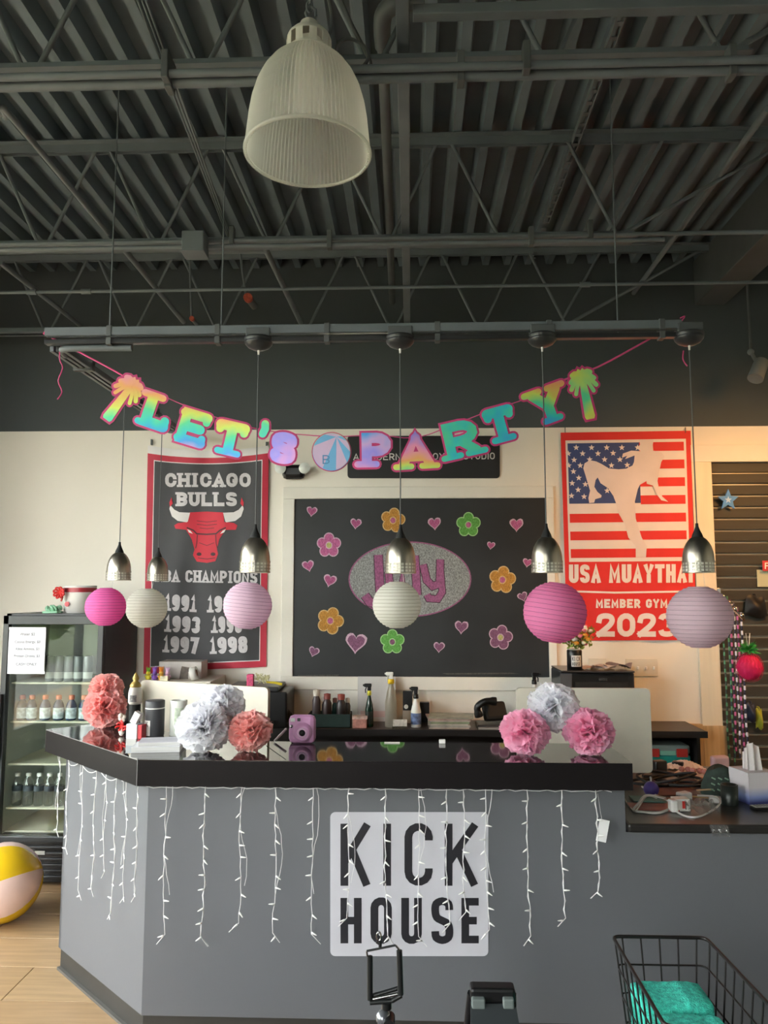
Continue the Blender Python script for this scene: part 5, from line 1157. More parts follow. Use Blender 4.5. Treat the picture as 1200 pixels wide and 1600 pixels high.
# spray bottles
def spray(px, ytop, wpx, label, body, head, neck=None, labelm=None, y=5.1, base=HB, htot=None, glassy=False, nozz=-1):
    x_ = DP_(px, y); H_ = P(px, ytop, y).z - base; r_ = wpx / 2 * S_; t = thing('spray_bottle', (x_, y, base), label, 'spray bottle', None)
    hb = H_ - .075
    build('bottle_body', MB().lathe([(0, 0), (r_ * .95, 0), (r_, .006), (r_, hb * .55), (r_ * .75, hb * .75), (r_ * .42, hb * .95), (r_ * .4, hb)], (x_, y, base + .0005), 22), body, t)
    build('collar', MB().lathe([(r_ * .5, hb), (r_ * .55, hb + .003), (r_ * .5, hb + .028), (r_ * .3, hb + .03)], (x_, y, base), 16), neck or head, t)
    h = MB(); h.box((x_ - .012, y - .01, base + hb + .03), (x_ + .012, y + .01, base + hb + .055), ch=.004); h.box((x_ - .035 if nozz < 0 else x_ - .015, y - .011, base + hb + .052), (x_ + .015 if nozz < 0 else x_ + .035, y + .011, base + hb + .075), ch=.006)
    h.tube([(x_ + nozz * .018, y, base + hb + .055), (x_ + nozz * .026, y, base + hb + .035), (x_ + nozz * .024, y, base + hb + .015)], .004, 6); h.cyl((x_ + nozz * .034, y, base + hb + .064), (x_ + nozz * .042, y, base + hb + .064), .006)
    build('trigger_head', h, head, t)
    if labelm: build('label', MB().lathe([(r_ * 1.02, .02), (r_ * 1.02, hb * .5)], (x_, y, base), 22), labelm, t)
    return t
spray(577, 1068, 12, 'dark green spray bottle with yellow collar in front of the white poster', glass('green liquid', '#1f4a40', .1, .45, '#1f5a48'), black, mat('yellow collar', '#d2cf3c', .5), mat('dark label', '#1c2a26', .5))
spray(611, 1050, 18, 'tall clear spray bottle with yellow collar and white trigger head', glass('frosted bottle', '#d9d5c8', .08, .65, '#cfcabb'), whitep, mat('bright yellow collar', '#e3c11d', .5))
spray(650, 1073, 15, 'white spray bottle with black trigger head and blue label', whitep, black, None, mat('blue and white label', '#5d6f96', .5, var=.6, vs=40), nozz=-1)
spray(836, 1051, 14, 'white spray bottle with black trigger right of the desk phone, behind the monitor', whitep, black, None, None, y=5.2, nozz=1)
# white poster (code left out)
a, b = P(559, 1057, 5.3), P(618, 1136, 5.3); t = thing('poster_board', ((a.x + b.x) / 2, 5.3, HB), 'white printed board propped behind the green spray bottle', 'paper sign')
build('board', MB().box((a.x, 5.30, HB + .0005), (b.x, 5.304, a.z), ch=.001), mat('white poster', '#c9c7c4', .6, var=.06), t)
build('lower_print', MB().box((a.x + .02, 5.2985, HB + .03), (b.x - .02, 5.2995, HB + .07)), mat('pinkish print', '#cdb0ad', .6), t)
# tub of small bottles
tg_ = mat('dark teal bin', '#1f332f', .5, var=.3, vs=12); a, b = DP_(482, 5.08), DP_(548, 5.08)
t = thing('storage_bin', ((a + b) / 2, 5.1, HB), 'dark teal bin full of bottles beside the lilac camera', 'storage bin')
bn = MB(); bh = .085
for q in ((a, 5.05, a + .004, 5.2), (b - .004, 5.05, b, 5.2), (a, 5.05, b, 5.054), (a, 5.196, b, 5.2)): bn.box((q[0], q[1], HB + .0005), (q[2], q[3], HB + bh))
bn.box((a, 5.05, HB + .0005), (b, 5.2, HB + .005)); build('bin_body', bn, tg_, t)
for k, (px, yt, w_, c_, cc, lab) in enumerate(((494, 1077, 13, '#4a3f42', '#cfc6b8', 'leftmost'), (507, 1088, 9, '#39504c', '#d6d2c8', 'second'), (511, 1083, 14, '#3b2f30', '#7a3a33', 'red-capped middle'), (523, 1090, 9, '#2f5a52', '#8a5a50', 'short teal'), (533, 1084, 15, '#2f2a2c', '#93453a', 'red-capped right'), (546, 1090, 9, '#48463f', '#c9bfae', 'rightmost'))):
    y__ = 5.07 + (k % 2) * .05 + .02; x_ = DP_(px, y__); zt_k = P(px, yt, y__).z; r_ = w_ / 2 * S_ * .95; x_ = min(max(x_, a + r_ + .006), b - r_ - .006); z0_ = HB + .0055
    t2 = thing('small_bottle', (x_, y__, z0_), lab + ' bottle standing in the dark teal bin', 'bottle', 'bottles in the teal bin'); H_ = zt_k - z0_
    build('bottle_body', MB().lathe([(0, 0), (r_, .002), (r_, H_ * .7), (r_ * .6, H_ * .82)], (x_, y__, z0_), 14), mat('bottle ' + c_, c_, .35), t2); build('cap', MB().lathe([(r_ * .75, H_ * .82), (r_ * .78, H_ * .98), (0, H_)], (x_, y__, z0_), 14), mat('cap ' + cc, cc, .5), t2)
# cards
c = DP_(562, 5.06); t = thing('card_box', (c, 5.06, HB), 'small pinkish box of cards on the back desk left of the green spray bottle', 'box')
build('box_body', MB().box((c - .045, 5.04, HB + .0005), (c + .045, 5.1, HB + .055), ch=.002), mat('pinkish card', '#c98f82', .6, var=.3, vs=30), t); build('top_cards', MB().box((c - .047, 5.045, HB + .055), (c + .05, 5.1, HB + .075), ch=.001), mat('cards', '#c9aca0', .6, var=.4, vs=40), t)
c = P(625, 1130, 5.04).x; t = thing('card_holder', (c, 5.04, HB), 'clear holder with white business cards before the spray bottles', 'card holder')
build('tray', MB().box((c - .05, 5.02, HB + .0005), (c + .05, 5.06, HB + .012), ch=.002), clearw, t); build('cards', MB(Matrix.Translation((c, 5.045, HB + .013)) @ Matrix.Rotation(R(-20), 4, 'X')).box((-.045, -.006, 0), (.045, .006, .042)), mat('white cards', '#c6c2b8', .6, var=.3, vs=60), t)
x_ = DP_(637, 5.25); t = thing('speaker_box', (x_, 5.25, HB), 'narrow black device with a round white button behind the white spray bottle', 'device')
build('device_body', MB().box((x_ - .032, 5.25, HB + .0005), (x_ + .032, 5.30, P(636, 1080, 5.25).z), ch=.004), black, t); build('pale_base', MB().box((x_ - .035, 5.24, HB + .0005), (x_ + .035, 5.249, P(636, 1110, 5.25).z), ch=.002), mat('beige plastic', '#a79d8f', .5), t)
build('button', MB().cyl((x_ - .01, 5.239, P(636, 1104, 5.25).z), (x_ - .01, 5.249, P(636, 1104, 5.25).z), .014), whitep, t)
x_ = DP_(664, 5.3); single('small_black_box', MB().box((x_ - .035, 5.28, HB), (x_ + .03, 5.33, P(664, 1097, 5.3).z), ch=.004), black, 'small black box on the back desk behind the magazines', 'box')
# magazines
x0_, x1_ = DP_(670, 5.05), DP_(733, 5.05); z_ = HB + .0005
mg = ['#b9a99a', '#a7a49c', '#c7bdb2', '#8f9a7c', '#c2b3a8', '#b49a8e', '#9fa08a']
for k in range(7):
    th_ = [.009, .012, .008, .014, .008, .01, .006][k]; dx = [0, .006, -.004, .003, .012, .0, .022][k]; w_ = [0, 0, 0, -.01, 0, .02, .03][k]
    single('magazine', MB(rotz(((x0_ + x1_) / 2 + dx, 5.14, z_), R([0, 1, -1, 2, -2, 4, -5][k]))).box((-(x1_ - x0_) / 2 - w_ / 2, -.11, 0), ((x1_ - x0_) / 2 + w_ / 2, .11, th_), ch=.001), mat('magazine %d' % k, mg[k], .45, var=.35, vs=14),
           ['bottom', 'second lowest', 'third lowest', 'middle', 'third highest', 'second highest', 'topmost'][k] + ' magazine of the stack left of the desk phone', 'magazine', 'stacked magazines on the back desk'); z_ += th_ + .0004
# desk phone
x_ = DP_(770, 5.12); t = thing('desk_phone', (x_, 5.12, HB), 'black office desk phone with curled handset seen from behind', 'telephone')
M = Matrix.Translation((x_ + .015, 5.15, HB)); M2 = M @ Matrix.Translation((0, 0, .045)) @ Matrix.Rotation(R(18), 4, 'Z') @ Matrix.Rotation(R(-28), 4, 'X')
build('base', MB(M).box((-.12, -.09, .0005), (.11, .09, .022), ch=.006), mat('dark grey plastic', '#3a3a3a', .4), t); build('console', MB(M2).box((-.07, -.03, -.01), (.09, .03, .115), ch=.02), blackm, t)
hs = MB(); hs.tube(smooth([(x_ - .09, 5.10, HB + .07), (x_ - .10, 5.09, HB + .13), (x_ - .05, 5.09, HB + .165), (x_ + .02, 5.10, HB + .165)], 5), [.028] * 3 + [.022] * 10 + [.028] * 3, 12); build('handset', hs, black, t)
build('coil_cord', MB().tube([(x_ + .12 + .012 * math.cos(k * .9), 5.1 + .012 * math.sin(k * .9), HB + .012 + k * .0012) for k in range(60)], .003, 5), black, t)
# white keypad strips etc.
single('router', MB().box((DP_(745), 5.02, HB), (DP_(790), 5.05, HB + .01), ch=.002), mat('silver plastic', '#9b9b98', .4), 'slim silver strip in front of the desk phone', 'device')
# printer on a stand, right
zp0, zp1 = P(940, 1080, 5.05).z, P(940, 1050, 5.05).z; xp0, xp1 = P(877, 1060, 5.0).x, P(993, 1060, 5.0).x
t = thing('printer', ((xp0 + xp1) / 2, 5.2, HB), 'black printer behind the right monitor with papers on top', 'printer')
build('printer_body', MB().box((xp0, 5.02, HB + .0005), (xp1, 5.36, zp1), ch=.01), mat('black printer plastic', '#1b1b1d', .35), t); build('top_lid', MB().box((xp0 + .002, 5.0, zp1), (xp1 - .002, 5.36, zp1 + .012), ch=.004), mat('grey black lid', '#3c3c3e', .25), t)
build('side_cover', MB().box((xp0 - .004, 5.01, zp0 - .15), (xp0 + .07, 5.02, zp1 - .005), ch=.003), mat('grey printer side', '#4f5154', .4), t)
build('silver_badge', MB().box((P(936, 1061, 5.0).x, 5.008, P(936, 1064, 5).z), (P(949, 1061, 5.0).x, 5.018, P(936, 1060, 5).z), ch=.001), chrome, t); build('output_slot', MB().box((xp0 + .09, 5.012, zp1 - .09), (xp1 - .04, 5.0195, zp1 - .06)), blackm, t)
for k, (px, py, w_, rz_, lab, col) in enumerate(((921, 1047, .13, 12, 'pale folded paper on the printer, left', '#b6aa9c'), (945, 1046, .14, -8, 'white paper sheet in the middle of the printer top', '#c9c4bf'), (967, 1047, .17, -20, 'dark crumpled leaflet on the right of the printer top', '#6a6264'))):
    x_ = P(px, py, 5.1).x; m = MB(rotz((x_, 5.12, zp1 + .0125 + k * .001), R(rz_))); m.grid(lambda u, v: Vector(((u - .5) * w_, (v - .5) * .16, .004 + (.012 + .01 * k) * abs(math.sin(u * 4 + v * 2 + k)))), 8, 6); single('loose_paper', m, mat('loose paper %d' % k, col, .5, var=.4, vs=20), lab, 'paper')
# vase of flowers
x_, yv = P(898, 1046, 5.07).x, 5.07; zv = zp1 + .0125; hv = P(897, 1015, yv).z - zv; rv = 11 * S_
t = thing('flower_vase', (x_, yv, zv), 'black jar of flowers with a white kick house label on the printer', 'vase')
build('jar', MB().lathe([(0, 0), (rv, .0), (rv, hv * .95), (rv * .9, hv), (rv * .85, hv), (rv * .85, hv * .3), (0, hv * .3)], (x_, yv, zv), 24), black, t)
build('rim', MB().lathe([(rv * .9, hv), (rv * .98, hv * 1.03), (rv * .85, hv * 1.03)], (x_, yv, zv), 24), whitep, t)
m = MB(); m.grid(lambda u, v: Vector((x_ + rv * 1.02 * math.cos(R(-125 + 78 * u)), yv + rv * 1.02 * math.sin(R(-125 + 78 * u)), zv + hv * (.18 + .55 * v))), 8, 2); build('label', m, whitep, t)
def curved(s, zc, h, mt):
    mm = MB(); n_ = len(s); wt = R(66) * rv; cw_ = wt / n_ * .78
    for i, ch in enumerate(s):
        for q in letter(ch, 0, 0, cw_ if ch != 'I' else cw_ * .4, h, .0026 * 1.1):
            mm.add([(x_ + rv * 1.035 * math.cos(R(-119) + (i * wt / n_ + xx) / rv), yv + rv * 1.035 * math.sin(R(-119) + (i * wt / n_ + xx) / rv), zv + zc + yy) for xx, yy in q], [list(range(len(q)))])
    return build('lettering', mm, mt, t)
curved('KICK', hv * .46, hv * .22, black); curved('HOUSE', hv * .22, hv * .18, black)
rg = random.Random(8); fols = MB(); blo = {'#e8e0d8': MB(), '#e0a23c': MB(), '#c86a78': MB(), '#f0eed8': MB()}
for k in range(150):
    a_ = rg.random() * 6.28; q = rg.uniform(0, 1); p = Vector((x_ + .03 + (.02 + .075 * q) * math.cos(a_), yv + .05 * q * math.sin(a_), zv + hv + .02 + rg.uniform(-.02, .14) * (1 - .3 * q))); d = Vector((rg.uniform(-1, 1), rg.uniform(-1, 1), rg.uniform(.2, 1))).normalized() * rg.uniform(.03, .05); s_ = d.orthogonal().normalized() * .013
    fols.add([p, p + d * .5 + s_, p + d, p + d * .5 - s_], [(0, 1, 2, 3)])
build('leaves', fols, mat('bouquet green', '#7f9440', .6, var=.4, vs=50), t)
for k in range(44):
    col = rg.choice(list(blo)); a_ = rg.random() * 6.28; q = rg.uniform(.3, 1); p = (x_ + .03 + .085 * q * math.cos(a_), yv + .05 * q * math.sin(a_) - .02, zv + hv + .03 + rg.uniform(0, .13)); blo[col].sphere(p, rg.uniform(.012, .022), 8, sc=(1, 1, .7))
for c_, m in blo.items(): build('blossoms', m, mat('blossom ' + c_, c_, .7, var=.2, vs=90), t)
build('stems', MB().tube([(x_, yv, zv + hv * .4), (x_ + .02, yv, zv + hv + .05)], .004, 5).tube([(x_ - .01, yv, zv + hv * .4), (x_ + .05, yv - .01, zv + hv + .08)], .003, 5), mat('bouquet green', '#7f9440'), t)

# ---- left back group: cabinet, trolls, picture box, printer
xl0, xl1 = P(226, 1070, 5.0).x, P(316, 1070, 5.0).x; zc_ = P(270, 1064, 5.0).z
t = thing('side_cabinet', ((xl0 + xl1) / 2, 5.2, 0), 'low white cabinet against the back wall behind the left monitor', 'cabinet')
build('cabinet_body', MB().box((xl0, 4.98, 0), (xl1 + .06, YB1, zc_), ch=.004), mat('off white laminate', '#c9c4b6', .5), t); build('door', MB().box((xl0 + .01, 4.972, .05), (xl1 + .05, 4.98, zc_ - .03), ch=.002), mat('off white laminate', '#c9c4b6'), t)
a, b = P(247, 1034, 5.1), P(313, 1064, 5.1)
t = thing('picture_box', ((a.x + b.x) / 2, 5.15, zc_), 'grey box printed with a photo standing behind the left monitor', 'box')
build('carton', MB().box((a.x, 5.12, zc_ + .0005), (b.x, 5.28, a.z), ch=.003), mat('printed carton', '#b7b0aa', .5, var=.12, vs=9), t)
pts = [(284, 1041), (296, 1043), (297, 1049), (294, 1050), (294, 1062), (280, 1062), (282, 1049)]
build('printed_figure', put(MB(), [pts], wallfn(5.1185)), mat('dark brown print', '#4e4238', .5, var=.4, vs=40), t)
t = thing('white_roll', (P(302, 1060, 5.05).x, 5.05, zc_), 'white tape roll standing on edge before the picture box', 'roll')
c = P(303, 1060, 5.05); rr_ = .042; zz_ = zc_ + rr_ + .001
build('roll', MB(Matrix.Translation((c.x, 5.05, zz_)) @ Matrix.Rotation(R(75), 4, 'Y')).lathe([(rr_, -.02), (rr_, .02), (rr_ * .55, .02), (rr_ * .55, -.02), (rr_, -.02)], n=26), whitep, t)
build('core', MB(Matrix.Translation((c.x, 5.05, zz_)) @ Matrix.Rotation(R(75), 4, 'Y')).lathe([(rr_ * .54, -.018), (rr_ * .54, .018)], n=20), mat('brown core', '#7a5f48', .7), t)
for px, col, hc_, lab in ((232, '#c2b22a', '#7fae3a', 'yellow troll doll, leftmost on the cabinet'), (242, '#7a55b0', '#8f5fc0', 'purple troll doll, second on the cabinet'), (252, '#e2b048', '#e08a2e', 'orange-haired troll doll, third on the cabinet'), (262, '#d8aac0', '#e3c0e0', 'pale pink troll doll, rightmost on the cabinet')):
    yv_ = 5.04; x_ = P(px, 1050, yv_).x; t = thing('troll_doll', (x_, yv_, zc_), lab, 'doll', 'small coloured dolls on the cabinet')
    build('body', MB().lathe([(0, 0), (.014, .001), (.018, .015), (.012, .032), (0, .034)], (x_, yv_, zc_ + .0005), 12).sphere((x_ - .018, yv_, zc_ + .024), .007, 8).sphere((x_ + .018, yv_, zc_ + .024), .007, 8), mat('doll ' + col, col, .6), t)
    build('head', MB().sphere((x_, yv_, zc_ + .045), .016, 12).sphere((x_, yv_ - .016, zc_ + .043), .004, 6), mat('doll ' + col, col), t)
    hm = MB(); rg = random.Random(px)
    for k in range(14): a_ = R(k * 25); hm.tube([(x_ + .008 * math.cos(a_), yv_ + .008 * math.sin(a_), zc_ + .056), (x_ + .015 * math.cos(a_), yv_ + .012 * math.sin(a_), zc_ + .085 + rg.uniform(-.008, .006))], [.004, .001], 5)
    build('hair', hm, mat('doll hair ' + hc_, hc_, .8), t)
single('snack_box', MB().box((P(250, 1060, 5.0).x, 5.0, zc_), (P(262, 1060, 5.0).x, 5.02, zc_ + .03), ch=.002), mat('cream packet', '#d6cfae', .6, var=.3, vs=40), 'small cream packet at the front of the cabinet below the dolls', 'box')
# left printer
a, b = P(349, 1085, 4.95), P(446, 1085, 4.95); z1_ = P(400, 1083, 4.95).z
t = thing('printer', ((a.x + b.x) / 2, 5.1, HB), 'black printer left of the lilac camera, behind the coral pompom', 'printer')
build('printer_body', MB().box((a.x, 5.01, HB + .0005), (b.x, 5.34, z1_), ch=.012), mat('black printer plastic', '#1b1b1d'), t); build('scanner_lid', MB().box((a.x, 5.03, z1_), (b.x - .06, 5.34, z1_ + .03), ch=.008), mat('charcoal lid', '#2c2d2e', .4), t)
build('paper_tray', MB().box((a.x + .05, 4.95, HB + .03), (b.x - .08, 5.01, HB + .05), ch=.003), black, t); build('control_panel', MB().box((P(403, 1090, 5.0).x, 5.004, z1_ - .06), (P(416, 1090, 5.0).x, 5.0095, z1_ - .03)), mat('grey panel', '#6a6e6e', .3), t)
c = P(391, 1083, 5.06); t = thing('pink_tube', (c.x, 5.06, z1_ + .03), 'hot pink patterned box standing on the left printer', 'box')
build('tube_body', MB().box((c.x - .022, 5.04, z1_ + .0305), (c.x + .022, 5.08, P(391, 1054, 5.06).z), ch=.003), mat('hot pink pattern', '#c94670', .5, var=.35, vs=90), t); build('end_flap', MB().box((c.x - .018, 5.044, P(391, 1054, 5.06).z), (c.x + .018, 5.076, P(391, 1054, 5.06).z + .003)), mat('hot pink pattern', '#c94670'), t)
m = MB(); rg = random.Random(4); a = P(401, 1066, 5.08); b = P(443, 1081, 5.08); a.z = max(a.z, z1_ + .05)
t = thing('feather_duster', ((a.x + b.x) / 2, 5.08, z1_ + .03), 'pale yellow feathery duster with a yellow handle lying on the left printer', 'duster')
for k in range(90):
    q = rg.random(); p = Vector((a.x + .08 * q, 5.08 + rg.uniform(-.02, .02), z1_ + .055 + rg.uniform(0, .035) * (1 - q * .5))); d = Vector((rg.uniform(-1, .3), rg.uniform(-.6, .6), rg.uniform(-.2, 1))).normalized() * .03; m.add([p, p + d + Vector((.004, 0, 0)), p + d * 1.1, p + d - Vector((.004, 0, .002))], [(0, 1, 2, 3)])
build('feathers', m, mat('pale yellow feather', '#cfc99a', .8, var=.2, vs=60), t); build('handle', MB().tube([(a.x + .06, 5.08, z1_ + .055), (a.x + .12, 5.08, z1_ + .05), (b.x - .01, 5.08, z1_ + .02 + .02)], [.006, .008, .009], 8), mat('yellow handle', '#d9c22a', .4), t)
m = MB(); 
m.grid(lambda u, v: Vector((P(447, 1100, 5.1).x + .12 * u, 5.06 + .1 * v, HB + .004 + .13 * (1 - u) ** 1.5 * (.7 + .3 * math.sin(v * 5)) * (1 - abs(2 * v - 1) ** 4 * .6) + .01 * math.sin(u * 14 + v * 9) ** 2)), 16, 10, sm=False)
single('black_bag', m, blackm, 'crumpled black bag between the left printer and the teal bin', 'bag')
# ================================================================== lower desk clutter
def dz(px, py, z=ZL): return Q(px, py, z)
def cable(pts, r, m, label, cat='cable', name='cable', dz_=0):
    ps = [tuple(Q(x, y, ZL + r + (h if h else 0))) for x, y, h in pts]; return single(name, MB().tube(smooth(ps, 5), r, 7), m, label, cat)
wc = mat('white cable', '#cfcbc6', .5)
cable([(1003, 1229, .0), (1020, 1240, .01), (1045, 1252, .02), (1060, 1270, 0), (1085, 1277, 0), (1110, 1268, .0), (1125, 1255, .02), (1118, 1245, .03), (1090, 1243, .02)], .0042, wc, 'white charging cable looping across the front of the lower desk')
cable([(1040, 1247, .02), (1010, 1243, .03), (998, 1255, .015), (990, 1266, .0), (1005, 1269, 0), (1030, 1270, 0), (1050, 1262, 0)], .0055, wc, 'thick white cable loop at the left end of the lower desk')
cable([(975, 1247, 0), (985, 1262, 0), (994, 1266, .012), (1005, 1250, .02), (1014, 1243, .03), (1030, 1250, .0)], .003, wc, 'thin white cable hanging by the countertop end')
bk = mat('black cable rubber', '#1c1b1c', .5)
rg = random.Random(12)
for i, (cx, cy, rx, ry, h, lab) in enumerate(((1030, 1212, 28, 10, .03, 'left'), (1055, 1218, 34, 11, .012, 'front'), (1048, 1208, 30, 9, .05, 'upper'), (1075, 1222, 26, 9, .02, 'right'), (1020, 1222, 30, 8, .006, 'lowest'))):
    c = Q(cx, cy, ZL + h + .006); sx_ = rx / F * 4.1; sy_ = ry / F * 4.1 * 3.2
    pts = [(c.x + sx_ * math.cos(a) * (1 + .12 * math.sin(a * 3 + i)), c.y + sy_ * math.sin(a) * .8, ZL + .008 + h * (.5 + .5 * math.sin(a + i)) ) for a in [R(15 * k) for k in range(40)]]
    single('cable_coil', MB().tube(pts, .0065, 7), bk, lab + ' coil in the heap of black cables on the lower desk', 'cable', 'heap of black cables')
for i, (px, py, w_, d_, h_, rz_, lab) in enumerate(((1030, 1205, .07, .05, .055, 20, 'black plug adapter on the heap of cables beside the monitor'), (1060, 1200, .06, .05, .035, -30, 'black power brick behind the purple ball'), (1012, 1216, .05, .04, .02, 5, 'small black connector left of the purple ball'))):
    c = Q(px, py, ZL); single('power_adapter', MB(rotz((c.x, c.y, ZL), R(rz_))).box((-w_ / 2, -d_ / 2, 0), (w_ / 2, d_ / 2, h_), ch=.008), black, lab, 'adapter')
c = Q(1018, 1245, ZL); pb = P(1018, 1234, c.y); r_ = .034
t = thing('purple_ball', (c.x, c.y, ZL), 'small purple ball with a string loop on the lower desk', 'ball')
build('ball', MB().sphere((c.x, c.y, ZL + r_), r_, 24), mat('purple rubber', '#48357f', .35), t); build('loop', MB().tube([(c.x, c.y, ZL + 2 * r_ - .003), (c.x - .003, c.y, ZL + 2 * r_ + .02), (c.x + .003, c.y, ZL + 2 * r_ + .018), (c.x + .001, c.y, ZL + 2 * r_ - .003)], .0018, 6), wc, t)
# long striped strip (party strip) at the back
a, b = Q(1062, 1212, ZL), Q(1138, 1222, ZL); t = thing('bulb_packet', ((a.x + b.x) / 2, a.y, ZL), 'clear packet of small pinkish bulbs lying across the lower desk', 'packet')
M = rotz(((a.x + b.x) / 2, (a.y + b.y) / 2 + .05, ZL), math.atan2(b.y - a.y, b.x - a.x)); L_ = (b - a).length
build('tray', MB(M).box((-L_ / 2, -.06, .0005), (L_ / 2, .06, .012), ch=.004), mat('pale pink tray', '#d8c3bb', .4), t)
for k in range(7): build('small_bulb', MB(M).sphere((-L_ / 2 + .03 + k * (L_ - .06) / 6, -.01 + .012 * (k % 2), .027), .016, 10, sc=(1, .8, .9)), mat('dusty pink bulb', '#b57a74' if 1 else '', .3, var=.35, vs=60), t)
m = MB(); c = Q(1070, 1203, ZL)
m.grid(lambda u, v: Vector((c.x - .09 + .2 * u, c.y + .0 + .1 * v, ZL + .002 + .035 * math.sin(u * 3.14) * math.sin(v * 3.14) + .006 * math.sin(u * 23 + v * 7) ** 2)), 20, 10, sm=False); single('tissue_wad', m, mat('pinkish tissue', '#d9c4bc', .8), 'crumpled pinkish tissue behind the black cable heap', 'tissue')
# wooden tray
a, b = Q(1100, 1235, ZL), Q(1128, 1215, ZL); single('wooden_block', MB(rotz(((a.x + b.x) / 2, (a.y + b.y) / 2, ZL), R(6))).box((-.05, -.09, 0), (.05, .09, .012), ch=.003), mat('light wood', '#b9926a', .5, var=.2, vs=5, stretch=(1, 9, 1)), 'flat light wood piece between the packet and the blue card', 'wood block')
for i, (px, py, L_, rz_, col, lab) in enumerate(((1120, 1244, .2, 14, '#d9bf94', 'pale wooden stick lying over the white cables'), (1100, 1250, .12, -20, '#b59a70', 'short wooden stick by the white charger'))):
    c = Q(px, py, ZL); single('wooden_stick', MB(rotz((c.x, c.y, ZL + .028 - i * .02), R(rz_))).box((-L_ / 2, -.006, 0), (L_ / 2, .006, .006), ch=.002), mat('stick ' + col, col, .5), lab, 'stick')
# blue card, notebooks under cables
c = Q(1113, 1236, ZL); single('blue_folder', MB(Matrix.Translation((c.x + .01, c.y, ZL)) @ Matrix.Rotation(R(8), 4, 'Y')).box((-.028, -.003, .002), (.028, .012, .085), ch=.002), mat('bright blue card', '#1f63c4', .45), 'bright blue card standing beside the green patterned glove', 'card')
for i, (px, py, w_, d_, col, lab, h) in enumerate(((1020, 1262, .20, .10, '#a9645a', 'reddish booklet under the thick white cable', .006), (1012, 1252, .14, .09, '#5a7f77', 'green booklet on the reddish one at the left end of the desk', .012), (1050, 1238, .22, .14, '#5e3d36', 'brown leather folder under the black cables', .008))):
    c = Q(px, py, ZL); z0_ = ZL + (.0065 if i == 1 else 0.0); single('booklet', MB(rotz((c.x, c.y, z0_), R(-6 + 5 * i))).box((-w_ / 2, -d_ / 2, 0), (w_ / 2, d_ / 2, .006), ch=.001), mat('booklet ' + col, col, .5, var=.25, vs=12), lab, 'booklet')
# white chargers
def charger(px, py, rz_, w_, d_, h_, lab, prong=True):
    c = Q(px, py, ZL); t = thing('charger', (c.x, c.y, ZL), lab, 'charger'); M = rotz((c.x, c.y, ZL), R(rz_))
    build('charger_body', MB(M).box((-w_ / 2, -d_ / 2, .0005), (w_ / 2, d_ / 2, h_), ch=.008), mat('glossy white plastic', '#e4e2de', .25), t)
    if prong: build('prongs', MB(M).box((-w_ / 2 - .012, -.008, h_ * .5), (-w_ / 2, -.005, h_ * .5 + .006)).box((-w_ / 2 - .012, .005, h_ * .5), (-w_ / 2, .008, h_ * .5 + .006)), chrome, t)
charger(1069, 1250, 25, .06, .045, .035, 'white charger block with rounded corners behind the smaller one'); charger(1052, 1268, 5, .032, .045, .05, 'small upright white charger at the front of the lower desk', False)
c = Q(1066, 1268, ZL); t = thing('instruction_box', (c.x, c.y, ZL), 'white small box with a red and black picture next to the upright charger', 'box'); M = rotz((c.x, c.y + .02, ZL), R(4))
build('carton', MB(M).box((-.03, -.02, .0005), (.035, .03, .05), ch=.002), whitep, t); build('red_print', MB(M).box((.0, -.0212, .012), (.012, -.0203, .042)), mat('red latch', '#c63a34'), t); build('dark_print', MB(M).box((.013, -.0212, .008), (.017, -.0203, .04)), black, t)
m = MB(); c = Q(1093, 1272, ZL)
m.grid(lambda u, v: Vector((c.x - .05 + .12 * u, c.y - .03 + .13 * v, ZL + .004 + .03 * abs(math.sin(u * 9 + v * 5) * math.cos(u * 4 - v * 8)) + .02 * math.sin(v * 3.1))), 18, 16, sm=False)
mf = MB(); mf.grid(lambda u, v: Vector((c.x - .02 + .07 * u + .01 * v, YL0 - .006 - .008 * abs(math.sin(u * 8 + v * 6)), ZL + .004 - .045 * v)), 10, 6, sm=False)
o = single('plastic_bag', m, glass('crinkled plastic', '#ececea', .08, .16, '#dedcd6', .25), 'crinkled clear plastic bag hanging over the front edge of the lower desk', 'bag')
build('bag_flap', mf, MATS['crinkled plastic'], o)
charger(1118, 1255, -15, .055, .03, .03, 'white and blue usb plug right of the plastic bag', False)
# glove with pattern, dark cup
c = Q(1140, 1250, ZL); t = thing('patterned_pouch', (c.x, c.y + .04, ZL), 'dark green pouch with pale green lettering-like pattern beside the tissue box', 'pouch')
M = rotz((c.x - .0, c.y + .09, ZL), R(-8))
def pch(u, v):
    a = math.pi * 2 * u; r1 = .085 * (1 - .35 * v ** 2); return Vector((r1 * math.cos(a) * (1 + .1 * math.sin(3 * a)), .055 * math.sin(a) * (1 - .3 * v), .0008 + .115 * v * (1 - .12 * math.cos(a * 2))))
m = MB(M).grid(pch, 24, 8); m.M = None; n0 = len(m.v); m.add([m.v[-25 + k] for k in range(24)], [list(range(24))]); build('pouch_body', m, mat('dark green fabric', '#26372e', .7, var=.4, vs=30), t)
for k in range(4):
    for j in range(3): build('pale_motif', MB(M @ Matrix.Translation((-.06 + k * .028 + j * .004, -.062 + .006 * j, .035 + j * .024)) @ Matrix.Rotation(R(25), 4, 'Y')).box((0, -.003, 0), (.018, .003, .006), ch=.001), mat('pale green motif', '#83a089', .6), t)
c = Q(1148, 1262, ZL); single('dark_can', MB().lathe([(0, 0), (.035, 0), (.036, .004), (.036, .085), (.03, .085), (.03, .01), (0, .01)], (c.x, c.y + .05, ZL), 24), mat('dark metal', '#2a2f2c', .3, .3), 'dark open cup in front of the patterned pouch', 'cup')
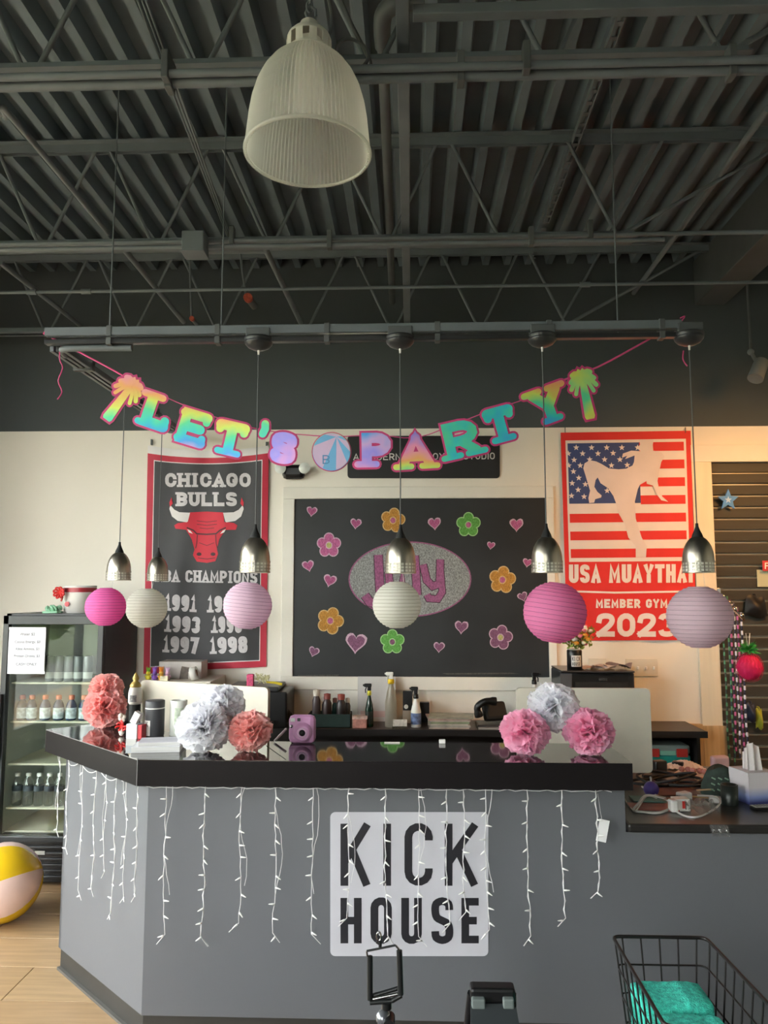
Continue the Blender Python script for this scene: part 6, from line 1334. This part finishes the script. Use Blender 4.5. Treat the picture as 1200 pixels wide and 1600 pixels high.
# tissue box
c = Q(1185, 1258, ZL); w_ = .135; t = thing('tissue_box', (c.x + .02, c.y + .08, ZL), 'tissue box shading from white to blue with a tissue sticking out', 'tissue box')
M = rotz((c.x + .012, c.y + .08, ZL), R(14))
tb_ = bpy.data.materials.new('tissue box print'); tb_.use_nodes = True; tt = tb_.node_tree; tcn = tt.nodes.new('ShaderNodeTexCoord'); sxn = tt.nodes.new('ShaderNodeSeparateXYZ'); rp = tt.nodes.new('ShaderNodeValToRGB')
tt.links.new(tcn.outputs['Object'], sxn.inputs[0]); mpn = tt.nodes.new('ShaderNodeMapRange'); mpn.inputs[1].default_value = 0; mpn.inputs[2].default_value = .14; tt.links.new(sxn.outputs['Z'], mpn.inputs[0]); tt.links.new(mpn.outputs[0], rp.inputs[0])
el = rp.color_ramp.elements; el[0].color = lin('#3a3f74'); el[0].position = .05; el[1].color = lin('#cfc9cc'); el[1].position = .5; e = el.new(.22); e.color = lin('#8190c4'); tt.links.new(rp.outputs[0], tt.nodes['Principled BSDF'].inputs['Base Color'])
bx = MB(M); hh = .135
for q in (((-w_ / 2, -w_ / 2, 0), (w_ / 2, -w_ / 2 + .002, hh)), ((-w_ / 2, w_ / 2 - .002, 0), (w_ / 2, w_ / 2, hh)), ((-w_ / 2, -w_ / 2, 0), (-w_ / 2 + .002, w_ / 2, hh)), ((w_ / 2 - .002, -w_ / 2, 0), (w_ / 2, w_ / 2, hh)), ((-w_ / 2, -w_ / 2, 0), (w_ / 2, w_ / 2, .002))): bx.box((q[0][0], q[0][1], q[0][2] + .0005), q[1])
build('carton', bx, tb_, t); tp = MB(M); ring_o = rrect(-w_ / 2, -w_ / 2, w_ / 2, w_ / 2, .003); n_ = len(ring_o); ring_i = [(x * .5, y * .42) for x, y in ring_o]
tp.add([(x, y, hh) for x, y in ring_o + ring_i], [(i, (i + 1) % n_, (i + 1) % n_ + n_, i + n_) for i in range(n_)]); build('top_panel', tp, tb_, t)
ts = MB(M)
for s in range(3): ts.grid(lambda u, v: Vector(((u - .5) * (.07 - .02 * v) + .006 * s, -.02 + .02 * s + .012 * math.sin(u * 11 + s) + .01 * v, hh - .03 + v * (.15 - .02 * s) * (1 - .25 * abs(u - .45)))), 14, 8)
build('tissue', ts, paper('white tissue', '#ece8e6', .35, .2, 60), t)
single('pink_sachet', MB(rotz((Q(1150, 1232, ZL).x + .03, Q(1150, 1232, ZL).y + .25, ZL), R(10))).box((-.05, -.02, 0), (.04, .02, .10), ch=.012), mat('pale pink packet', '#d6b3b8', .5, var=.1), 'pale pink packet standing behind the tissue box', 'packet')
c = Q(1178, 1258, ZL); t = thing('remote_control', (c.x, c.y - .06, ZL), 'flat pale keypad remote lying at the right of the lower desk', 'remote'); M = rotz((c.x + .04, c.y - .06, ZL), R(10))
build('case', MB(M).box((-.08, -.022, .0005), (.08, .022, .014), ch=.004), black, t); build('keypad', MB(M).box((-.077, -.02, .014), (.077, .02, .0155)), mat('pale keypad', '#a6a294', .5), t)
for k in range(10):
    for j in range(3): build('key', MB(M).box((-.068 + k * .0145, -.015 + j * .011, .0155), (-.059 + k * .0145, -.008 + j * .011, .0175)), mat('key grey', '#6f6c66', .5), t)

# ================================================================== hanging things on the slat wall
YH = YW - .02
st_ = P(1138, 781, YH - .02); t = thing('hanging_star', (st_.x, YH - .01, st_.z - .08), 'bright blue five-pointed star on the slat wall', 'star decoration')
sp5 = [(1138 + 17 * (1 if k % 2 == 0 else .45) * math.sin(R(36 * k)), 781 - 17 * (1 if k % 2 == 0 else .45) * math.cos(R(36 * k))) for k in range(10)]
build('star', MB().poly(sp5, wallfn(YH - .015), 0, .012), mat('blue star foam', '#3a86d0', .5), t); sp6 = [(1138 + 6 * (1 if k % 2 == 0 else .4) * math.sin(R(36 * k)), 781 - 6 * (1 if k % 2 == 0 else .4) * math.cos(R(36 * k))) for k in range(10)]
build('inner_mark', MB().poly(sp6, wallfn(YH - .0165), 0), mat('pale blue print', '#9cc4ea', .5), t)
# beaded ropes hanging from waterfall hook arm
ha, hb_ = P(1123, 928, YW - .01), P(1162, 968, 4.78); 
t = thing('waterfall_hook', (ha.x, YW - .01, ha.z), 'chrome hook arm slanting out of the slat wall with ropes on it', 'hook')
build('arm', MB().tube([ha, hb_, hb_ + Vector((0, 0, .03))], .008, 8), chrome, t); build('back_plate', MB().box((ha.x - .02, YW + .0, ha.z - .04), (ha.x + .02, YW + .0115, ha.z + .04), ch=.002), chrome, t)
for k in range(4): p = ha.lerp(hb_, .2 + k * .25); build('ball_stop', MB().sphere(p + Vector((0, 0, .015)), .016, 10), chrome, t)
rc = [('#4f8f6a', '#2b3b34', 1131, 1195, .05, 'green'), ('#4f8f6a', '#1f3d4a', 1139, 1195, .15, 'green and dark blue'), ('#c05f98', '#22243a', 1143, 1180, .3, 'pink and navy'), ('#26263f', '#c9c9d8', 1149, 1185, .45, 'navy and white'), ('#c264a4', '#3a2a48', 1154, 1190, .6, 'bright pink'), ('#d6dcec', '#1f2340', 1160, 1180, .8, 'white and navy')]
for c1_, c2_, px, pyb, f_, nm in rc:
    p = ha.lerp(hb_, f_); d = ray(px, 1050); y__ = p.y; x_ = P(px, 1000, y__).x; zb_k = P(px, pyb, y__).z; m = MB(); zt_k = p.z + .01; nb = int((zt_k - zb_k) / .028)
    for k in range(nb): m.lathe([(.0055, 0), (.0068, .003), (.0068, .023), (.0055, .026)], (x_ + .004 * math.sin(k * .35 + px) * (k / nb), y__, zt_k - (k + 1) * .028), 8, k % 2)
    m.tube([(x_, y__, zt_k), (x_, y__, zb_k)], .004, 6, 1); m.tube([(x_, y__, zt_k - .01), tuple(p)], .005, 6, 1)
    single('jump_rope', m, [mat('bead ' + c1_, c1_, .4), mat('bead ' + c2_, c2_, .4)], nm + ' beaded jump rope hanging at the left end of the slat wall', 'jump rope', 'jump ropes on the hook arm')
# paper pineapple
c = P(1171, 1043, 4.75); r_ = 19.5 / F * 4.9; t = thing('paper_pineapple', (c.x, 4.75, c.z - r_), 'hot pink honeycomb paper pineapple with green top hanging at the right', 'paper decoration')
M = Matrix.Translation(c); m = MB(M)
for k in range(22):
    a = 2 * math.pi * k / 22; da = .07
    m.grid(lambda u, v, a=a: Vector((r_ * math.sin(math.pi * (.04 + .92 * v)) ** .75 * math.cos(a + (u - .5) * da + .08 * math.sin(v * 40) * (1)), r_ * math.sin(math.pi * (.04 + .92 * v)) ** .75 * math.sin(a + (u - .5) * da + .08 * math.sin(v * 40)), -r_ * 1.08 * math.cos(math.pi * (.04 + .92 * v)))), 3, 24, sm=False)
    m.add([(0, 0, -r_), (r_ * .96 * math.cos(a), r_ * .96 * math.sin(a), 0), (0, 0, r_)], [(0, 1, 2)])
m.sphere((0, 0, 0), r_ * .9, 24, sc=(1, 1, 1.05))
build('honeycomb_body', m, mat('hot pink tissue', '#d3145a', .7, var=.12, vs=30), t); m = MB(); rg = random.Random(9); ct = c + Vector((0, 0, r_ * 1.05))
for k in range(70):
    d = Vector((rg.uniform(-1, 1), rg.uniform(-1, 1), rg.uniform(-.3, 1.2))).normalized() * rg.uniform(.05, .075); s_ = d.orthogonal().normalized() * .008; p = ct + Vector((0, 0, .02)); m.add([p, p + d * .5 + s_, p + d, p + d * .5 - s_], [(0, 1, 2, 3)])
build('leaf_crown', m, mat('green tissue', '#2f9a4a', .7, var=.15, vs=40), t); build('hanging_loop', MB().tube([ct, ct + Vector((-.012, 0, .12)), ct + Vector((.012, 0, .12)), ct + Vector((0, 0, .02))], .002, 5), whitep, t)
# small price signs and objects
a, b = P(1187, 917, YW - .03), P(1215, 890, YW - .03); single('price_card', MB().box((a.x, YW - .0, a.z), (b.x, YW + .006, b.z), ch=.001), mat('pale green card', '#b9bda0', .5), 'pale greenish card on the slat wall at the right edge', 'sign')
a, b = P(1192, 892, YW - .03), P(1220, 876, YW - .03); t = thing('red_sign', ((a.x + b.x) / 2, YW - .03, a.z), 'small red sign with pale letters at the right edge', 'sign'); build('plate', MB().box((a.x, YW - .03, a.z), (b.x, YW - .026, b.z), ch=.001), mat('red card', '#c2333c'), t)
build('lettering', put(MB(), flip(flat(text2('FIT', 0, 0, 6, 10, 1.8, 2)[0]), 1195, 889), wallfn(YW - .0315)), whitep, t); build('bracket', MB().box((a.x + .01, YW - .026, a.z + .02), (a.x + .03, YW + .0115, a.z + .04)), chrome, t)
for i, (px, py, w_, h_, col, lab, cat) in enumerate(((1185, 948, .16, .14, '#1a1a1c', 'black bag hanging on the slat wall at the right edge', 'bag'), (1191, 1125, .05, .13, '#a7b03a', 'yellow green glove tag hanging at the right edge', 'glove'), (1178, 1115, .07, .12, '#26304a', 'dark blue glove beside the yellow green one', 'glove'))):
    c = P(px, py, YW - .06); m = MB(); m.grid(lambda u, v: Vector((c.x + (u - .5) * w_ * (1 - .25 * v), YW - .015 - .05 * math.sin(math.pi * u) * math.sin(math.pi * min(1, v * 1.05)), c.z + (v - .5) * h_ + .01 * math.sin(u * 7))), 12, 10); m.grid(lambda u, v: Vector((c.x + (u - .5) * w_ * (1 - .25 * v), YW - .012, c.z + (v - .5) * h_ + .01 * math.sin(u * 7))), 12, 10)
    m.tube([(c.x, YW - .03, c.z + h_ * .48), (c.x, YW - .02, c.z + h_ * .6), (c.x, YW + .0115, c.z + h_ * .6)], .004, 6); single('hanging_bag' if cat == 'bag' else 'hanging_glove', m, mat('goods ' + col, col, .5, var=.2), lab, cat)

# ================================================================== foreground
# phone mount on a stand, in front of the counter
YT = 1.5; c = P(600, 1520, YT); sc_ = F / ((c - CAM).dot(fw)); u_ = 1 / sc_
def G(px, py, dy=0): return P(px, py, YT + dy)
t = thing('phone_mount', (c.x, YT, 0), 'black tripod phone holder in front of the counter logo', 'tripod mount')
bp2 = mat('satin black metal', '#1d1f20', .35, .2)
def bar(a, b, w_, m_=bp2, name='clamp_rail', dy=0, r=None): 
    build(name, MB().tube([G(*a, dy), G(*b, dy)], w_ * u_, 8), m_, t)
bar((578, 1494), (578, 1562), 4.4); bar((624, 1485), (626, 1554), 4.6); bar((573, 1486), (618, 1477), 1.8, name='top_wire'); bar((573, 1486), (574, 1494), 1.4, chrome, 'top_wire'); bar((618, 1477), (624, 1484), 1.6, chrome, 'top_wire')
bar((578, 1557), (626, 1543), 3.4, name='bottom_bracket', dy=.01); bar((578, 1566), (612, 1564), 4.2, name='bottom_bracket'); bar((612, 1564), (627, 1555), 4, name='bottom_bracket'); bar((583, 1561), (622, 1553), 2.6, chrome, 'spring_bar')
bar((594, 1480), (594, 1470), 2.6, name='top_screw'); bar((588, 1472), (594, 1476), 1.8, chrome, 'top_screw'); build('top_ring', MB().tube([G(592 + 3.5 * math.cos(R(30 * k)), 1463 + 7 * math.sin(R(30 * k))) for k in range(12)], 1.3 * u_, 6, closed=True), chrome, t)
bar((604, 1566), (604, 1576), 8, name='swivel_neck'); c2 = G(599, 1590); build('ball_head', MB().sphere(c2, 12 * u_, 20), mat('grey chrome ball', '#8d9096', .25, .7), t); c3 = G(608, 1598, -.01); build('lock_knob', MB().cyl(c3 + Vector((0, -.012, 0)), c3 + Vector((0, .02, 0)), 9 * u_), bp2, t)
build('collar', MB().cyl(G(600, 1602), G(600, 1625), 10 * u_), bp2, t); cb_ = G(600, 1625); build('centre_post', MB().cyl(cb_, (cb_.x, cb_.y, .30), .012), bp2, t)
for k in range(3):
    a = R(90 + 120 * k); build('leg', MB().tube([(cb_.x, cb_.y, .55), (cb_.x + .32 * math.cos(a), cb_.y + .32 * math.sin(a), .032)], .011, 8), bp2, t); build('brace', MB().tube([(cb_.x, cb_.y, .32), (cb_.x + .16 * math.cos(a), cb_.y + .16 * math.sin(a), .28)], .006, 6), bp2, t)
# black folding chair back / stand
YK_ = 2.3; a, b = P(735, 1545, YK_), P(805, 1545, YK_)
t = thing('easel_stand', ((a.x + b.x) / 2, YK_, 0), 'black stand with two grey pads, its top just above the bottom edge of the view', 'stand')
dkp = mat('dark slate plastic', '#20272a', .4)
build('top_bar', MB().box((a.x, YK_ - .01, P(770, 1566, YK_).z), (b.x, YK_ + .04, P(770, 1543, YK_).z), ch=.008), black, t)
a2 = P(733, 1566, YK_); zz0 = a2.z; fr = MB(); w_ = b.x - a.x; c_ = (a.x + b.x) / 2
build('front_panel', MB().add([(a.x, YK_ - .005, zz0), (b.x, YK_ - .005, zz0), (b.x + .06, YK_ - .12, .25), (a.x - .01, YK_ - .12, .25), (a.x, YK_ + .01, zz0), (b.x, YK_ + .01, zz0), (b.x + .06, YK_ - .105, .25), (a.x - .01, YK_ - .105, .25)], [(0, 3, 2, 1), (4, 5, 6, 7), (0, 1, 5, 4), (2, 3, 7, 6), (1, 2, 6, 5), (0, 4, 7, 3)]), dkp, t)
for x0_, x1_ in ((737, 758), (786, 803)):
    q0_, q1_ = P(x0_, 1575, YK_ - .02), P(x1_, 1560, YK_ - .02); build('grey_pad', MB().box((q0_.x, YK_ - .028, q0_.z), (q1_.x, YK_ - .006, q1_.z), ch=.004), mat('grey pad', '#6c7573', .5), t)
for s_ in (-1, 1): build('leg', MB().tube([(c_ + s_ * w_ * .46, YK_ + .03, zz0 + .01), (c_ + s_ * w_ * .75, YK_ + .35, .033)], .012, 8), black, t); build('leg', MB().tube([(c_ + s_ * w_ * .5 + .02, YK_ - .11, .28), (c_ + s_ * w_ * .7 + .02, YK_ - .2, .033)], .012, 8), black, t)
# wire basket with teal towels on a stand
YA = 2.55; zt_r = None
A_ = P(957, 1463, YA); Bq = P(1103, 1467, YA); zr_b = A_.z; wB = Bq.x - A_.x
Cq = Q(1260, 1660, zr_b); Dq = Q(1032, 1604, zr_b)
dep = min(A_.y - Dq.y, .62); dpt = dep; F0 = Vector((A_.x + .0, A_.y - dep, zr_b)); F1 = Vector((Bq.x + .02, A_.y - dep, zr_b))
t = thing('wire_basket', ((A_.x + Bq.x) / 2, A_.y - dep / 2, zr_b - .36), 'black wire basket holding folded teal towels at the lower right', 'basket')
bwm = mat('black basket wire', '#2a2827', .35, .5); DB = .36; ins_ = .035
rim = [(A_.x, A_.y), (Bq.x, A_.y), (F1.x, F1.y), (F0.x, F0.y)]; bot = [(A_.x + ins_, A_.y - ins_), (Bq.x - ins_, A_.y - ins_), (F1.x - ins_, F1.y + ins_), (F0.x + ins_, F0.y + ins_)]
def rnd(poly, z, r=.025, n=5):
    out = []
    for i in range(4):
        p0, p1, p2 = Vector(poly[i - 1]), Vector(poly[i]), Vector(poly[(i + 1) % 4]); a = (p0 - p1).normalized() * r; b = (p2 - p1).normalized() * r
        for k in range(n + 1): q = k / n; v = p1 + a * (1 - q) ** 2 + b * q ** 2; out.append((v.x, v.y, z))
    return out
build('rim_wire', MB().tube(rnd(rim, zr_b), .0055, 8, closed=True), bwm, t)
def lerpz(i, j, q, w): a = Vector(rim[i]).lerp(Vector(rim[j]), q); b = Vector(bot[i]).lerp(Vector(bot[j]), q); v = a.lerp(b, w); return Vector((v.x, v.y, zr_b - DB * w))
for w in (.22, .44, .66, .88): build('ring_wire', MB().tube(rnd([tuple(Vector(r_).lerp(Vector(b_), w)) for r_, b_ in zip(rim, bot)], zr_b - DB * w), .0028, 6, closed=True), bwm, t)
for i, j, n_ in ((0, 1, 5), (2, 3, 5), (1, 2, 9), (3, 0, 9)):
    for k in range(n_): q = (k + .5) / n_ ; build('upright_wire', MB().tube([lerpz(i, j, q, 0) + Vector((0, 0, .003)), lerpz(i, j, q, 1)], .0028, 6), bwm, t)
build('floor_wire', MB().tube(rnd(bot, zr_b - DB), .0028, 6, closed=True), bwm, t)
for k in range(6):
    q = (k + .5) / 6; a, b = lerpz(0, 1, q, 1), lerpz(3, 2, q, 1); build('floor_wire', MB().tube([a, b], .0028, 6), bwm, t)
tw = ['#3fcab5', '#38bba9', '#46d2bd']
zf_ = P(1060, 1546, A_.y - .12).z
def towel(x0, x1, y0, y1, z0, z1, k, lab):
    m = MB(); cx_, cz = (x0 + x1) / 2, (z0 + z1) / 2; nseg = 28
    def fn(u, v):
        a = 2 * math.pi * u; s = abs(math.cos(a)) ** .45 * (1 if math.cos(a) > 0 else -1); c = abs(math.sin(a)) ** .45 * (1 if math.sin(a) > 0 else -1); e = 1 - .1 * (2 * v - 1) ** 8
        nz = .006 * noise.noise(Vector((u * 9, v * 7, k * 3.1)))
        return Vector((x0 + (x1 - x0) * v, (y0 + y1) / 2 + (y1 - y0) / 2 * s * e, max(z0, cz + (z1 - z0) / 2 * c * e * (1 + .05 * math.sin(v * 7 + k)) + nz)))
    m.grid(fn, nseg, 14); m.add([m.v[i] for i in range(nseg)], [list(range(nseg))]); m.add([m.v[14 * (nseg + 1) + i] for i in range(nseg)], [list(range(nseg))])
    return single('folded_towel', m, mat('teal towel %d' % k, tw[k % 3], .95, var=.35, vs=70, bump=.8, bs=260), lab, 'towel', 'folded teal towels in the basket')
tx0, tx1 = A_.x + .035, Bq.x - .055; yb_ = A_.y - .05; zl_ = zr_b - DB + .006
ld = (zf_ - zl_) / 4
nm_ = ['back', 'second', 'third', 'front']
for c_ in range(3):
    for r_ in range(3):
        towel(tx0, tx1, yb_ - .16 * (c_ + 1) + .004, yb_ - .16 * c_, zl_ + r_ * (zf_ - zl_) / 3 + .0003, zl_ + (r_ + 1) * (zf_ - zl_) / 3 - (.012 * c_ if r_ == 2 else 0), c_ * 3 + r_, '%s teal towel of the %s pile in the wire basket' % (['lowest', 'middle', 'topmost'][r_], ['back', 'middle', 'front'][c_]))
lz = zr_b - DB - .004; t = thing('basket_stand', ((A_.x + Bq.x) / 2, A_.y - dep / 2, 0), 'black stand under the wire basket', 'stand')
build('tray', MB().box((bot[0][0], bot[3][1], lz - .02), (bot[1][0], bot[0][1], lz), ch=.003), bwm, t)
for x_, y__ in bot: build('leg', MB().cyl((x_ + (.02 if x_ < (A_.x + Bq.x) / 2 else -.02), y__ + (.02 if y__ < A_.y - dep / 2 else -.02), .0205), (x_ + (.02 if x_ < (A_.x + Bq.x) / 2 else -.02), y__ + (.02 if y__ < A_.y - dep / 2 else -.02), lz - .02), .011, n=10), bwm, t)

# ================================================================== outside the windows
gm = mat('outdoor ground', '#4e5636', .95, var=.2, vs=2); g_ = MB(); g_.box((-40, -40, -.35), (XL - .2, 20, -.12)); g_.box((XL - .2, -40, -.35), (30, YF - .2, -.12)); struct('trim_6', g_, gm)
struct('trim_7', MB().box((-9.5, -20, -.12), (-6.2, 12, -.10)), mat('pale pavement', '#77756e', .9, var=.1))
struct('added_awning', MB().box((XL - 1.5, YF, 3.62), (XL - .12, YW, 3.78)), steel2)  # unseen awning, added to block high sky and even out the window light
def tree(x, y, h, lab, seed):
    rg = random.Random(seed); t = thing('tree', (x, y, -.12), lab, 'tree', 'trees outside the windows')
    build('trunk', MB().tube([(x, y, -.12), (x + .1, y, h * .4), (x, y + .1, h * .7)], [.16, .11, .06], 8), mat('bark', '#6a5a48', .9, var=.3), t); m = MB()
    for k in range(1100):
        d = Vector([rg.gauss(0, 1) for _ in range(3)]).normalized() * rg.uniform(.4, 1) ** .5; p = Vector((x + d.x * h * .38, y + d.y * h * .38, h * .62 + d.z * h * .38)); a = Vector([rg.uniform(-1, 1) for _ in range(3)]).normalized() * .16; b = a.orthogonal().normalized() * .12; m.add([p - a, p + b, p + a, p - b], [(0, 1, 2, 3)])
    o = build('foliage', m, mat('tree leaves', '#6a8540', .7, var=.4, vs=3), t); o['kind'] = 'stuff'
for i, (x, y, h, l) in enumerate(((-10.5, 1.5, 4.2, 'leafy tree outside the left windows, nearest the back wall'), (-11, -3, 4.6, 'leafy tree outside the left windows towards the camera side'), (-12, 5.5, 4.8, 'leafy tree outside past the back corner'), (-5, -11, 4.5, 'leafy tree outside the front windows at left'), (3, -12, 4.5, 'leafy tree outside the front windows at right'), (-8.3, -7.5, 2.9, 'small leafy tree outside the left windows by the pavement'), (-10.2, -10.5, 3.4, 'second small leafy tree outside beyond the pavement'))): tree(x, y, h, l, i)
for o in bpy.data.objects:
    if 'org' in o: del o['org']
